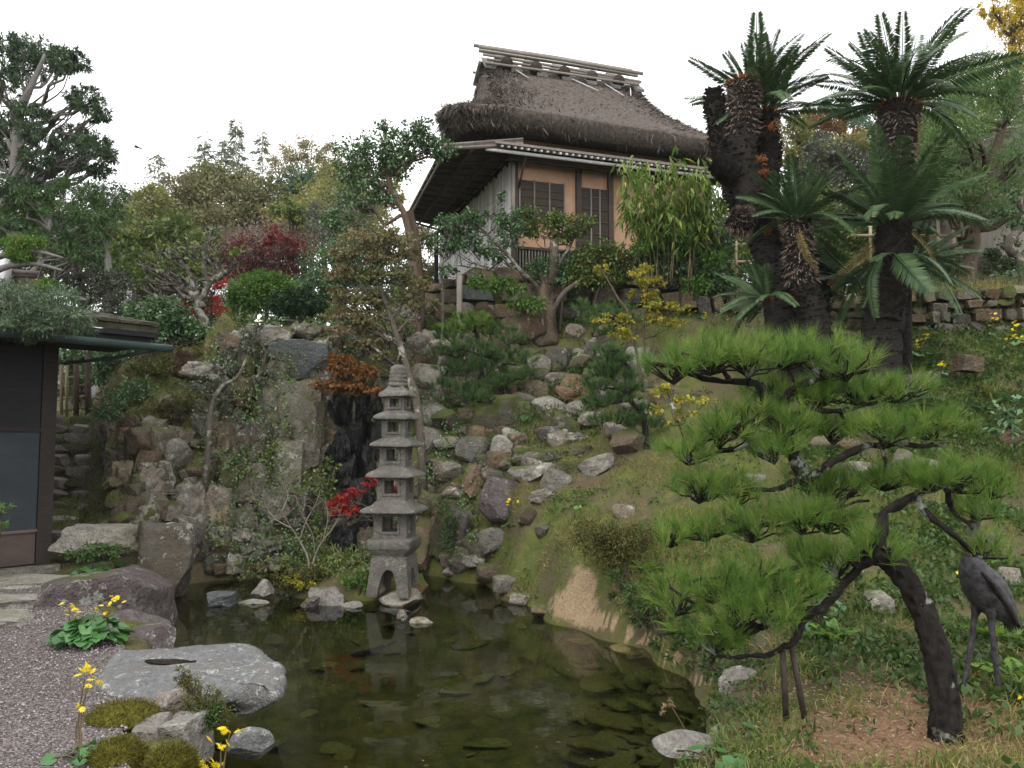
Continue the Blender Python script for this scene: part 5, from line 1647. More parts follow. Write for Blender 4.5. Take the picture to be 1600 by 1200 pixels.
def limbs(mb, trunk, r0, r1, lobes, rg, twigs=5, rt=.35, amp=.2, n=7, sides=6, tw_r=.012, start=.25):
    T = np.asarray(trunk)
    tr = lerp_r(r0, r1, len(T), .8)
    for c, r in lobes:
        # leave the trunk a bit below the lobe
        d = np.linalg.norm(T - c, axis=1) + np.maximum(0, T[:, 2] - c[2] + .1 * np.linalg.norm(T[-1] - T[0])) * 2.0
        lo = int(len(T) * start)
        i = lo + int(np.argmin(d[lo:]))
        a = T[i]
        e = c - np.array([0, 0, r[2] * .35])
        p = wig(a, e, rg, amp, n, -.06)
        rr = lerp_r(max(min(tr[i] * .7, r0 * rt * 1.6), tw_r * 1.5), tw_r, n)
        mb.tube(p, rr, sides)
        for q in range(twigs):
            f = rg.uniform(.35, 1.0)
            j = min(int(f * (n - 1)), n - 1)
            t = c + in_ball(rg, 1, 3)[0] * r * .9
            mb.tube(wig(p[j], t, rg, amp, 5), lerp_r(max(rr[j] * .6, tw_r * .7), tw_r * .35, 5), 4)


def tree(name, label, cat, trunk, r0, r1, lobes, leaf, L, W, bark, seed, dens=1.0, group=None, clump=.28, per=26, twigs=5, droop=.25, extra=None, flat=1.0, tw_r=.012, amp=.2, outp=2.6, col=None, sides=8, start=.25, rt=.35):
    rg = np.random.default_rng(seed)
    tp = curve(trunk, 16)
    t = thing(name, label, cat, tp[0], group)
    mb = MB().tube(tp, lerp_r(r0, r1, len(tp), .8) * (1 + .08 * rg.normal(size=len(tp))), sides)
    limbs(mb, tp, r0, r1, lobes, rg, twigs, rt, amp, tw_r=tw_r, start=start)
    part('trunk', mb, bark, t)
    part('crown', crown_mb(lobes, L, W, rg, dens, clump, per, droop, flat=flat, outp=outp, col=col), ML[leaf], t)
    if extra:
        lo2, lf2, d2 = extra
        part('leaves', crown_mb(lo2, L, W, rg, d2, clump, per, droop, flat=flat), ML[lf2], t)
    return t


def gp(px, Y):
    a = (px - 800.0) / FPX
    return np.array([a * Y, Y, Hs(a * Y, Y)])


# ---- far trees on the hill behind
FG = 'trees on the hillside behind the garden'


def far_trees():
    def ft(label, px, Y, lobes, leaf, L, seed, dens=.9, bark='dark', r0=.25, name='background_tree', clump=.30, W=None, tw=4, group=FG, outp=3.0):
        b = gp(px, Y)
        top = lobes[0][0]
        L = L * .66
        tree(name, label, 'tree', [b - UP * .3, (b + top) / 2 + np.array([.2, 0, 0]), top], r0, .06, lobes, leaf, L, W or L * .6, MB_[bark], seed, dens * 1.15, group, clump * .8, 60, tw, tw_r=.03, outp=outp, sides=6)
    ft('large dome-shaped brownish-green tree topping the hill on the left', 345, 38, [E(345, 330, 100, 45, 38), E(270, 335, 62, 45, 37), E(405, 320, 48, 48, 38), E(345, 285, 70, 26, 39), E(300, 300, 50, 30, 38), E(330, 375, 80, 40, 36), E(420, 345, 40, 40, 37)], 'far', .26, 401, .8)
    ft('olive tree with loose top at the left shoulder of the hill', 205, 34, [E(225, 345, 40, 45, 34), E(190, 370, 45, 45, 33), E(240, 310, 28, 20, 34), E(215, 400, 60, 40, 32)], 'far2', .22, 402, .7)
    ft('airy pale yellow-green tree against the sky, centre of the hill', 480, 44, [E(480, 240, 45, 18, 44), E(450, 255, 35, 18, 44), E(515, 245, 30, 18, 44), E(490, 275, 45, 16, 43)], 'farpale', .20, 403, .42, 'pod', clump=.42)
    ft('dark green conifer mass below the airy pale tree', 470, 40, [E(468, 295, 34, 32, 40), E(500, 300, 40, 30, 40), E(445, 300, 20, 20, 40)], 'fargreen', .2, 404, .9)
    ft('olive rounded tree between the pale tree and the camellia', 530, 34, [E(530, 320, 60, 40, 34), E(490, 345, 50, 30, 32), E(560, 360, 60, 40, 32), E(590, 300, 40, 40, 33)], 'far2', .2, 405, .7)
    ft('small bright olive shrub crown in the middle of the hill', 455, 30, [E(452, 325, 26, 14, 30), E(470, 335, 26, 14, 30)], 'shrub', .16, 406, .9)
    ft('leafless grey-brown tree below the dome tree', 370, 29, [E(350, 400, 60, 32, 29), E(400, 390, 60, 30, 29), E(440, 370, 50, 25, 30), E(380, 430, 70, 30, 28)], 'greyred', .13, 407, .38, 'pod', tw=14, clump=.5)
    ft('grey-green thin-leaved tree left of the camellia', 520, 27, [E(515, 370, 50, 28, 27), E(545, 330, 46, 30, 27), E(500, 340, 30, 20, 28)], 'greyleaf', .14, 408, .4, 'pod', tw=10, clump=.45)
    ft('thin pale tree beside the tall garden pine at the left', 160, 24, [E(160, 300, 34, 24, 24), E(190, 330, 26, 26, 24), E(140, 340, 36, 26, 24)], 'greyleaf', .13, 409, .45, 'pod', clump=.45)
    ft('dark mass of evergreens low on the left hillside', 120, 24, [E(120, 380, 60, 40, 24), E(60, 400, 60, 44, 24), E(180, 400, 50, 40, 25), E(10, 380, 50, 40, 24)], 'fargreen', .16, 410, .8)
    ft('dull green tree hidden behind the red maple', 520, 22, [E(520, 430, 50, 45, 22), E(560, 400, 45, 45, 22), E(490, 460, 45, 30, 21), E(600, 440, 40, 50, 20)], 'camellia', .12, 411, .7)
    ft('olive tree on the far left edge of the hillside', 40, 30, [E(20, 340, 60, 36, 30), E(80, 345, 50, 36, 30)], 'far2', .2, 412, .7)
    ft('pale green tree filling the hill left of the camellia crown', 500, 36, [E(500, 320, 50, 40, 36), E(460, 350, 50, 36, 36), E(540, 290, 44, 40, 37), E(440, 380, 60, 36, 35), E(560, 340, 50, 40, 36)], 'far2', .2, 413, .9)
    ft('brown-green tree behind the yellow-green broadleaf tree', 260, 32, [E(260, 390, 60, 40, 32), E(310, 420, 60, 40, 31), E(200, 430, 60, 36, 31), E(360, 460, 60, 36, 30)], 'far', .18, 414, .9)
    ft('grey-green tree low behind the gnarled tree', 300, 22, [E(280, 470, 60, 30, 22), E(220, 470, 50, 30, 22), E(350, 480, 50, 26, 22), E(160, 480, 50, 30, 22)], 'greyleaf', .12, 415, .7)
    # right side
    ft('hazy green tree at the hilltop between the palms', 1310, 42, [E(1320, 175, 50, 20, 44), E(1270, 190, 40, 24, 42), E(1360, 195, 50, 24, 42)], 'fargreen', .22, 420, .7)
    ft('russet tree on the hill between the palm crowns', 1285, 34, [E(1290, 195, 34, 20, 34), E(1265, 215, 26, 18, 34), E(1330, 215, 26, 16, 34)], 'mapleor', .18, 421, .6)
    ft('yellow-green tree behind the tall palm trunk', 1255, 28, [E(1245, 205, 30, 24, 28), E(1262, 235, 34, 24, 28), E(1235, 250, 26, 30, 28)], 'far2', .16, 422, .7)
    ft('silvery-leaved evergreen between the palm trunks', 1290, 20, [E(1290, 240, 45, 26, 20), E(1330, 260, 45, 26, 20), E(1270, 275, 36, 26, 20), E(1310, 300, 60, 30, 20)], 'greyleaf', .12, 423, .7)
    ft('green undergrowth tree behind the middle palm', 1300, 18, [E(1300, 330, 60, 36, 18), E(1260, 350, 40, 40, 18), E(1350, 350, 50, 40, 18), E(1290, 390, 60, 40, 17.5)], 'shrub', .11, 424, .6)
    ft('mixed evergreen behind the far right pine', 1460, 30, [E(1450, 180, 60, 50, 30), E(1530, 150, 60, 60, 30), E(1600, 160, 50, 70, 30), E(1500, 230, 70, 50, 28)], 'far2', .18, 425, .7)
    ft('yellow ginkgo hanging into the upper right corner', 1600, 22, [E(1580, 30, 34, 30, 22), E(1600, 75, 28, 40, 22), E(1550, 12, 24, 10, 22), E(1600, 10, 40, 30, 22)], 'ginkgo', .10, 426, .6, r0=.2)
    ft('dense green tree filling the hillside behind the slim cycad', 1290, 24, [E(1250, 300, 50, 36, 24), E(1310, 320, 50, 40, 24), E(1360, 300, 50, 40, 24), E(1270, 360, 60, 40, 24), E(1340, 380, 60, 40, 24), E(1220, 350, 30, 40, 24)], 'camellia', .16, 428, .9)
    ft('wooded slope tree behind the reddish pine trunk', 1480, 24, [E(1430, 300, 50, 44, 24), E(1490, 280, 50, 50, 24), E(1550, 300, 50, 50, 24), E(1600, 280, 50, 60, 24), E(1450, 370, 60, 40, 23), E(1540, 380, 60, 40, 23)], 'fargreen', .16, 429, .9)
    ft('green crown on the hill right of the tall cycad heads', 1350, 30, [E(1330, 235, 46, 26, 30), E(1380, 230, 40, 30, 30), E(1280, 250, 46, 30, 30), E(1430, 220, 40, 34, 30)], 'far2', .18, 430, .9)
    ft('green tree seen between the tea house roof and the tall cycad', 1150, 26, [E(1130, 400, 40, 40, 26), E(1170, 380, 40, 40, 26), E(1210, 400, 36, 44, 26), E(1150, 340, 36, 30, 26), E(1190, 330, 30, 30, 26)], 'far2', .16, 441, .9)
    ft('small treetop peeping over the right slope of the thatch', 1055, 30, [E(1055, 200, 14, 12, 30), E(1070, 215, 16, 14, 30), E(1090, 225, 16, 14, 30)], 'fargreen', .14, 427, .7)


far_trees()


def hedges():
    def hd(label, px, Y, lobes, leaf, L, seed, dens=.7, name='evergreen_shrub'):
        b = gp(px, Y)
        tree(name, label, 'shrub', [b - UP * .2, b + UP * .4, lobes[0][0]], .06, .02, lobes, leaf, L, L * .55, MB_['dark'], seed, dens, 'evergreen shrubs behind the garden', .26, 40, 4, tw_r=.012)
    hd('dark evergreen shrub behind the top of the mossy steps', 130, 19, [E(110, 575, 34, 20, 19), E(160, 570, 36, 24, 19), E(140, 545, 50, 18, 19), E(190, 560, 30, 24, 18), E(100, 550, 30, 20, 17), E(125, 590, 30, 18, 17.5), E(105, 610, 30, 14, 18)], 'camellia', .10, 601)
    hd('shrub filling the gap between the storehouse eave and the gnarled tree', 215, 16.5, [E(190, 560, 34, 26, 16.5), E(230, 545, 36, 26, 16.5), E(160, 580, 26, 20, 16.5), E(270, 550, 30, 22, 16.5)], 'camellia', .09, 602)
    hd('low green shrubs behind the clipped dome', 470, 17.5, [E(380, 505, 36, 18, 17.5), E(430, 500, 36, 18, 17.5), E(490, 500, 36, 22, 17.5), E(540, 500, 36, 24, 17.5), E(590, 505, 34, 22, 17.5), E(620, 480, 30, 30, 17.5)], 'shrub', .09, 603)
    hd('green bushes between the tea house and the tall palm', 1140, 16.8, [E(1110, 430, 36, 24, 16.8), E(1150, 410, 34, 30, 16.8), E(1190, 440, 34, 26, 16.8), E(1160, 370, 34, 30, 17), E(1120, 390, 30, 26, 17)], 'shrub', .08, 604)
    hd('leafy bushes behind the slim cycad', 1300, 17, [E(1250, 430, 40, 30, 17), E(1310, 430, 40, 30, 17), E(1360, 430, 36, 30, 17), E(1270, 380, 40, 30, 17.5), E(1330, 385, 40, 30, 17.5), E(1380, 380, 30, 30, 17.5)], 'weed', .08, 605)
    hd('bushes on the terrace behind the reddish pine trunk', 1480, 17, [E(1440, 400, 36, 26, 17), E(1480, 420, 34, 20, 17), E(1560, 400, 40, 26, 17), E(1600, 420, 30, 26, 17), E(1440, 350, 30, 26, 18)], 'weed', .08, 606, .5)

    hd('leafy shrub with reddish leaves left of the bamboo-clad wall', 655, 23, [E(650, 400, 30, 34, 23), E(668, 440, 26, 34, 23), E(640, 450, 30, 34, 23), E(660, 370, 24, 24, 23.5)], 'maple', .09, 607, .8)


hedges()


def bamboo_plumes():
    rg = np.random.default_rng(61)
    for i, (px, py, hw, n, lab) in enumerate(((250, 235, 20, 300, 'thinnest bamboo plume, farthest to the left above the dome tree'), (322, 205, 17, 420, 'slender bamboo plume above the middle of the dome tree'), (352, 215, 18, 560, 'short dense bamboo plume beside the tallest one'), (371, 186, 18, 700, 'tallest bamboo plume rising behind the dome tree'), (412, 205, 18, 420, 'bamboo plume leaning toward the pale airy tree'))):
        Y = 48 + i
        hw, n = hw * 1.25, n * 1.6
        top = Pt(px + 4, py, Y)
        b = gp(px - 4, Y)
        t = thing('bamboo_plume', lab, 'bamboo', b, 'bamboo plumes against the sky')
        tp = curve([b, (b + top) / 2, top + np.array([-.25, 0, -.8]), top], 14)
        part('culm', MB().tube(tp, lerp_r(.05, .012, len(tp)), 5), MW['bamboo_tan'], t)
        mb = MB()
        m = mpp(Y)
        low = Pt(px, min(py + 95, 300), Y)[2]
        for k in range(int(n / 9)):
            f = rg.random() ** .8
            z = top[2] - f * (top[2] - low)
            hwf = hw * m * (.25 + .85 * min(1, f * 1.8))
            c0 = np.array([np.interp(z, tp[:, 2], tp[:, 0]), Y, z])
            d = unit(np.array([rg.normal(), rg.normal(), .45]))
            e = c0 + d * hwf * rg.uniform(.5, 1.1)
            tt = rg.random((9, 1))
            p = c0 * (1 - tt) + e * tt
            p[:, 2] -= (tt[:, 0] ** 2) * .3
            D = np.tile(d, (9, 1)) + rg.normal(size=(9, 3)) * .4
            D[:, 2] -= .8
            mb.leaves(p, D, rg.normal(size=(9, 3)), rg.uniform(.3, .5, 9), .07, .15, rg.random(9))
        part('leaves', mb, ML['bamfar'], t)


bamboo_plumes()


# ---- garden trees, left and middle
def mid_trees():
    # tall clipped evergreen at the left edge
    Y = 15
    pads = [(20, 75, 32, 17), (62, 78, 40, 15), (110, 95, 30, 15), (85, 102, 34, 11), (35, 112, 30, 14), (-5, 120, 30, 18), (10, 150, 20, 10),
            (138, 158, 26, 17), (148, 176, 20, 12), (118, 160, 14, 10),
            (52, 180, 30, 9), (15, 192, 30, 10), (-10, 200, 24, 12), (55, 208, 26, 11), (20, 225, 34, 12),
            (120, 212, 26, 14), (150, 228, 28, 16), (165, 240, 14, 10), (110, 232, 24, 10), (150, 265, 26, 7), (100, 255, 26, 9), (60, 250, 26, 11), (0, 245, 30, 14),
            (75, 285, 26, 13), (20, 290, 40, 16), (-10, 310, 30, 16)]
    lobes = [E(a, b, c, d, Y + .8 * math.sin(i * 2.3), .40) for i, (a, b, c, d) in enumerate(pads)]
    b = gp(-40, Y)
    tree('clipped_evergreen', 'tall cloud-pruned evergreen with layered pads at the left edge', 'tree', [b, Pt(-30, 420, Y), Pt(-8, 330, Y), Pt(22, 290, Y), Pt(28, 220, Y), Pt(30, 180, Y), Pt(42, 150, Y), Pt(60, 110, Y), Pt(70, 85, Y)], .20, .03, lobes, 'podo', .10, .024, MB_['pod'], 431, .85, None, .16, 24, 6, .1, tw_r=.014, amp=.16, sides=8)
    # lower dark pine beside it
    pads = [(120, 300, 50, 18), (165, 310, 34, 18), (60, 310, 40, 14), (110, 335, 60, 14), (170, 335, 30, 14), (70, 345, 40, 10), (150, 360, 34, 12), (90, 375, 50, 14), (40, 330, 40, 12), (30, 370, 44, 12), (130, 395, 40, 12), (0, 350, 30, 14)]
    lobes = [E(a, b_, c, d, 14 + .6 * math.sin(i * 1.7), .36) for i, (a, b_, c, d) in enumerate(pads)]
    b = gp(10, 14)
    tree('garden_pine', 'dark layered pine below the tall cloud-pruned evergreen', 'tree', [b, Pt(20, 480, 14), Pt(60, 420, 14), Pt(75, 390, 14), Pt(78, 340, 14), Pt(80, 300, 14)], .14, .03, lobes, 'pinedk', .10, .016, MB_['pod'], 432, .6, None, .18, 24, 6, 0, tw_r=.012)
    for i, (px, py, hw, hh, lab) in enumerate(((38, 381, 34, 8, 'bright green mossy pad on the bare limb above the storehouse roof'), (38, 401, 24, 9, 'lower green mossy pad under the same bare limb'), (75, 447, 18, 10, 'small bright green pad just above the storehouse roof'))):
        Y = 12.5
        t = thing('pruned_pad', lab, 'shrub', Pt(px, py + hh, Y), 'bright pruned pads above the storehouse')
        rg = np.random.default_rng(70 + i)
        part('crown', crown_mb([E(px, py, hw, hh, Y, .25)], .05, .02, rg, 1.3, .3), ML['pine'], t)
        part('branch', MB().tube(curve([Pt(px - 60, py + 28, Y), Pt(px - 20, py + 14, Y), Pt(px + 20, py + 12, Y), Pt(px + 60, py + 22, Y)], 10), lerp_r(.06, .02, 10), 7), MB_['pod'], t)
    # low pine resting on the storehouse roof
    pads = [(30, 470, 40, 14), (70, 480, 45, 14), (110, 492, 36, 12), (20, 500, 40, 12), (70, 508, 50, 10), (120, 510, 26, 9), (10, 452, 30, 10), (90, 460, 40, 10), (40, 520, 40, 7)]
    lobes = [E(a, b_, c, d, 8.9 + .15 * math.sin(i * 1.7), .35) for i, (a, b_, c, d) in enumerate(pads)]
    b = np.array([-7.6, 8.6, .35])
    tree('roof_pine', 'olive-green pine spreading over the storehouse eave', 'tree', [b, np.array([-7.4, 8.7, 2.4]), Pt(-30, 510, 8.9), Pt(40, 512, 8.9), Pt(100, 515, 8.9)], .09, .02, lobes, 'podo', .06, .010, MB_['lichen'], 433, .30, None, .3, 20, 6, 0, tw_r=.008)
    # grey-green shrub on the roof line
    tree('grey_shrub', 'grey-leaved shrub behind the storehouse roof', 'shrub', [gp(140, 15), Pt(140, 500, 15), Pt(140, 460, 15)], .04, .02, [E(115, 432, 32, 18, 15), E(150, 435, 34, 18, 15), E(185, 440, 26, 14, 15), E(90, 445, 24, 14, 15), E(130, 460, 40, 12, 15)], 'greyleaf', .075, .035, MB_['lichen'], 434, .55, None, .35, 24, 8)
    # broad yellow-green tree
    tree('broadleaf_tree', 'yellow-green broadleaf tree with pale twigs in front of the hill', 'tree', [gp(240, 19), Pt(240, 460, 19), Pt(245, 400, 19), Pt(240, 350, 19)], .12, .03, [E(225, 355, 40, 24, 19), E(270, 365, 44, 30, 19), E(210, 395, 36, 30, 19), E(290, 400, 34, 30, 19), E(250, 420, 60, 30, 18.6), E(215, 440, 40, 24, 18.4), E(300, 430, 30, 22, 18.5)], 'shrub', .15, .09, MB_['lichen'], 435, .62, None, .32, 18, 14, tw_r=.016)
    # gnarled lichen tree above the cliff
    Y = 14.2
    t = tree('gnarled_tree', 'gnarled lichen-grey tree with crooked limbs above the cliff', 'tree', [gp(322, Y), Pt(318, 500, Y), Pt(308, 478, Y), Pt(318, 462, Y), Pt(330, 440, Y), Pt(342, 430, Y)], .10, .04, [E(245, 415, 22, 12, Y), E(215, 400, 24, 12, Y), E(345, 390, 24, 16, Y), E(370, 405, 18, 12, Y), E(260, 385, 24, 12, Y), E(300, 380, 24, 14, Y), E(330, 360, 20, 12, Y), E(225, 440, 18, 12, Y), E(285, 430, 16, 10, Y)], 'shrub', .085, .05, MB_['lichen'], 436, .22, None, .5, 10, 9, tw_r=.014, amp=.45, start=.1)
    mb = MB()
    rg = np.random.default_rng(5)
    for pts in ([(318, 480), (295, 455), (270, 440), (255, 425), (230, 418)], [(308, 470), (300, 440), (290, 415), (270, 400)], [(335, 435), (352, 425), (365, 410)], [(290, 450), (262, 452), (240, 440), (225, 440)], [(330, 440), (318, 415), (322, 395), (305, 380)]):
        c = curve([Pt(a, b, Y) for a, b in pts], 14)
        mb.tube(c + rg.normal(size=c.shape) * .012, lerp_r(.065, .022, len(c)), 7)
    part('limb', mb, MB_['lichen'], t, kind='stuff')
    # red maple far, with bright crown tips
    Y = 24
    tree('red_maple', 'dark red maple with scarlet top in front of the grey hillside tree', 'tree', [gp(440, Y), Pt(450, 470, Y), Pt(440, 420, Y), Pt(430, 390, Y)], .14, .03, [E(390, 395, 50, 22, Y), E(430, 385, 55, 24, Y), E(470, 400, 40, 22, Y), E(400, 425, 55, 20, Y), E(450, 430, 50, 18, Y), E(370, 420, 30, 18, Y)], 'darkred', .09, .07, MB_['lichen'], 437, .42, None, .35, 24, 10, flat=.6, tw_r=.018, extra=([E(425, 368, 28, 12, Y - 1.2), E(445, 372, 22, 10, Y - 1.2), E(410, 378, 20, 10, Y - 1.2), E(465, 385, 14, 9, Y - 1.2)], 'red', .28))
    tree('scarlet_maple', 'scarlet maple glimpsed behind the gnarled tree', 'tree', [gp(330, 19), Pt(330, 520, 19), Pt(330, 480, 19)], .06, .02, [E(335, 448, 22, 12, 19), E(350, 495, 24, 14, 19), E(310, 500, 24, 14, 19), E(300, 470, 20, 12, 19), E(330, 470, 20, 12, 19)], 'brightred', .09, .07, MB_['dark'], 438, .45, None, .35, 24, 6, flat=.6)
    tree('orange_maple', 'small orange maple glimpsed among the dark pines', 'tree', [gp(120, 22), Pt(115, 440, 22), Pt(110, 400, 22)], .06, .02, [E(60, 378, 26, 8, 22), E(165, 368, 18, 9, 22), E(40, 372, 16, 8, 22)], 'red', .10, .07, MB_['dark'], 439, .5, None, .35, 24, 4, flat=.6)
    # dark glossy shrub by the storehouse eave
    Y = 13.3
    tree('camellia_shrub', 'dark glossy camellia between the storehouse eave and the cliff', 'shrub', [gp(290, Y), Pt(285, 565, Y), Pt(265, 530, Y), Pt(250, 510, Y)], .06, .02, [E(230, 490, 34, 22, Y), E(265, 490, 36, 24, Y), E(290, 505, 30, 22, Y), E(215, 515, 34, 20, Y), E(255, 525, 40, 18, Y), E(185, 530, 30, 14, Y - .4), E(310, 520, 20, 16, Y)], 'camellia', .075, .045, MB_['dark'], 440, .75, None, .3, 22, 6)
    # light round shrub and clipped topiary
    tree('round_shrub', 'bright green rounded shrub next to the dark clipped dome', 'shrub', [gp(415, 15.2), Pt(415, 480, 15.2)], .05, .03, [E(408, 458, 52, 26, 15.2), E(385, 470, 30, 20, 15.2), E(430, 450, 36, 20, 15.2), E(410, 435, 30, 10, 15.2)], 'lightshrub', .06, .03, MB_['dark'], 441, 1.1, None, .24, 22, 3)
    tree('clipped_dome', 'dark green clipped dome-shaped evergreen on a short dark trunk', 'shrub', [gp(472, 14), Pt(474, 508, 14), Pt(466, 492, 14)], .06, .04, [E(462, 472, 42, 19, 14, .42), E(450, 478, 34, 16, 14, .4), E(478, 478, 30, 15, 14, .4), E(462, 462, 26, 9, 14, .3)], 'topiary', .042, .024, MB_['dark'], 442, 1.25, None, .2, 22, 3)
    # camellia tree beside the house
    Y = 14.4
    tree('camellia_tree', 'tall camellia with grey trunk leaning toward the tea house eave', 'tree', [gp(648, Y), Pt(652, 470, Y), Pt(648, 420, Y), Pt(640, 370, Y), Pt(630, 330, Y), Pt(612, 300, Y), Pt(606, 275, Y)], .11, .04, [E(560, 240, 38, 26, Y), E(595, 225, 34, 24, Y), E(620, 250, 36, 24, Y), E(645, 205, 22, 22, Y), E(670, 220, 26, 22, Y), E(690, 232, 22, 16, Y), E(640, 240, 30, 20, Y), E(575, 275, 38, 22, Y), E(545, 260, 22, 18, Y), E(600, 195, 12, 9, Y), E(658, 195, 16, 12, Y), E(560, 310, 36, 20, Y), E(600, 300, 26, 16, Y), E(530, 345, 34, 14, Y)], 'camellia', .075, .046, MB_['brown'], 443, .55, None, .36, 16, 9, tw_r=.012)
    t = thing('brown_trunk', 'bare reddish-brown trunk behind the maple beside the bamboo wall', 'trunk', gp(652, 14.9))
    part('stem', MB().tube(curve([gp(655, 14.9), Pt(655, 440, 14.9), Pt(648, 370, 14.9), Pt(640, 330, 14.9)], 12), lerp_r(.11, .07, 13), 9), MB_['brown'], t)
    # turning maple behind the pagoda
    Y = 12.75
    tree('turning_maple', 'maple turning yellow-green and rust, leaning above the pagoda', 'tree', [gp(664, Y - .1), Pt(655, 650, Y - .1), Pt(640, 590, Y), Pt(625, 540, Y), Pt(612, 500, Y), Pt(600, 465, Y), Pt(585, 430, Y), Pt(570, 395, Y)], .085, .02, [E(570, 370, 40, 12, Y), E(610, 372, 40, 12, Y), E(545, 395, 36, 12, Y), E(590, 400, 40, 12, Y), E(635, 395, 30, 12, Y), E(530, 425, 30, 10, Y), E(570, 430, 36, 11, Y), E(620, 430, 36, 12, Y), E(560, 465, 40, 10, Y), E(600, 470, 36, 10, Y), E(650, 450, 30, 10, Y), E(540, 490, 40, 10, Y), E(580, 505, 40, 9, Y), E(525, 460, 26, 10, Y), E(660, 475, 26, 8, Y), E(570, 535, 36, 9, Y), E(600, 555, 26, 9, Y), E(545, 515, 30, 8, Y)], 'maple', .055, .045, MB_['maple'], 444, .62, None, .42, 16, 5, flat=.5, tw_r=.008, amp=.3, col=[.9, .6, .8, .5, .7, 1, .4, .35, .5, .5, .6, .95, .8, .95, .5, .8, .7, .9])
    # low rust-coloured maple over the waterfall
    Y = 12.3
    tree('rust_maple', 'low rust and orange laceleaf maple over the dark wet rocks', 'shrub', [hit(612, 590), Pt(590, 588, 12.6), Pt(565, 580, 12.4), Pt(545, 582, Y)], .03, .012, [E(540, 575, 34, 12, Y), E(570, 585, 26, 13, Y), E(522, 602, 30, 11, Y), E(555, 606, 30, 10, Y), E(580, 608, 18, 9, Y), E(530, 560, 20, 9, Y)], 'mapleor', .04, .03, MB_['dark'], 445, .85, None, .3, 20, 4, flat=.5, tw_r=.006, droop=.8)
    # red spray beside the pagoda
    Y = 11.3
    tree('red_spray_maple', 'small bright red maple spray beside the pagoda above the water', 'shrub', [gp(595, 11.9), Pt(592, 850, 11.6), Pt(580, 800, 11.4), Pt(560, 785, Y)], .022, .008, [E(540, 775, 20, 8, Y), E(528, 790, 17, 9, Y), E(548, 795, 16, 8, Y), E(578, 752, 12, 7, Y), E(556, 768, 14, 6, Y), E(612, 762, 10, 10, Y), E(520, 800, 10, 7, Y)], 'brightred', .045, .03, MB_['maple'], 446, .65, None, .32, 16, 4, flat=.6, tw_r=.006, droop=.9)


mid_trees()


# ---- bare shrub on the island, twiggy plants
def bare_shrub():
    rg = np.random.default_rng(91)
    Y = 10.6
    b = gp(487, Y)
    t = thing('bare_shrub', 'leafless pale-barked shrub on the island left of the pagoda', 'shrub', b)
    stems = [[(487, 905), (482, 875), (468, 845), (455, 825), (440, 800), (425, 780)], [(487, 905), (492, 870), (505, 845), (520, 825), (530, 805)], [(468, 845), (478, 815), (492, 790), (500, 770)], [(455, 825), (432, 812), (415, 790), (412, 765)], [(492, 870), (488, 835), (470, 800), (462, 775)], [(505, 845), (512, 810), (508, 780)], [(440, 800), (450, 775), (445, 760)]]
    for i, s in enumerate(stems):
        q = [Pt(a, c, Y + .1 * math.sin(i * 2 + j)) for j, (a, c) in enumerate(s)]
        q[0] = b if i < 2 else q[0]
        mb = MB().tube(curve(q, 14), lerp_r(.020 if i < 2 else .010, .003, 15)[:len(curve(q, 14))], 5)
        st = part('stem', mb, MB_['bare'], t)
        tw = MB()
        cv = curve(q, 14)
        for k in range(10):
            a = cv[rg.integers(5, len(cv))]
            e = a + np.array([rg.normal() * .14, rg.normal() * .1, abs(rg.normal()) * .13 + .03])
            tw.tube(wig(a, e, rg, .25, 4), lerp_r(.004, .0015, 4), 3, cap=False)
        part('twig', tw, MB_['bare'], st, kind='stuff')


bare_shrub()


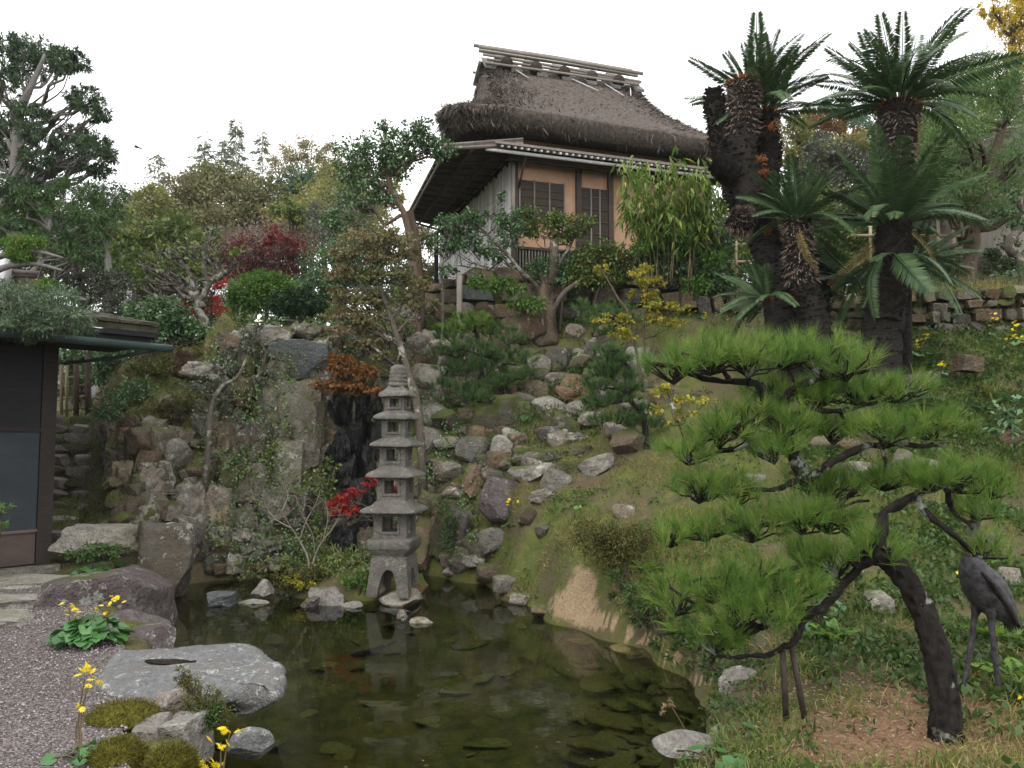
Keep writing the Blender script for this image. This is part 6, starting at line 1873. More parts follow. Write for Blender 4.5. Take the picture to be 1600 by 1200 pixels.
# ---- camellias in front of the house
def house_shrubs():
    Y = 14.9
    lf = 'shrub'
    def sh(label, pts, r, lobes, seed, leaf='camellia', bark='lichen', dens=.5, L=.07, W=.04, name='garden_camellia', extra=None, group='small camellias below the tea house'):
        t = tree(name, label, 'shrub', [np.asarray(p) for p in pts], r, r * .35, lobes, leaf, L, W, MB_[bark], seed, dens, group, .4, 14, 7, tw_r=.008, amp=.35, start=.1, extra=extra)
        return t
    sh('crooked camellia reaching left across the bamboo-clad wall', [gp(860, 15.2), Pt(840, 450, 15.1), Pt(815, 425, Y), Pt(795, 400, Y), Pt(770, 375, Y), Pt(745, 350, Y)], .06, [E(735, 345, 22, 12, Y), E(722, 370, 26, 14, Y), E(755, 385, 22, 14, Y), E(745, 340, 18, 12, Y), E(790, 340, 18, 14, Y), E(795, 370, 22, 14, Y), E(810, 345, 20, 16, Y), E(700, 385, 20, 12, Y), E(775, 400, 18, 10, Y), E(788, 310, 8, 8, Y), E(710, 350, 14, 12, Y)], 451, dens=.75)
    sh('camellia with yellowish leaves in front of the plaster wall', [gp(866, 15.0), Pt(862, 460, 15), Pt(870, 420, Y), Pt(885, 395, Y), Pt(895, 375, Y)], .07, [E(850, 350, 26, 12, Y), E(875, 345, 22, 12, Y), E(880, 365, 26, 10, Y), E(835, 360, 16, 10, Y), E(905, 360, 20, 10, Y), E(920, 345, 16, 8, Y), E(830, 330, 16, 10, Y)], 452, 'shrub', dens=.8)
    sh('slender two-stemmed shrub beside the cut grey post', [gp(690, 14.6), Pt(692, 470, 14.6), Pt(690, 420, 14.6), Pt(700, 380, 14.6), Pt(712, 340, 14.6)], .035, [E(710, 345, 16, 14, 14.6), E(690, 350, 14, 14, 14.6), E(700, 420, 12, 12, 14.6), E(715, 385, 14, 12, 14.6), E(680, 380, 12, 10, 14.6)], 453, dens=.7)
    sh('leafy camellia bush under the door, right of the stump', [gp(930, 14.9), Pt(930, 470, 14.9), Pt(940, 440, 14.9), Pt(935, 410, 14.9)], .04, [E(935, 395, 28, 18, 14.9), E(915, 415, 22, 16, 14.9), E(960, 405, 26, 16, 14.9), E(945, 430, 34, 14, 14.9), E(905, 440, 24, 14, 14.9), E(975, 425, 24, 14, 14.9)], 454, 'shrub', 'dark', dens=1.05)
    sh('dense green camellia in front of the bamboo fence', [gp(1060, 14.8), Pt(1060, 480, 14.8), Pt(1065, 440, 14.8), Pt(1060, 410, 14.8)], .05, [E(1030, 385, 36, 20, 14.8), E(1075, 380, 36, 22, 14.8), E(1110, 400, 34, 22, 14.8), E(1050, 415, 44, 18, 14.8), E(1095, 435, 40, 20, 14.8), E(1010, 405, 26, 16, 14.8), E(1130, 370, 26, 20, 14.8), E(1130, 440, 26, 18, 14.8), E(1100, 350, 30, 14, 14.8)], 455, 'camellia', 'dark', dens=1.0, extra=([E(1115, 405, 22, 12, 14.3), E(1085, 445, 24, 12, 14.3), E(1060, 372, 20, 10, 14.3), E(1000, 390, 16, 9, 14.3)], 'lightshrub', .7))
    sh('low spreading azalea branch with fresh leaves on the wall foot', [gp(850, 14.8), Pt(845, 490, 14.7), Pt(825, 478, 14.6), Pt(800, 470, 14.5)], .03, [E(770, 445, 28, 8, 14.5), E(745, 440, 22, 8, 14.5), E(800, 450, 22, 8, 14.5), E(830, 475, 26, 8, 14.5), E(810, 470, 24, 7, 14.5)], 456, 'lightshrub', dens=.75)
    sh('thin-leaved shrub growing over the vent lattice', [gp(875, 15.1), Pt(880, 450, 15.1), Pt(880, 420, 15.1)], .03, [E(860, 415, 30, 12, 15), E(890, 420, 26, 12, 15), E(835, 420, 20, 9, 15), E(900, 400, 20, 10, 15), E(870, 435, 36, 8, 15)], 457, 'camellia', dens=.6, L=.05, W=.028)
    # old stump and cut posts
    s = gp(852, 15.0)
    t = thing('tree_stump', 'thick hollow brown tree stump against the stone wall', 'stump', s)
    rg = np.random.default_rng(2)
    P = curve([s - UP * .15, Pt(850, 480, 15), Pt(856, 450, 15), Pt(852, 425, 15)], 10)
    P = curve(P, 30)
    mbs = MB().tube(P, np.interp(np.linspace(0, 1, len(P)), [0, .2, .5, 1], [.28, .22, .17, .13]), 16)
    mbs.V[0] += np.stack([fbm(mbs.V[0] * np.array([7, 7, 3]), 3, 60 + q) for q in range(3)], -1) * .07
    part('stem', mbs, MB_['brown'], t)
    part('cut_limb', MB().tube([Pt(862, 445, 14.9), Pt(866, 400, 14.9), Pt(866, 375, 14.9)], [.09, .085, .085], 10), MB_['maple'], t)
    part('cut_limb', MB().tube(curve([Pt(862, 490, 14.9), Pt(873, 470, 14.8), Pt(884, 455, 14.8), Pt(905, 440, 14.8)], 8), lerp_r(.08, .02, 10)[:9] if False else .05, 9), MB_['maple'], t)
    s = Pt(718, 492, 14.7); s[2] = Hs(s[0], s[1]) - .1
    t = thing('wooden_post', 'short cut grey post beside the bamboo-clad wall', 'post', s)
    part('shaft', MB().tube([s, Pt(718, 430, 14.7)], .055, 10), MW['weather'], t)
    # bamboo fence before the right bay
    f = thing('bamboo_fence', 'pale bamboo rail fence in front of the tea house right bay', 'fence', gp(1060, 15.4))
    for py in (353, 384, 411):
        part('rail', MB().tube([Pt(985, py + 1, 15.2), Pt(1075, py - 1, 15.4), Pt(1200, py - 3, 15.8)], .026, 7), MW['bamboo_tan'], f)
    for px in (1023, 1085, 1150):
        part('post', MB().tube([Pt(px, 470, 15.35), Pt(px, 345, 15.35)], .028, 7), MW['bamboo_tan'], f)
    rg = np.random.default_rng(15)
    for k in range(26):
        px = 992 + k * 5.4 + rg.normal()
        part('picket', MB().tube([Pt(px, 425, 15.5), Pt(px + rg.normal() * 1.2, 352 + rg.normal() * 4, 15.5)], .011, 5), MW['bamboo_tan'], f)
    f = thing('rail_fence', 'bamboo rails seen behind the front palm', 'fence', gp(1450, 15.2))
    for py, a, b in ((368, 1330, 1500), (395, 1380, 1480)):
        part('rail', MB().tube([Pt(a, py, 15.2), Pt(b, py, 15.4)], .03, 7), MW['bamboo_tan'], f)
    for px in (1360, 1466, 1490):
        part('post', MB().tube([Pt(px, 420, 15.3), Pt(px, 335, 15.3)], .03, 7), MW['bamboo_tan'], f)
    # fence at the top of the steps
    f = thing('step_fence', 'small bamboo fence at the top of the mossy steps', 'fence', gp(112, 15))
    for px, p0 in ((104, 565), (119, 558), (137, 555), (96, 570)):
        part('post', MB().tube([Pt(px, 652, 15), Pt(px, p0, 15)], .05 if px > 115 else .03, 7), MW['bamboo_tan'] if px < 115 else MB_['brown'], f)
    for py in (590, 604, 622, 640):
        part('rail', MB().tube([Pt(88, py + 3, 15.05), Pt(140, py - 4, 15.05)], .02, 6), MW['bamboo_tan'], f)


house_shrubs()


def bamboo_bush():
    rg = np.random.default_rng(19)
    Y = 14.3
    b = gp(1070, 14.6)
    t = thing('dwarf_bamboo', 'clump of leafy bamboo with yellow-green leaves before the tea house', 'bamboo', b)
    LM = []
    for k in range(6):
        mb = MB()
        L = 1.0
        pts = [np.array([0, 0, 0]), np.array([.3, 0, .02]), np.array([.65, 0, -.03]), np.array([1, 0, -.16])]
        wd = [.02, .075, .06, .0]
        V = []
        for p, w in zip(pts, wd):
            V += [p + np.array([0, -w, .02 * (w > 0)]), p, p + np.array([0, w, .02 * (w > 0)])]
        Q = []
        for i in range(3):
            for j in range(2):
                Q.append((i * 3 + j, i * 3 + j + 1, (i + 1) * 3 + j + 1, (i + 1) * 3 + j))
        mb.add(V, Q, None, [.15, .35, .5, .65, .8, .97][k])
        LM.append(make_mesh('leaf', mb, ML['bamboo']))
    tops = []
    for k in range(34):
        px = rg.uniform(962, 1148); py = rg.uniform(238, 322) + abs(px - 1060) * .22
        e = Pt(px, py, Y + rg.normal() * .25)
        s = Pt(1060 + (px - 1060) * .55 + rg.normal() * 10, 440, 14.6 + rg.normal() * .15)
        c = curve([s, (s + e) / 2 + np.array([-.05 * np.sign(px - 1060), 0, .25]), e], 9)
        part('culm', MB().tube(c, lerp_r(.007, .003, len(c)), 5), MW['bamboo_tan'], t)
        tops.append(c)
    n = 0
    mbx = MB()
    for c in tops:
        for q in range(30):
            a = c[rg.integers(3, len(c))] + rg.normal(size=3) * .10
            az = rg.uniform(0, 2 * np.pi)
            for j in range(rg.integers(2, 5)):
                L = rg.uniform(.18, .32)
                az2 = az + rg.normal() * .5
                pit = rg.uniform(.3, 1.15)
                if n < 290 and a[1] < Y + .1 and rg.random() < .35:
                    place('leaf', LM[min(5, int(abs(rg.normal()) * 2.2))], t, a, (rg.normal() * .3, pit, az2), (L, L * .8, L))
                    n += 1
                else:
                    d = np.array([math.cos(az2) * math.cos(pit), math.sin(az2) * math.cos(pit), -math.sin(pit)])
                    mbx.leaves([a], [d], [UP + rg.normal(size=3) * .2], [L], [L * .14], .15, [min(.95, abs(rg.normal()) * .38)], .15)
    part('leaves', mbx, ML['bamboo'], t, kind='stuff')


bamboo_bush()


def yellow_maples():
    tree('yellow_maple', 'young yellow maple with reddish stem in front of the stone wall', 'tree', [gp(1012, 13.2), Pt(1005, 520, 13.2), Pt(1010, 470, 13.1), Pt(1005, 430, 13)], .03, .008, [E(1002, 425, 22, 12, 13), E(1015, 440, 24, 10, 13), E(1035, 440, 12, 6, 13), E(1005, 460, 20, 8, 13), E(1030, 475, 26, 9, 13), E(1055, 480, 20, 8, 13), E(1020, 495, 26, 8, 13), E(1050, 505, 20, 7, 13)], 'mapleyel', .055, .045, MB_['brown'], 471, .5, 'yellow maples', .36, 14, 4, flat=.5, tw_r=.005)
    tree('yellow_maple', 'leaning yellow maple branch over the slope pines', 'tree', [gp(1005, 12.6), Pt(985, 500, 12.6), Pt(965, 465, 12.6), Pt(945, 430, 12.6), Pt(935, 415, 12.6)], .028, .008, [E(938, 420, 14, 7, 12.6), E(945, 500, 18, 8, 12.4), E(965, 515, 22, 9, 12.4), E(980, 525, 16, 8, 12.4), E(975, 500, 16, 7, 12.5)], 'mapleyel', .05, .042, MB_['brown'], 472, .55, 'yellow maples', .36, 14, 4, flat=.5, tw_r=.005)
    Y = 8.2
    tree('yellow_maple', 'yellow maple sapling just left of the big pine', 'tree', [hit(1078, 715), Pt(1062, 665, Y), Pt(1045, 620, Y), Pt(1040, 605, Y)], .016, .004, [E(1030, 615, 18, 7, Y), E(1050, 605, 16, 7, Y), E(1100, 625, 18, 7, Y), E(1065, 628, 18, 6, Y), E(1020, 640, 14, 6, Y), E(1075, 645, 18, 5, Y), E(1055, 655, 12, 5, Y)], 'mapleyel', .045, .036, MB_['maple'], 473, .5, 'yellow maples', .4, 10, 4, flat=.5, tw_r=.004)


yellow_maples()


# ---- pines made of needle tufts
def pine_pad(c, r, rg, ntuft, nn, L, W, updir=.9, top=None):
    """needle tufts over a flattened pad; returns the mesh builder and tuft feet"""
    mb = MB()
    f = in_ball(rg, ntuft, 2.4)
    f[:, 2] = np.abs(f[:, 2]) * 1.1 - .5
    T = c + f * r
    d0 = unit(np.stack([f[:, 0] * .75, f[:, 1] * .75, np.full(ntuft, updir)], -1) + rg.normal(size=(ntuft, 3)) * .30)
    k = np.repeat(np.arange(ntuft), nn)
    D = unit(d0[k] + rg.normal(size=(len(k), 3)) * .40)
    C_ = T[k] + d0[k] * rg.uniform(-.25, .25, (len(k), 1)) * L
    tr = rg.random(ntuft)
    tl = rg.uniform(.65, 1.15, ntuft)
    v = np.clip(tr[k] * .5 + rg.random(len(k)) * .38, 0, .85)
    v = np.where(rg.random(len(k)) < .03, 1.0, v)
    mb.needles(C_, D, L * tl[k] * rg.uniform(.65, 1.1, len(k)), W, v, rg)
    return mb, T


def big_pine():
    rg = np.random.default_rng(120)
    Y0 = 4.5
    base = onz(1478, 1150, .40)
    base[2] = Hs(base[0], base[1]) - .03
    t = thing('black_pine', 'foreground pine with leaning dark trunk and long green needle pads', 'tree', base)
    tp = [base, Pt(1474, 1090, 4.48), Pt(1462, 1020, 4.55), Pt(1440, 950, 4.65), Pt(1405, 893, 4.75), Pt(1360, 850, 4.85), Pt(1320, 815, 4.95), Pt(1285, 780, 5.05), Pt(1260, 750, 5.1), Pt(1240, 715, 5.15), Pt(1222, 680, 5.15), Pt(1205, 640, 5.15), Pt(1185, 600, 5.1)]
    c = curve(tp, 130)
    m = mpp(4.6)
    rr = np.interp(np.linspace(0, 1, len(c)), [0, .06, .3, .45, .6, .75, 1], [25, 20, 17.5, 16.5, 14, 10.5, 8]) * m
    V = MB().tube(c, rr, 26)
    VV = V.V[0]
    VV += unit(rg.normal(size=VV.shape)) * 0 + np.stack([(np.abs(fbm(VV * np.array([30, 30, 15]), 3, q)) - .25) for q in range(3)], -1) * np.array([1, 1, .4]) * .03
    part('trunk', V, MB_['pine'], t)
    br = [
        ([(1205, 640), (1180, 600), (1130, 598), (1090, 585), (1040, 572), (1015, 565)], 5.1, 9),
        ([(1215, 660), (1240, 605), (1290, 590), (1330, 582), (1352, 575)], 5.1, 8),
        ([(1140, 598), (1115, 572), (1085, 560), (1065, 556)], 5.05, 6),
        ([(1262, 752), (1300, 725), (1350, 700), (1400, 690), (1440, 696), (1478, 690)], 5.0, 9),
        ([(1225, 690), (1190, 685), (1150, 700), (1100, 715), (1075, 718)], 5.1, 7),
        ([(1215, 655), (1260, 640), (1310, 642), (1350, 632), (1400, 622)], 5.2, 7),
        ([(1210, 650), (1160, 660), (1110, 690), (1080, 700)], 5.0, 6),
        ([(1255, 745), (1220, 760), (1180, 765), (1140, 760)], 5.0, 7),
        ([(1330, 822), (1280, 815), (1210, 820), (1155, 828), (1060, 838), (1050, 836)], 4.9, 7),
        ([(1375, 855), (1385, 800), (1430, 775), (1475, 762), (1520, 756), (1555, 775)], 4.7, 11),
        ([(1430, 775), (1450, 810), (1490, 835), (1515, 858), (1545, 845)], 4.65, 7),
        ([(1480, 765), (1490, 800), (1520, 828)], 4.6, 6),
        ([(1380, 858), (1340, 885), (1300, 930), (1265, 958), (1220, 965), (1180, 985), (1150, 998)], 4.7, 11),
        ([(1268, 958), (1250, 990), (1225, 1010), (1180, 1022), (1140, 1025)], 4.65, 8),
        ([(1300, 930), (1260, 885), (1230, 890), (1190, 905)], 4.75, 6),
        ([(1345, 885), (1330, 870), (1360, 850)], 4.65, 6),
        ([(1190, 980), (1130, 962), (1080, 938), (1045, 918)], 4.72, 6),
        ([(1230, 895), (1170, 900), (1110, 905), (1075, 912)], 4.78, 5),
        ([(1340, 765), (1320, 778), (1315, 790), (1360, 780)], 4.9, 6),
    ]
    pathpts = []
    for pts, Y, r in br:
        q = [Pt(a, b, Y + .06 * math.sin(i * 2.1 + r)) for i, (a, b) in enumerate(pts)]
        cv = curve(q, 26)
        cv = cv + np.stack([fbm(cv * 9, 2, 40 + z) for z in range(3)], -1) * .018
        rad = lerp_r(r * .85, r * .36, len(cv)) * m * (1 + .16 * rg.normal(size=len(cv)))
        b = part('branch', MB().tube(cv, rad, 9), MB_['pine'], t)
        pathpts.append(cv)
    pads = [
        (1050, 552, 55, 26, 5.05), (1105, 545, 60, 28, 5.0), (1165, 540, 60, 28, 5.0), (1225, 535, 55, 28, 5.1), (1280, 545, 50, 26, 5.05), (1330, 552, 42, 26, 5.0),
        (1200, 602, 50, 22, 5.25), (1275, 605, 60, 24, 5.25), (1340, 605, 60, 22, 5.25), (1400, 600, 50, 20, 5.3),
        (1120, 662, 45, 26, 5.0), (1070, 692, 42, 24, 5.0), (1160, 645, 50, 26, 5.05), (1225, 655, 50, 24, 5.0), (1300, 660, 50, 20, 5.3),
        (1385, 660, 65, 24, 4.95), (1450, 655, 45, 22, 4.95), (1210, 695, 50, 20, 4.95),
        (1100, 755, 50, 26, 5.0), (1160, 745, 50, 24, 5.05), (1290, 745, 70, 18, 5.15), (1370, 745, 60, 18, 5.1),
        (1500, 735, 55, 24, 4.65), (1550, 740, 35, 24, 4.65), (1450, 745, 45, 18, 4.7), (1530, 790, 30, 16, 4.6),
        (1180, 800, 60, 28, 4.9), (1240, 795, 60, 26, 4.85), (1110, 815, 40, 16, 4.9), (1050, 828, 24, 14, 4.9), (1300, 800, 50, 24, 4.95),
        (1320, 860, 50, 26, 4.75), (1370, 835, 40, 24, 4.65), (1260, 860, 40, 18, 4.85),
        (1180, 880, 60, 34, 4.75), (1120, 900, 50, 30, 4.75), (1230, 910, 50, 24, 4.7), (1060, 915, 40, 28, 4.8), (1150, 940, 60, 30, 4.65), (1200, 940, 50, 22, 4.6), (1120, 980, 50, 22, 4.65), (1545, 850, 20, 12, 4.6), (1500, 868, 0, 0, 0)]
    for a, b, w, h, Y in pads:
        if not w:
            continue
        c0, r = E(a + rg.normal() * 5, b + 8 + rg.normal() * 5, w * rg.uniform(1.0, 1.2), h * rg.uniform(1.25, 1.7), Y, .24)
        mb, T = pine_pad(c0, r, rg, int(15 * (w / 45) * 2.0), 44, .15, .0032)
        p = part('needles', mb, ML['pine'], t)
        tw = MB()
        allp = np.vstack(pathpts)
        j = np.argmin(np.linalg.norm(allp - (c0 - np.array([0, 0, .06])), axis=1))
        hub = c0 - np.array([0, 0, r[2] * .8])
        tw.tube(wig(allp[j], hub, rg, .25, 6), lerp_r(.014, .008, 6), 6)
        for q in range(0, len(T), 2):
            tw.tube(wig(hub, T[q], rg, .2, 4), lerp_r(.0075, .004, 4), 4, cap=False)
        part('twigs', tw, MB_['pine'], p, kind='stuff')
    # props under the low branch
    for a, b in (((1222, 1010), (1228, 1080)), ((1236, 1005), (1258, 1085))):
        e = Pt(b[0], b[1], 4.75); e[2] = Hs(e[0], e[1]) - .02
        part('prop', MB().tube([Pt(a[0], a[1], 4.66), e], .018, 7), MB_['dark'], t, label='dark wooden prop under the low branch')


big_pine()


def small_pines():
    rg = np.random.default_rng(130)
    def sp(label, trunk, r, pads, mat='pinedk', L=.11, nt=20, name='slope_pine'):
        tp = curve(trunk, 14)
        t = thing(name, label, 'tree', tp[0], 'small pines on the rocky slope')
        mb = MB().tube(tp, lerp_r(r, r * .4, len(tp)), 8)
        for a, b, w, h, Y in pads:
            c0, rr = E(a, b, w, h, Y, .28)
            j = np.argmin(np.linalg.norm(tp - c0, axis=1))
            mb.tube(wig(tp[j], c0 - UP * rr[2] * .6, rg, .25, 6), lerp_r(r * .6, .01, 6), 6)
            pm, T = pine_pad(c0, rr * np.array([1.15, 1, 1.4]), rg, int(nt * w / 30 * 1.5), 46, L * 1.25, .0065)
            part('needles', pm, ML[mat], t)
        part('trunk', mb, MB_['pine'], t)
    Y = 13.9
    sp('low pine with a bright pad on the slope below the cut post', [gp(755, Y), Pt(745, 520, Y), Pt(735, 505, Y)], .05, [(735, 496, 32, 8, Y), (760, 505, 24, 8, Y), (715, 508, 22, 8, Y), (738, 515, 34, 7, Y)], 'pine')
    Y = 13.2
    sp('dark sprawling pine covering the rocks above the pagoda', [gp(800, Y), Pt(780, 570, Y), Pt(750, 555, Y), Pt(720, 545, Y)], .04, [(700, 548, 30, 12, Y), (735, 540, 34, 12, Y), (770, 550, 36, 14, Y), (805, 560, 32, 14, Y), (750, 572, 40, 14, Y), (715, 575, 34, 12, Y), (795, 590, 30, 12, Y), (765, 600, 34, 12, Y), (690, 600, 20, 8, Y), (820, 585, 20, 10, Y), (700, 525, 26, 10, 13.7), (745, 620, 30, 10, 12.9), (800, 530, 26, 10, 13.8), (775, 515, 30, 9, 13.9), (720, 605, 26, 10, 13.0)])
    Y = 14.2
    sp('soft-needled pine behind the yellow maple', [gp(985, Y), Pt(975, 510, Y), Pt(965, 495, Y)], .05, [(915, 480, 20, 12, Y), (940, 490, 24, 12, Y), (965, 480, 24, 12, Y), (925, 500, 22, 10, Y), (990, 495, 22, 10, Y), (950, 515, 24, 9, Y)], 'pinebg')
    Y = 11.2
    sp('dark pine with layered branches left of the foreground pine', [gp(1010, Y), Pt(1005, 650, Y), Pt(985, 625, Y), Pt(990, 590, Y), Pt(975, 565, Y), Pt(955, 545, Y)], .05, [(945, 550, 20, 10, Y), (965, 560, 26, 10, Y), (940, 575, 26, 9, Y), (955, 585, 34, 10, Y), (930, 600, 20, 9, Y), (960, 620, 36, 11, Y), (985, 605, 24, 9, Y), (930, 630, 22, 8, Y), (965, 655, 40, 11, Y), (1010, 660, 30, 10, Y), (1000, 640, 26, 9, Y)])


small_pines()


def right_pine():
    Y = 15.5
    rg = np.random.default_rng(140)
    lob = [E(a, b, w, h, Y + .9 * math.sin(i * 2.7), .5) for i, (a, b, w, h) in enumerate([(1480, 160, 46, 18), (1530, 140, 50, 22), (1580, 150, 44, 26), (1450, 195, 40, 16), (1500, 200, 50, 20), (1560, 195, 50, 20), (1430, 230, 34, 14), (1480, 245, 46, 16), (1540, 250, 46, 16), (1590, 240, 36, 18), (1450, 280, 44, 14), (1510, 290, 50, 16), (1570, 290, 46, 16), (1480, 320, 40, 12), (1540, 330, 46, 14), (1590, 330, 30, 12), (1440, 260, 30, 12), (1500, 110, 40, 16), (1560, 110, 50, 18), (1420, 250, 20, 12)])]
    tree('soft_pine', 'tall soft green pine with reddish trunk behind the palms', 'tree', [gp(1512, Y + .5), Pt(1516, 400, Y + .5), Pt(1522, 340, Y + .3), Pt(1540, 280, Y), Pt(1560, 220, Y), Pt(1580, 160, Y)], .20, .05, lob, 'pinebg', .13, .016, MB_['brown'], 480, .42, None, .42, 20, 9, -.1, tw_r=.012)
    # crooked bare trunk at the right edge
    t = thing('crooked_trunk', 'crooked pale trunk at the right edge of the terrace', 'tree', gp(1600, 13.8))
    P = curve([gp(1600, 13.8), Pt(1598, 480, 13.8), Pt(1596, 410, 13.8), Pt(1576, 385, 13.8), Pt(1590, 360, 13.8), Pt(1604, 335, 13.8), Pt(1592, 318, 13.8), Pt(1600, 300, 13.8)], 28)
    part('trunk', MB().tube(P, lerp_r(.11, .05, len(P)) * (1 + .1 * rg.normal(size=len(P))), 9), MB_['lichen'], t)
    part('crown', crown_mb([E(1590, 305, 24, 12, 13.8), E(1570, 330, 22, 8, 13.8), E(1600, 350, 30, 12, 13.8), E(1580, 430, 26, 16, 13.8)], .06, .03, rg, .5), ML['camellia'], t)


right_pine()


# ---- cycads
def frond_mesh(seed, n=64, droop=.35, w=.18, mat='cycad'):
    """one feather leaf along +X, unit length"""
    rg = np.random.default_rng(seed)
    mb = MB()
    t = np.linspace(0, 1, 24)
    sp = np.stack([t * (1 - .12 * droop * t), np.zeros(24), .10 * t - droop * t ** 2.2], -1)
    mb.tube(sp, lerp_r(.012, .003, 24), 4, .3)
    tt = np.linspace(.10, .995, n)
    tt = np.repeat(tt, 2)
    sg = np.tile([-1, 1], n)
    C_ = np.stack([np.interp(tt, t, sp[:, k]) for k in range(3)], -1)
    tan = unit(np.stack([np.interp(tt, t, np.gradient(sp[:, k])) for k in range(3)], -1))
    L = w * np.clip(np.minimum(tt / .25, 1) * (1 - .55 * np.clip((tt - .55) / .45, 0, 1) ** 1.5), .25, 1) * rg.uniform(.9, 1.1, 2 * n)
    nrm = unit(np.cross(tan, np.array([0, 1.0, 0]))) * -1
    D = tan * .62 + np.stack([np.zeros(2 * n), sg * 1.0, np.zeros(2 * n)], -1) + nrm * .42 + rg.normal(size=(2 * n, 3)) * .05
    mb.leaves(C_, D, nrm, L, .0185, .1, np.clip(rg.normal(.5, .25, 2 * n), 0, 1), .06)
    return make_mesh('frond', mb, ML[mat])


FRONDS = [frond_mesh(10 + k, droop=d) for k, d in enumerate((.16, .30, .42, .58, .38, .26))]

OLDFRONDS = [frond_mesh(31, 40, .75, .13, 'cycadold'), frond_mesh(32, 34, .6, .12, 'cycadold')]


def cycad():
    rg = np.random.default_rng(150)

    def stem(t, pts, radii, Y, bristle=None, seed=0, wool=None):
        P = curve([Pt(a, b, Y if isinstance(Y, (int, float)) else Y[i]) for i, (a, b) in enumerate(pts)], 44)
        m = mpp(Y if isinstance(Y, (int, float)) else np.mean(Y))
        f = np.linspace(0, 1, len(P))
        rr = np.interp(f, np.linspace(0, 1, len(radii)), radii) * m * .88
        rr = rr * (1 + .05 * np.sin(np.arange(len(P)) * 1.9))
        mb = MB().tube(P, rr, 16)
        VV = mb.V[0]
        VV += np.stack([fbm(VV * 16, 3, seed + q) for q in range(3)], -1) * .028
        st = part('trunk', mb, MB_['cycad'], t)
        # leaf scars: stubby scales all over
        n = int(len(P) * 26)
        k = rg.integers(1, len(P) - 1, n); th = rg.uniform(0, 2 * np.pi, n)
        T = unit(np.gradient(P, axis=0))[k]
        a = unit(np.cross(T, rg.normal(size=(n, 3))))
        C_ = P[k] + a * (rr[k] * .93)[:, None]
        mb2 = MB().leaves(C_, a * 1.0 + T * .6 + rg.normal(size=(n, 3)) * .15, T - a * .3, .075, .05, .2, rg.random(n) * .8, 0)
        part('scales', mb2, MB_['cycadscale'], st, kind='stuff')
        if bristle:
            f0, f1, up = bristle
            n = 900
            fi = rg.uniform(f0, f1, n) * (len(P) - 1)
            k = np.clip(fi.astype(int), 0, len(P) - 1)
            T = unit(np.gradient(P, axis=0))[k]
            a = unit(np.cross(T, rg.normal(size=(n, 3))))
            C_ = P[k] + a * (rr[k] * .9)[:, None]
            mb3 = MB().blades(C_, a * 1.0 + T * up + rg.normal(size=(n, 3)) * .25, rg.uniform(.06, .14, n), .016, .25, rg.random(n), rg)
            part('bristles', mb3, ML['cycadbr'], st, kind='stuff')
        if wool:
            n = 420
            k = np.full(n, len(P) - 1) - rg.integers(0, 4, n)
            T = unit(np.gradient(P, axis=0))[k]
            a = unit(np.cross(T, rg.normal(size=(n, 3))))
            mb4 = MB().blades(P[k] + a * rr[k][:, None] * rg.random((n, 1)), a * .8 + T * .7, rg.uniform(.06, .16, n), .02, .2, rg.random(n), rg)
            part('wool', mb4, ML['cycadtop'], st, kind='stuff')
        return P[-1], unit(P[-1] - P[-3]), st

    def crown(t, c, ax, n, L, el0, el1, seed, azr=(0, 2 * np.pi), hub=.06):
        r2 = np.random.default_rng(seed)
        for k in range(n):
            az = azr[0] + (azr[1] - azr[0]) * ((k * .618034) % 1.0) + r2.normal() * .08
            f = k / max(1, n - 1)
            el = el0 + (el1 - el0) * f + r2.normal() * .06
            l = L * r2.uniform(.72, 1.12)
            if k >= n - 2 and n > 16:
                place('frond', OLDFRONDS[k % 2], t, c + np.array([math.cos(az) * hub, math.sin(az) * hub, -.05]), (r2.normal() * .4, .5 + r2.random() * .5, az), (l * .8, l * .8, l * .8), label='withered yellow-brown frond')
                continue
            o = place('frond', FRONDS[min(5, int(r2.integers(0, 3) + (3 if el < .5 else 0)) % 6)], t, c + np.array([math.cos(az) * hub, math.sin(az) * hub, 0]), (r2.normal() * .35, -el, az), (l, l * r2.uniform(.8, 1.15), l * r2.uniform(.6, 1.4)))

    # tall dark cluster with two crowns
    Y = 11.6
    t = thing('tall_cycad', 'tall black cycad cluster with thick forking trunks, left of the palms', 'palm', gp(1240, Y))
    b = gp(1240, Y)
    bp = to_px(b)
    top1, ax, _ = stem(t, [(1250, bp[1][0] + 6), (1235, 470), (1215, 420), (1195, 370), (1175, 320), (1162, 260), (1160, 200), (1162, 150), (1160, 128)], [54, 44, 35, 30, 27, 26, 26, 25, 22], Y, (.74, 1.0, -.4), 3, True)
    top2, ax, _ = stem(t, [(1195, 330), (1198, 290), (1200, 240), (1198, 200), (1197, 180)], [16, 20, 22, 21, 17], Y + .35, None, 5, True)
    top3, ax, _ = stem(t, [(1160, 330), (1140, 270), (1128, 220), (1118, 175), (1115, 140)], [18, 20, 19, 18, 13], Y + .2, None, 6)
    stem(t, [(1150, 270), (1132, 262), (1118, 252)], [20, 20, 13], Y - .1, None, 7)
    stem(t, [(1180, 350), (1156, 345), (1142, 338)], [18, 20, 11], Y - .25, (.1, 1.0, 0), 8)
    crown(t, Pt(1182, 155, Y + .35), ax, 24, 1.12, 1.5, .35, 1, hub=.08)
    crown(t, top2 + UP * .05, ax, 26, 1.15, 1.35, -.05, 2, hub=.07)
    # reddish new wool tufts on the trunk
    mbw = MB()
    for px, py in ((1190, 250), (1196, 270), (1205, 200), (1197, 360)):
        c = Pt(px, py, Y - .3)
        n = 60
        mbw.blades(np.tile(c, (n, 1)) + rg.normal(size=(n, 3)) * .02, rg.normal(size=(n, 3)) + np.array([0, -.8, .2]), .09, .014, .2, rg.random(n), rg)
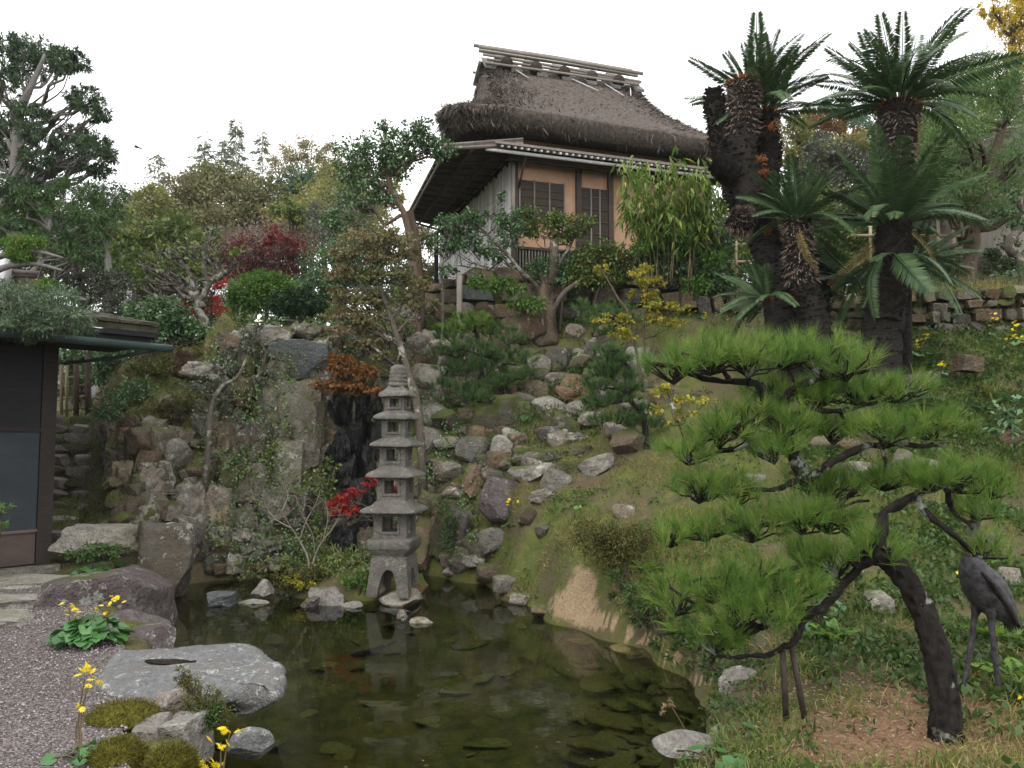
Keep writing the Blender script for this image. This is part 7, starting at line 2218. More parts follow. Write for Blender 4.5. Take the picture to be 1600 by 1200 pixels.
    part('wool', mbw, ML['cycadtop'], t, kind='stuff')
    # slim middle cycad
    Y = 11.0
    b = gp(1278, Y); bp = to_px(b)
    t = thing('slim_cycad', 'slim cycad with grey bristly neck standing between the dark trunks', 'palm', b)
    top, ax, _ = stem(t, [(1285, bp[1][0] + 4), (1268, 490), (1256, 450), (1250, 410), (1246, 370), (1244, 345)], [26, 27, 25, 24, 22, 20], Y, (.45, 1.0, -.7), 13)
    crown(t, top, ax, 28, .92, 1.45, .0, 3)
    # dark stub
    b = gp(1288, 11.8); bp = to_px(b)
    t = thing('cycad_stub', 'short black leafless cycad stub beside the slim one', 'palm', b)
    stem(t, [(1282, bp[1][0] + 4), (1284, 470), (1288, 440), (1290, 410), (1289, 392)], [8, 14, 19, 20, 12], 11.8, None, 14)
    # front right cycad, two tiers of leaves
    Y = 10.6
    b = gp(1385, Y); bp = to_px(b)
    t = thing('double_cycad', 'tall cycad with two leaf crowns, right of the palms', 'palm', b)
    top, ax, _ = stem(t, [(1375, bp[1][0] + 5), (1378, 520), (1392, 440), (1398, 370), (1400, 300), (1402, 230), (1404, 190), (1405, 165)], [34, 34, 31, 30, 28, 29, 34, 32], Y + .25, (.66, .9, -.6), 23, True)
    crown(t, top + UP * .04, ax, 38, 1.25, 1.35, .05, 4, hub=.10)
    low, ax, _ = stem(t, [(1380, 500), (1390, 440), (1396, 390), (1398, 352)], [24, 27, 26, 22], Y + .1, None, 24)
    crown(t, low, ax, 30, 1.18, 1.35, .10, 5, hub=.10)
    crown(t, Pt(1395, 400, Y), ax, 12, 1.0, -.1, -.7, 6, hub=.14)
    # suckers at the feet
    t = thing('cycad_sucker', 'small cycad offshoot with arching leaves at the foot of the tall cluster', 'palm', Pt(1200, 480, 11.0))
    c = Pt(1200, 468, 11.0)
    mb = MB().tube([gp(1215, 11.2), c], [.10, .07], 9)
    part('trunk', mb, MB_['cycad'], t)
    n = 120
    part('wool', MB().blades(np.tile(c, (n, 1)), rg.normal(size=(n, 3)) + np.array([0, -.5, .5]), .10, .015, .1, rg.random(n), rg), ML['cycadtop'], t, kind='stuff')
    crown(t, c, None, 16, .80, 1.1, -.35, 7, (1.6, 5.0))
    t = thing('cycad_sucker', 'cycad offshoot with arching leaves behind the front cycad trunk', 'palm', gp(1430, 11.2))
    c = Pt(1415, 420, 11.2)
    part('trunk', MB().tube([gp(1415, 11.2), c], [.10, .08], 9), MB_['cycad'], t)
    crown(t, c, None, 14, 1.0, .9, -.2, 8, (-1.3, 1.3))
    crown(t, Pt(1345, 440, 11.4), None, 10, .85, .9, .0, 9, (1.2, 4.0))
    t = thing('cycad_sucker', 'small dark cycad leaves beside the foot of the front cycad', 'palm', gp(1410, 10.2))
    crown(t, gp(1400, 10.2) + UP * .08, None, 7, .6, 1.0, .3, 10, (-2.0, .6))


cycad()
# ------------------------------------------------------------------ ground cover
_S = GRID.shape


def _cells():
    P = GRID
    a, b, c, d = P[:-1, :-1], P[:-1, 1:], P[1:, 1:], P[1:, :-1]
    n = np.cross(c - a, d - b)
    ar = np.linalg.norm(n, axis=-1) * .5
    n = n / np.maximum(np.linalg.norm(n, axis=-1, keepdims=True), 1e-9)
    ctr = (a + b + c + d) / 4
    px, py = to_px(ctr.reshape(-1, 3))
    return ctr.reshape(-1, 3), n.reshape(-1, 3), ar.ravel(), px, py, np.stack([a, b, c, d], 2).reshape(-1, 4, 3)


CC, CN, CA, CPX, CPY, CQ = _cells()


def scatter(n, mask, rg, near=1.6):
    """points on the terrain, spread evenly over the picture area selected by mask"""
    w = CA * mask / CC[:, 1] ** near
    # facing the viewer counts more
    v = unit(np.array([0, 0, CAMZ]) - CC)
    w = w * np.clip(np.abs((CN * v).sum(-1)) + .25, 0, 1)
    w = w * (CC[:, 2] > .02)
    k = rg.choice(len(w), n, p=w / w.sum())
    u, v_ = rg.random((n, 1)), rg.random((n, 1))
    q = CQ[k]
    P = (q[:, 0] * (1 - u) + q[:, 1] * u) * (1 - v_) + (q[:, 3] * (1 - u) + q[:, 2] * u) * v_
    return P, CN[k]


def box_mask(x0, x1, y0, y1, soft=15):
    f = lambda v, a, b: np.clip((v - a) / soft + .5, 0, 1) * np.clip((b - v) / soft + .5, 0, 1)
    return f(CPX, x0, x1) * f(CPY, y0, y1)


NZ1 = np.clip(fbm(CC * 1.1, 3, 31) * 1.6 + .5, 0.02, 1)
NZ2 = np.clip(fbm(CC * 1.4 + 9, 3, 32) * 1.8 + .45, 0.02, 1)
NZ3 = np.clip(fbm(CC * 2.2 + 5, 3, 33) * 1.8 + .45, 0.02, 1)
SANDM = np.clip(1 - 1.6 * np.exp(-(((CPX - 905) / 62) ** 2 + ((CPY - 935) / 52) ** 2)), 0, 1) * np.clip(1 - 1.3 * np.exp(-(((CPX - 1000) / 70) ** 2 + ((CPY - 995) / 24) ** 2)), 0, 1)
DIRTM = np.clip(1 - 1.15 * np.exp(-(((CPX - 1410) / 215) ** 2 + ((CPY - 1150) / 58) ** 2)), 0.02, 1) * np.clip(1 - .8 * np.exp(-(((CPX - 1570) / 110) ** 2 + ((CPY - 1160) / 50) ** 2)), 0.02, 1)
NOGRAVEL = 1.0 * ((CPX > 330) | (CC[:, 1] > 10.4))


def tufts(P, N, rg, per, spread):
    n = len(P)
    k = np.repeat(np.arange(n), per)
    t = rg.normal(size=(len(k), 3)) * spread
    t -= N[k] * (t * N[k]).sum(-1, keepdims=True)
    return P[k] + t, N[k], k


def ground_cover():
    rg = np.random.default_rng(200)
    right = np.clip((CPX - 760) / 120, 0.08, 1)
    # mown and rough grass
    m = (box_mask(640, 1720, 470, 1230) * NZ1 + 1.6 * box_mask(1380, 1720, 470, 760)) * right * SANDM * DIRTM
    P, N = scatter(11500, m, rg)
    C_, NN, k = tufts(P, N, rg, 10, .055)
    D = NN * .5 + UP * .9 + rg.normal(size=C_.shape) * .42
    tr = rg.random(len(P))
    hgt = rg.uniform(.04, .12, len(P))
    v = np.clip(tr[k] * .6 + rg.random(len(k)) * .4, 0, 1)
    ln_ = hgt[k] * rg.uniform(.6, 1.3, len(k))
    fr = C_[:, 1] > 7.0
    mb = MB().blades(C_[~fr] - UP * .01, D[~fr], ln_[~fr], .0065, .5, v[~fr], rg)
    mb.needles(C_[fr] - UP * .01, D[fr], ln_[fr], .009, v[fr], rg)
    part('grass', mb, ML['grass'], kind='stuff', label='rough short grass on the garden slopes', smooth=False)
    # dry straw-coloured grass
    m = 1.5 * box_mask(760, 1120, 690, 950) * NZ2 * SANDM + box_mask(1500, 1720, 1000, 1230) * .6 + box_mask(1400, 1620, 405, 470) * 2.5 + box_mask(1450, 1640, 640, 760) * .7 + .25 * box_mask(1100, 1500, 850, 1120) * NZ2 * DIRTM
    P, N = scatter(5600, m, rg)
    C_, NN, k = tufts(P, N, rg, 10, .05)
    D = NN * .5 + UP * .5 + rg.normal(size=C_.shape) * .6
    hh = rg.uniform(.04, .13, len(P))
    hh = np.where(P[:, 2] > 4.2, hh * 2.4, hh)
    v = np.clip(rg.random(len(P))[k] * .6 + rg.random(len(k)) * .4, 0, 1)
    ln_ = hh[k] * rg.uniform(.6, 1.3, len(k))
    fr = C_[:, 1] > 7.0
    mb = MB().blades(C_[~fr] - UP * .01, D[~fr], ln_[~fr], .007, .7, v[~fr], rg)
    mb.needles(C_[fr] - UP * .01, D[fr], ln_[fr], .009, v[fr], rg)
    part('dry_grass', mb, ML['drygrass'], kind='stuff', label='straw-coloured dry grass patches on the slope', smooth=False)
    # small-leaved weeds
    m = (1.6 * box_mask(650, 960, 490, 800) * NZ3 + 2.0 * box_mask(1380, 1720, 480, 720) + box_mask(640, 1720, 480, 1230) * NZ3 * DIRTM * SANDM * np.where((CPX > 1250), 1.9, 1.0) + .4 * box_mask(90, 640, 540, 900) * NZ1) * NOGRAVEL
    P, N = scatter(11000, m, rg)
    C_, NN, k = tufts(P, N, rg, 8, .05)
    D = rg.normal(size=C_.shape) * .8 + NN * .5 + UP * .35
    sz = rg.uniform(.022, .05, len(P)) * np.where(P[:, 0] / P[:, 1] > .36, 1.5, 1.0)
    mb = MB().leaves(C_ + NN * rg.uniform(.0, .05, (len(k), 1)), D, UP + rg.normal(size=C_.shape) * .5, sz[k], sz[k] * .62, .2, np.clip(rg.random(len(P))[k] * .6 + rg.random(len(k)) * .4, 0, 1), .1)
    part('weeds', mb, ML['weed'], kind='stuff', label='low leafy weeds between the stones and the grass')
    # mossy undergrowth on the left bank and cliff
    m = (box_mask(150, 420, 490, 740) + .6 * box_mask(85, 240, 640, 860)) * NOGRAVEL * np.clip((CC[:, 1] - 10.4) * 2, 0, 1)
    P, N = scatter(3400, m, rg)
    C_, NN, k = tufts(P, N, rg, 11, .07)
    D = rg.normal(size=C_.shape) * .8 + NN * .7
    mb = MB().leaves(C_ + NN * rg.uniform(.0, .10, (len(k), 1)), D, UP + NN + rg.normal(size=C_.shape) * .5, rg.uniform(.022, .045, len(k)), .019, .2, np.clip(rg.random(len(P))[k] * .6 + rg.random(len(k)) * .5 - .12, 0, 1), .1)
    mud = M_leaf('undergrowth_leaf', G((.022, .030, .010), (.040, .050, .014), (.070, .072, .020), (.12, .095, .03)), .25)
    part('undergrowth', mb, mud, kind='stuff', label='dark mossy undergrowth on the bank above the steps')
    # creepers on the cliff face
    m = box_mask(330, 650, 500, 880) * np.clip(NZ2 - .25, 0, 1) ** 1.5 + .5 * box_mask(600, 760, 560, 880) * np.clip(NZ3 - .2, 0, 1)
    m = m * (1 - box_mask(508, 600, 585, 860))
    P, N = scatter(1000, m, rg)
    C_, NN, k = tufts(P, N, rg, 15, .09)
    front = np.array([0, -1, .2])
    D = rg.normal(size=C_.shape) * .7 + front * .3 - UP * .35
    mb = MB().leaves(C_ + (NN + front) * rg.uniform(.02, .22, (len(k), 1)), D, front + UP * .6 + rg.normal(size=C_.shape) * .5, rg.uniform(.03, .06, len(k)), .03, .2, np.clip(rg.random(len(P))[k] * .6 + rg.random(len(k)) * .4, 0, 1), .1)
    part('creeper_foliage', mb, ML['camellia'], kind='stuff', label='small-leaved creepers hanging on the cliff stones')
    m = box_mask(330, 660, 560, 900) * np.clip(NZ3 - .35, 0, 1) ** 1.5 * (1 - box_mask(508, 600, 585, 860))
    P, N = scatter(500, m, rg)
    C_, NN, k = tufts(P, N, rg, 14, .07)
    D = rg.normal(size=C_.shape) * .7 + front * .3
    mb = MB().leaves(C_ + (NN + front) * rg.uniform(.02, .2, (len(k), 1)), D, front + UP + rg.normal(size=C_.shape) * .5, rg.uniform(.03, .055, len(k)), .032, .2, np.clip(rg.random(len(P))[k] * .5 + rg.random(len(k)) * .5, 0, 1), .1)
    part('cliff_foliage', mb, ML['shrub'], kind='stuff', label='yellow-green leafy plants rooted in the cliff joints')
    # low plants on the upper terraces
    m = box_mask(640, 1700, 400, 520) * np.clip((CC[:, 1] - 12) * 2, 0, 1) + .8 * box_mask(150, 640, 470, 560) * np.clip((CC[:, 1] - 12.5) * 2, 0, 1)
    P, N = scatter(1500, m, rg)
    C_, NN, k = tufts(P, N, rg, 14, .10)
    D = rg.normal(size=C_.shape) * .7 + UP * .4
    mb = MB().leaves(C_ + UP * rg.uniform(.02, .28, (len(k), 1)), D, UP + rg.normal(size=C_.shape) * .5, rg.uniform(.04, .075, len(k)), .038, .2, np.clip(rg.random(len(P))[k] * .6 + rg.random(len(k)) * .4, 0, 1), .1)
    part('terrace_foliage', mb, ML['shrub'], kind='stuff', label='leafy undergrowth along the terrace above the slope')
    # dense dark cover of ferny leaves on the upper rocky slope
    m = box_mask(655, 985, 485, 760) * np.clip(NZ1 + .1, 0, 1) * (CC[:, 1] > 11.5)
    P, N = scatter(2500, m, rg)
    C_, NN, k = tufts(P, N, rg, 14, .08)
    D = rg.normal(size=C_.shape) * .8 + UP * .5 + front * .2
    mb = MB().leaves(C_ + (NN + UP) * rg.uniform(.01, .12, (len(k), 1)), D, UP + rg.normal(size=C_.shape) * .5, rg.uniform(.04, .085, len(k)), rg.uniform(.012, .03, len(k)), .2, np.clip(rg.random(len(P))[k] * .6 + rg.random(len(k)) * .4, 0, 1), .15)
    part('slope_foliage', mb, ML['weed'], kind='stuff', label='dense dark green leaves covering the upper rocky slope')
    # leaves afloat on the pond
    n = 90
    q = np.stack([rg.uniform(-3.2, 1.2, n), rg.uniform(4.6, 11.6, n), np.full(n, .006)], -1)
    q = q[H(q[:, 0], q[:, 1]) < -.08]
    n = len(q)
    d = rg.normal(size=(n, 3)) * np.array([1, 1, .02])
    mb = MB().leaves(q, d, np.tile(UP, (n, 1)) + rg.normal(size=(n, 3)) * .05, rg.uniform(.015, .045, n), rg.uniform(.008, .018, n), .03, rg.random(n), 0)
    part('floating_leaves', mb, ML['litter'], kind='stuff', label='tiny fallen leaves floating on the pond')
    # fallen leaves, chips and straw
    m = box_mask(760, 1720, 600, 1230) * NZ2 * .6 + box_mask(1180, 1720, 1060, 1230) * 2.2
    P, N = scatter(7000, m, rg)
    D = rg.normal(size=P.shape); D -= N * (D * N).sum(-1, keepdims=True)
    n = len(P)
    mb = MB().leaves(P + N * .012, D + N * .15, N + rg.normal(size=P.shape) * .35, rg.uniform(.015, .05, n), rg.uniform(.005, .014, n), .1, rg.random(n), 0)
    part('leaf_litter', mb, ML['litter'], kind='stuff', label='fallen dry leaves and straw scattered over the slope')
    # short moss on the strip between gravel and water
    edge = np.interp(CC[:, 1], [1.2, 4.0, 4.8, 5.4, 6.2, 7.2, 8.2, 9.0, 9.9], [-1.5, -1.85, -2.25, -2.5, -2.95, -3.55, -4.25, -5.1, -6.0])
    m = 1.0 * (CC[:, 0] > edge - .05) * (CC[:, 0] < edge + 1.0) * (CC[:, 1] < 9.5) * (CC[:, 0] < -1.2) * (CC[:, 2] > .03)
    P, N = scatter(9000, m, rg, 1.0)
    mb = MB().blades(P, N * .6 + UP * .5 + rg.normal(size=P.shape) * .4, rg.uniform(.012, .035, len(P)), .005, .4, rg.random(len(P)), rg)
    part('moss', mb, M_leaf('moss_strip', G((.045, .048, .010), (.085, .08, .016), (.14, .115, .03), (.12, .09, .045)), .2), kind='stuff', label='short moss along the stones at the gravel edge', smooth=False)
    # fuzz on moss cushions
    for o in [q for q in bpy.data.objects if q.name.startswith('moss_cushion')]:
        co = np.empty(len(o.data.vertices) * 3); o.data.vertices.foreach_get('co', co); co = co.reshape(-1, 3)
        b = np.array(o.location)
        kk = rg.integers(0, len(co), 7000)
        p = co[kk] + rg.normal(size=(7000, 3)) * .012
        p = p[p[:, 2] > -.02]
        mb = MB().blades(p + b, unit(p) * .7 + UP * .6 + rg.normal(size=p.shape) * .4, .022, .0045, .3, rg.random(len(p)), rg)
        part('moss_fuzz', mb, M_leaf('moss_fuzz', G((.055, .055, .008), (.10, .095, .014), (.16, .14, .022)), .2) if 'moss_fuzz' not in bpy.data.materials else bpy.data.materials['moss_fuzz'], o, kind='stuff')


ground_cover()


# ------------------------------------------------------------------ shrubs of the slope and island
def low_shrubs():
    def sh(name, label, px, py, Y, lobes, leaf, L, W, seed, dens=.9, bark='dark', cat='shrub', twigs=5, group=None, clump=.3, extra=None, per=22):
        b = hit(px, py) if Y is None else gp(px, Y)
        tree(name, label, cat, [b - UP * .03, b + UP * .08, np.mean([l[0] for l in lobes], 0)], .006 if cat == 'plant' else .02, .003 if cat == 'plant' else .008, lobes, leaf, L, W, MB_[bark], seed, dens * .6, group, clump, per, twigs, tw_r=.006, start=.0, extra=extra)
    Y = 8.5
    az = M_leaf('azalea_leaf', G((.04, .05, .012), (.075, .085, .02), (.12, .12, .03), (.16, .11, .05)), .25)
    ML['azalea'] = az
    sh('azalea', 'wide clipped azalea on the bank above the sandy clay', 975, 900, 8.35, [E(930, 835, 40, 22, Y), E(975, 845, 44, 26, Y), E(1010, 862, 34, 26, Y), E(950, 862, 40, 24, Y), E(985, 885, 36, 18, Y), E(1030, 840, 24, 20, Y)], 'azalea', .026, .013, 501, .95, twigs=8)
    sh('azalea', 'small azalea at the near edge of the flat stone', 315, 1120, 5.15, [E(320, 1095, 30, 18, 5.05), E(300, 1075, 18, 20, 5.1), E(335, 1110, 28, 18, 5.0), E(310, 1125, 26, 16, 4.95), E(285, 1060, 14, 14, 5.15)], 'azalea', .020, .008, 502, .8, twigs=9, extra=([E(330, 1115, 22, 12, 4.95), E(315, 1130, 18, 10, 4.9)], 'weed', .6))
    Y = 10.35
    sh('island_bush', 'low bush with yellowing leaves on the left part of the island', 460, 915, 10.4, [E(445, 905, 24, 12, Y), E(470, 905, 26, 14, Y), E(455, 918, 26, 8, Y), E(490, 895, 24, 14, Y + .1)], 'azalea', .035, .02, 503, .8, extra=([E(460, 910, 24, 8, Y - .15), E(480, 915, 18, 7, Y - .15)], 'mapleyel', .25))
    sh('island_bush', 'green bush on the island next to the pagoda foot', 565, 915, 10.2, [E(560, 898, 18, 15, 10.2), E(572, 910, 14, 12, 10.2), E(548, 908, 14, 10, 10.2)], 'lightshrub', .032, .018, 504, .8)
    sh('island_bush', 'leafy bush behind the bare shrub on the island', 520, 890, 10.9, [E(505, 870, 24, 18, 10.9), E(470, 880, 24, 14, 10.9), E(530, 885, 20, 12, 10.8), E(440, 880, 18, 14, 10.9)], 'shrub', .04, .024, 505, .55)
    sh('waterfall_plant', 'yellow-green leafy plant left of the wet rocks', 505, 800, 12.0, [E(500, 760, 22, 22, 12), E(510, 790, 20, 20, 12), E(495, 820, 22, 18, 12), E(520, 730, 14, 14, 12)], 'shrub', .06, .04, 506, .45)
    sh('step_bush', 'green leaf clump below the long slab at the steps', 150, 880, 9.7, [E(130, 865, 40, 14, 9.8), E(170, 860, 34, 12, 9.8)], 'weed', .04, .025, 507, .55)
    sh('bank_shrub', 'dark low shrub on the bank just above the mossy steps', 190, 640, None, [E(190, 620, 30, 14, 12.2), E(215, 605, 30, 16, 12.6), E(170, 640, 22, 14, 11.9)], 'camellia', .045, .025, 520, .8)
    sh('bank_shrub', 'small-leaved shrub on the bank crest beside the camellia', 260, 590, None, [E(255, 570, 34, 16, 12.9), E(290, 560, 30, 16, 13.0), E(225, 580, 26, 14, 12.9)], 'azalea', .035, .018, 521, .8)
    sh('bank_shrub', 'olive shrub hanging over the upper left cliff stones', 300, 640, None, [E(290, 630, 28, 14, 12.3), E(250, 640, 26, 14, 12.2), E(330, 545, 26, 12, 12.9)], 'azalea', .035, .018, 522, .7)
    sh('bank_shrub', 'green shrub at the foot of the camellia tree trunk', 610, 510, 14.2, [E(600, 500, 26, 14, 14.1), E(630, 510, 24, 14, 14.0), E(575, 515, 26, 12, 13.8)], 'shrub', .05, .028, 523, .8)
    sh('bank_shrub', 'leafy shrub filling the gap above the dark wet rocks', 520, 545, 13.6, [E(500, 530, 24, 12, 13.5), E(530, 540, 26, 12, 13.5), E(560, 530, 24, 12, 13.6)], 'camellia', .05, .03, 524, .7)
    # hanging plants of the pond bank
    sh('bank_fern_mass', 'hanging fern and grass mass on the bank under the azalea', 1005, 935, 8.1, [E(990, 925, 24, 22, 8.0), E(1020, 930, 24, 26, 7.8), E(1045, 960, 24, 24, 7.5), E(1075, 990, 26, 22, 7.1), E(975, 910, 20, 16, 8.1), E(960, 945, 16, 14, 8.35), E(1005, 968, 24, 16, 7.8), E(1035, 995, 24, 14, 7.4), E(1070, 1020, 24, 14, 6.9)], 'weed', .06, .018, 508, .6, cat='plant')
    sh('bank_fern_mass', 'green trailing plants on the bank below the low pine branch', 1105, 1030, 6.4, [E(1100, 1020, 28, 20, 6.5), E(1125, 1045, 26, 18, 6.2), E(1150, 1010, 30, 22, 6.4), E(1180, 1035, 30, 18, 6.0)], 'weed', .05, .02, 509, .55, cat='plant')
    sh('grey_azalea', 'grey-leaved sparse shrub growing out of the cliff top', 400, 560, 12.7, [E(395, 520, 26, 16, 12.6), E(410, 545, 24, 18, 12.6), E(380, 545, 24, 18, 12.6), E(425, 575, 16, 18, 12.5), E(410, 595, 16, 16, 12.4), E(370, 575, 18, 14, 12.5)], 'greyleaf', .05, .03, 510, .5, 'lichen', twigs=10, group='grey shrubs on the cliff')
    sh('grey_azalea', 'silvery shrub with crooked stem halfway down the cliff', 325, 700, 12.0, [E(325, 600, 28, 14, 12.2), E(300, 605, 22, 14, 12.2), E(350, 620, 22, 14, 12.1), E(315, 650, 22, 12, 12.0), E(370, 650, 20, 12, 12.1), E(350, 575, 20, 12, 12.3)], 'greyleaf', .045, .028, 511, .42, 'lichen', twigs=10, group='grey shrubs on the cliff')
    sh('grey_azalea', 'grey shrub trailing in the middle of the cliff face', 390, 720, 12.1, [E(385, 700, 20, 22, 12.1), E(400, 660, 18, 18, 12.1), E(360, 720, 18, 18, 12.0), E(405, 735, 16, 16, 12.0)], 'camellia', .045, .025, 512, .3, 'lichen', twigs=10, group='grey shrubs on the cliff')
    # slender stems on the cliff
    t = thing('cliff_tree', 'slender grey tree stem climbing the cliff above the big pale boulder', 'tree', hit(318, 790))
    P = curve([hit(318, 790), Pt(322, 740, 11.75), Pt(326, 690, 11.8), Pt(330, 640, 11.9), Pt(345, 605, 12.0), Pt(370, 590, 12.1), Pt(385, 560, 12.2)], 22)
    part('trunk', MB().tube(P, lerp_r(.055, .018, len(P)), 8), MB_['lichen'], t)
    t = thing('cliff_tree', 'dark crooked stem on the cliff top below the clipped dome', 'tree', hit(412, 620))
    P = curve([hit(412, 622), Pt(410, 580, 12.4), Pt(415, 550, 12.5), Pt(400, 530, 12.5), Pt(385, 515, 12.5)], 16)
    part('trunk', MB().tube(P, lerp_r(.03, .012, len(P)), 7), MB_['dark'], t)
    part('branch', MB().tube(curve([Pt(410, 590, 12.4), Pt(425, 575, 12.4), Pt(432, 560, 12.4), Pt(425, 545, 12.4)], 8), .012, 6), MB_['dark'], t)
    Y = 8.8
    sh('broad_shrub', 'dark glossy-leaved shrub at the right edge of the slope', 1580, 680, None, [E(1570, 640, 22, 18, Y), E(1590, 655, 26, 20, Y), E(1565, 668, 20, 14, Y), E(1600, 630, 22, 20, Y)], 'camellia', .09, .05, 513, .4, per=10)
    sh('leafy_clump', 'green leafy clump around the crane statue legs', 1565, 1060, 5.9, [E(1540, 1055, 26, 20, 6.1), E(1580, 1050, 26, 24, 6.1), E(1510, 1065, 22, 14, 6.2), E(1595, 1020, 20, 20, 6.3)], 'weed', .045, .022, 514, .45, cat='plant')
    sh('leafy_clump', 'fresh green weeds along the bank behind the square-cut stone', 1180, 1130, 5.3, [E(1170, 1125, 30, 14, 5.2), E(1215, 1120, 30, 12, 5.2), E(1230, 1085, 26, 14, 5.5), E(1190, 1150, 24, 10, 5.0), E(1265, 1110, 26, 10, 5.2)], 'weed', .035, .02, 515, .4, cat='plant')
    sh('leafy_clump', 'weeds beside the square-cut stone at the lower edge', 1260, 1180, 4.6, [E(1265, 1175, 24, 10, 4.6), E(1290, 1190, 24, 8, 4.5), E(1250, 1195, 20, 8, 4.5)], 'weed', .03, .018, 516, .4, cat='plant')
    sh('terrace_shrub', 'low dark shrub on the grassy terrace at the right', 1560, 460, 12.9, [E(1545, 462, 24, 10, 12.9), E(1575, 465, 22, 10, 12.9)], 'camellia', .06, .035, 517, .8)
    sh('slope_shrub', 'small dark shrub clinging beside the tall purple stone', 705, 830, 11.9, [E(705, 815, 12, 20, 11.6), E(698, 845, 10, 20, 11.5), E(690, 790, 16, 14, 11.8)], 'weed', .035, .018, 518, .7)
    sh('edge_plant', 'pine-like seedling at the left edge before the storehouse', 0, 840, 6.2, [E(2, 800, 12, 12, 6.2), E(0, 825, 12, 12, 6.2)], 'lightshrub', .05, .012, 519, .6)


low_shrubs()


# ---- tufts of long grass
def grass_tufts():
    rg = np.random.default_rng(230)
    spots = [(545, 885, 10.7, .55, 60, 'tall grass tuft behind the island bushes'), (520, 885, 10.8, .40, 40, 'grass tuft between the bare shrub and the red maple'), (558, 940, 10.0, .20, 60, 'short fresh grass tuft at the island waterline'),
             (672, 735, 12.6, .40, 70, 'hanging grass tuft on the rocks right of the pagoda'), (745, 775, 11.9, .28, 60, 'grass tuft under the upright stones of the slope'), (1075, 1100, 5.6, .16, 70, 'grass tuft at the water beside the lichen-crusted rock'),
             (1455, 600, 10.4, .35, 70, 'tall grass tuft beside the yellow flowers on the upper slope'), (1550, 570, 10.6, .42, 80, 'arching grass tuft next to the square brown stone'), (1500, 640, 9.9, .32, 70, 'grass tuft below the square brown stone'), (1530, 445, 12.9, .40, 90, 'long yellowish grass hanging over the terrace wall'), (1460, 440, 12.9, .40, 90, 'yellowish grass on the terrace edge behind the front cycad'),
             (1240, 1060, 5.6, .2, 60, 'grass tuft at the foot of the pine props'), (1580, 1140, 5.0, .22, 80, 'grass tuft at the right edge near the crane feet')]
    for i, (px, py, Y, L, n, lab) in enumerate(spots):
        b = gp(px, Y)
        t = thing('grass_tuft', lab, 'grass', b, 'tufts of long grass')
        C_ = b + rg.normal(size=(n, 3)) * np.array([.06, .06, .0])
        D = UP * .9 + rg.normal(size=(n, 3)) * .35
        mb = MB()
        for q in range(n):
            d = unit(D[q]); l = L * rg.uniform(.6, 1.15)
            out = np.array([d[0], d[1], 0.0]) * 1.1
            p = [C_[q] + d * l * f + out * l * f * f * .6 - UP * l * f ** 3 * .45 for f in (0, .35, .7, 1)]
            sd = unit(np.cross(d, UP + rg.normal(size=3) * .1)) * .006
            V = [p[0] - sd, p[0] + sd, p[1] + sd, p[1] - sd, p[2] + sd * .7, p[2] - sd * .7, p[3]]
            mb.add(V, [(0, 1, 2, 3), (3, 2, 4, 5)], [(5, 4, 6)], rg.random())
        part('leaves', mb, ML['drygrass'] if 'yellowish' in lab else ML['grass'], t)


grass_tufts()


# ---- ferns
def ferns():
    rg = np.random.default_rng(240)
    FM = []
    for k in range(3):
        mb = MB()
        t = np.linspace(0, 1, 10)
        sp = np.stack([t, t * 0, .25 * t - .45 * t ** 2], -1)
        mb.tube(sp, lerp_r(.012, .004, 10), 3, .3, cap=False)
        tt = np.repeat(np.linspace(.1, .98, 15), 2); sg = np.tile([-1, 1], 15)
        C_ = np.stack([np.interp(tt, t, sp[:, q]) for q in range(3)], -1)
        D = np.stack([np.full(30, .35), sg * 1.0, np.full(30, -.12)], -1)
        mb.leaves(C_, D, np.tile(UP, (30, 1)), .34 * (1 - tt) ** .7 + .03, .075, .1, np.clip(rg.normal(.3 + .25 * k, .15, 30), 0, 1), .1)
        FM.append(make_mesh('frond', mb, ML['fern']))
    spots = [(690, 520, .34, 'bright fern beside the pale rock at the top of the slope'), (700, 555, .30, 'yellow-green fern hanging above the pagoda roof height'), (810, 525, .38, 'spreading fern at the foot of the old stump'), (840, 530, .3, 'darker fern right of the stump fern'), (892, 560, .24, 'small fern between the slope stones under the wall'), (705, 585, .26, 'pale fern among the sprawling pine needles'),
             (670, 760, .28, 'fern on the rocks right of the pagoda middle storey'), (445, 730, .3, 'bright fern in the middle of the cliff face'), (355, 750, .22, 'small fern leaf above the tan cliff boulder'), (1010, 900, .25, 'fern tucked under the azalea bank'), (1060, 1000, .25, 'fern on the bank above the shallow water'), (540, 610, .2, 'fern behind the rust maple'), (200, 790, .24, 'fern beside the lower mossy steps'), (230, 820, .22, 'fern by the long slab near the cliff foot'),
             (1300, 1000, .25, 'fern under the lower pine branches'), (1550, 1000, .3, 'fern behind the crane statue legs'), (1590, 1070, .28, 'fern at the right edge beside the crane')]
    for i, (px, py, L, lab) in enumerate(spots):
        b = hit(px, py)
        t = thing('fern', lab, 'fern', b, 'ferns between the stones')
        n = 7
        for k in range(n):
            az = k / n * 6.283 + rg.normal() * .25
            l = L * rg.uniform(.75, 1.1)
            place('frond', FM[k % 3], t, b + UP * .02, (rg.normal() * .2, -rg.uniform(.2, .7), az), (l, l, l))


ferns()


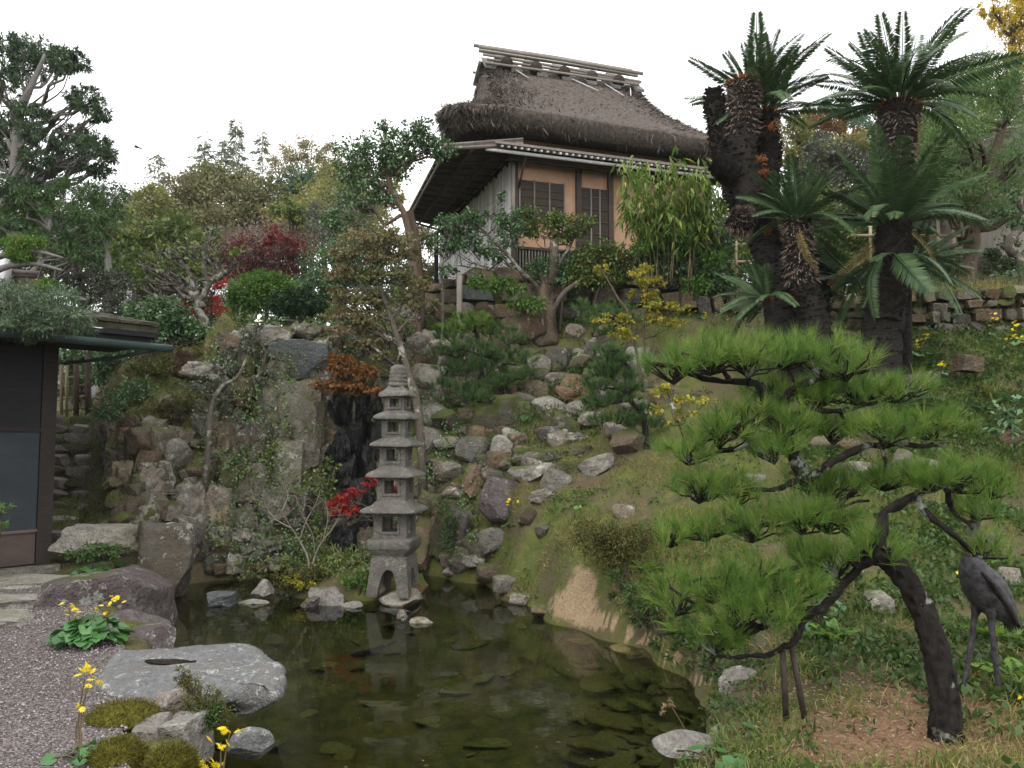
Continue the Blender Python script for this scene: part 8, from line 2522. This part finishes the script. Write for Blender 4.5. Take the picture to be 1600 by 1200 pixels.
# ---- leopard plants with round leaves and yellow daisies
def farfugium():
    rg = np.random.default_rng(250)
    LM = []
    for k in range(4):
        n = 14
        a = np.linspace(.35, 2 * np.pi - .35, n)
        rr = .55 * (1 + .10 * np.sin(a * 4 + k)) * (1 + .05 * rg.normal(size=n))
        ctr = np.array([.18, 0, -.10])
        V = [ctr] + [np.array([math.cos(q + np.pi) * r_ + .28, math.sin(q + np.pi) * r_ * 1.1, .05 * math.sin(q * 3 + k)]) for q, r_ in zip(a, rr)]
        T = [(0, i + 1, i + 2) for i in range(n - 1)]
        mb = MB().add(V, None, T, .1 + .28 * k)
        LM.append(make_mesh('leaf', mb, ML['farf']))
    FL = MB()
    for q in range(11):
        a = q / 11 * 6.283
        d = np.array([math.cos(a), math.sin(a), .08])
        FL.leaves([d * .12], [d], [UP], [.9], [.30], .05, [q % 3 / 2], .12)
    V, T = ico(1)
    FL.add(V * np.array([.24, .24, .14]), None, T, 0.0)
    FM = make_mesh('flower', FL, ML['petal'])

    def plant(label, base, n, Rr, ls, h, flowers=(), Yf=None, stems=(), blue=False):
        base = np.asarray(base, float)
        t = thing('leopard_plant', label, 'flower' if flowers else 'plant', base, 'leopard plants with round leaves')
        sm = MB()
        for k in range(n):
            az = k * 2.4 + rg.normal() * .3; f = math.sqrt((k + .5) / max(n, 1))
            p = base + np.array([math.cos(az) * Rr * f, math.sin(az) * Rr * f, h * (1 - .65 * f * f) * rg.uniform(.75, 1.1)])
            l = ls * rg.uniform(.75, 1.2)
            place('leaf', LM[rg.integers(0, 4)], t, p, (rg.normal() * .25, .15 + .35 * f + rg.normal() * .15, az), (l, l, l))
            sm.tube([base + rg.normal(size=3) * .01, (base + p) / 2 + UP * .02, p], .004, 4, cap=False)
        for s in stems:
            sm.tube(curve(s, 8), lerp_r(.006, .0035, 9), 5)
        if sm.n:
            part('stalks', sm, MS['stalk'], t, kind='stuff')
        for (p, s) in flowers:
            place('flower', FM, t, p, (rg.normal() * .5 + .45, rg.normal() * .5, rg.uniform(0, 6)), (s, s, s))
        return t

    def cl(px, py, Y, n, sp, s=.021):
        return [(Pt(px + rg.normal() * sp, py + rg.normal() * sp * .7, Y + rg.normal() * .03), s * rg.uniform(.8, 1.15)) for _ in range(n)]
    Y = 7.0
    b = onz(140, 1005, .36)
    Y = b[1]
    fl = cl(118, 958, Y, 9, 9) + cl(108, 945, Y, 3, 4) + cl(153, 948, Y, 4, 5) + cl(176, 940, Y, 8, 7) + cl(168, 958, Y, 2, 3)
    st = [[b, Pt(120, 985, Y), Pt(117, 960, Y)], [b, Pt(140, 980, Y), Pt(152, 950, Y)], [b, Pt(160, 980, Y), Pt(175, 945, Y)], [b, Pt(112, 980, Y), Pt(108, 948, Y)]]
    plant('round-leaved plant with yellow daisies in front of the purple boulder', b, 62, .24, .105, .20, fl, Y, st)
    b = onz(128, 1190, .36); Y = b[1] + .1
    fl = cl(135, 1052, Y, 9, 8, .023) + cl(148, 1062, Y, 3, 4, .023) + cl(136, 1073, Y, 4, 4, .023) + cl(126, 1103, Y, 3, 4, .02)
    st = [[b, Pt(118, 1150, Y), Pt(126, 1105, Y)], [b, Pt(122, 1130, Y), Pt(132, 1060, Y)], [b, Pt(126, 1120, Y), Pt(138, 1072, Y)]]
    plant('tall-stalked yellow daisies rising from the gravel edge', b, 7, .16, .075, .07, fl, Y, st)
    b = onz(158, 1175, .38)
    plant('bluish round leaves beside the moss cushion', b, 8, .12, .07, .06)
    b = onz(345, 1240, .2); Y = b[1] + .05
    fl = cl(352, 1138, Y, 5, 9, .024) + cl(340, 1160, Y, 5, 8, .025) + cl(300, 1192, Y, 4, 8, .024) + cl(335, 1195, Y, 5, 8, .024) + cl(375, 1142, Y, 2, 4, .022)
    st = [[b, Pt(345, 1190, Y), Pt(345, 1160, Y)], [b, Pt(352, 1180, Y), Pt(360, 1142, Y)], [b, Pt(320, 1215, Y), Pt(302, 1195, Y)]]
    plant('yellow daisies leaning over the water at the bottom edge', b, 5, .1, .06, .04, fl, Y, st)
    plant('large dark round leaves in front of the step slab', onz(170, 895, .40), 9, .26, .16, .12)
    plant('large round leaf beside the storehouse foot', onz(125, 900, .40), 4, .14, .13, .1)
    b = onz(1110, 1195, .36)
    plant('round glossy leaves at the front of the bank beside the pointed stone', b, 10, .16, .08, .07)
    # withered flower stalks
    t = thing('withered_stalk', 'withered flower stalk leaning over the shallow water', 'flower', gp(1085, 4.9))
    q = gp(1085, 4.9)
    part('stem', MB().tube(curve([q, Pt(1075, 1150, 4.9), Pt(1050, 1105, 4.9), Pt(1047, 1095, 4.9)], 10), .004, 5), MS['stalk'], t)
    mbw = MB()
    for px, py in ((1035, 1112), (1047, 1093), (1050, 1100), (1038, 1104)):
        c = Pt(px, py, 4.9)
        mbw.blades(np.tile(c, (16, 1)), rg.normal(size=(16, 3)), .03, .006, .2, rg.random(16), rg)
    part('seed_heads', mbw, ML['litter'], t, kind='stuff')
    for (px, py, n, Rr, ls, h, fls, lab) in (
            (706, 715, 9, .16, .10, .10, [], 'round leaves tucked beside the square grey slope stone'),
            (640, 690, 6, .15, .10, .08, [], 'round leaves in the rocks right of the pagoda'),
            (800, 825, 7, .12, .09, .08, [(798, 784, 7, 5)], 'round leaves with yellow flowers below the big purple slope stone'),
            (780, 712, 3, .08, .08, .06, [(772, 701, 4, 3), (786, 707, 4, 3)], 'small yellow flowers in front of a pale slope stone'),
            (870, 690, 3, .08, .07, .05, [(870, 684, 4, 3)], 'single yellow flower cluster high on the rocky slope'),
            (822, 655, 4, .12, .10, .06, [], 'round leaf pair under the tilted pale stone'),
            (905, 795, 4, .07, .08, .06, [], 'tiny round-leaf plant in the dry grass'),
            (878, 712, 4, .1, .09, .06, [], 'pale round leaves between slope stones'),
            (1284, 985, 6, .14, .10, .10, [(1250, 908, 4, 3)], 'pale round leaves under the low pine branch'),
            (1300, 960, 5, .13, .11, .10, [], 'round leaves behind the low pine branch'),
            (1160, 1150, 4, .08, .06, .05, [], 'small round leaves beside the grey bank stone'),
            (1440, 560, 8, .22, .13, .12, [(1438, 538, 8, 6), (1445, 527, 5, 5)], 'yellow flowers nearest to the front cycad trunk'),
            (1470, 590, 5, .16, .11, .10, [(1471, 568, 7, 5), (1473, 600, 9, 6)], 'two yellow flower heads beside the grey slope stone'),
            (1545, 530, 6, .2, .12, .10, [(1552, 497, 8, 7)], 'yellow flowers above the square brown stone'),
            (1588, 540, 8, .25, .13, .12, [(1585, 505, 7, 7), (1580, 524, 10, 8), (1597, 530, 6, 6)], 'cluster of yellow flowers at the right edge of the slope'),
            (1500, 500, 8, .26, .13, .12, [(1495, 480, 4, 4)], 'mass of round leaves below the terrace wall'),
            (1420, 520, 6, .2, .12, .1, [], 'round leaves next to the foot of the front cycad'),
            (1580, 630, 6, .2, .13, .12, [], 'broad round leaves at the right edge under the grass'),
            (1510, 640, 4, .14, .12, .08, [], 'round leaves below the square brown stone'),
            (1090, 500, 4, .14, .1, .08, [(1080, 488, 4, 5), (1102, 490, 4, 4)], 'yellow flowers beside the cycad offshoot'),
            (1520, 910, 5, .1, .06, .06, [(1497, 896, 3, 2)], 'tiny yellow flower left of the crane breast'),
            (1590, 1100, 4, .1, .05, .06, [(1596, 1090, 4, 4)], 'yellow flower at the right edge near the crane feet')):
        b = hit(px, py)
        fl = []; st = []
        for (fx, fy, k, sp_) in fls:
            Yf = b[1] - .05
            s = max(.02, 3.4 * mpp(Yf))
            fl += cl(fx, fy, Yf, k, sp_ * .8, min(s, .028))
            st.append([b, (b + Pt(fx, fy, Yf)) / 2 + np.array([.02, 0, .03]), Pt(fx, fy, Yf)])
        plant(lab, b, n, Rr, ls, h, fl, None, st)


farfugium()

# ---- a kite gliding over the hill
b = Pt(215, 230, 55)
t = thing('bird', 'dark bird gliding in the white sky above the hill', 'bird', b)
m = mpp(55)
part('body', MB().tube(curve([b + np.array([-.25, 0, .05]), b, b + np.array([.35, .1, -.12])], 8), [.02, .07, .10, .09, .06, .05, .04, .02], 7), MS['bird'], t)
for s in (-1, 1):
    w = [b + np.array([-.05, 0, .03]), b + np.array([.16, 0, -.04]), b + np.array([s * .35 + .05, s * .25, .10 - s * .16]), b + np.array([s * .62, s * .45, .05 - s * .24]), b + np.array([s * .30 - .05, s * .25, .14 - s * .16])]
    part('wing', MB().add(w + [q + UP * .015 for q in w], None, [(0, 1, 2), (0, 2, 4), (4, 2, 3), (5, 7, 6), (5, 9, 7), (9, 8, 7)]), MS['bird'], t, smooth=False)

# ------------------------------------------------------------------ damp autumn air
def build_haze():
    m, nt, nd, ln = new_mat('haze')
    v = nd.new("ShaderNodeVolumePrincipled")
    v.inputs["Color"].default_value = (.90, .93, .96, 1)
    v.inputs["Density"].default_value = HAZE
    v.inputs["Anisotropy"].default_value = 0.0
    o = nd.new("ShaderNodeOutputMaterial")
    ln.new(v.outputs[0], o.inputs["Volume"])
    mb = MB().box((0, 20, 13.9), (190, 84, 16.1))
    part('haze', mb, m, kind='stuff', label='thin damp haze filling the garden air', smooth=False)


HAZE = .0004
build_haze()
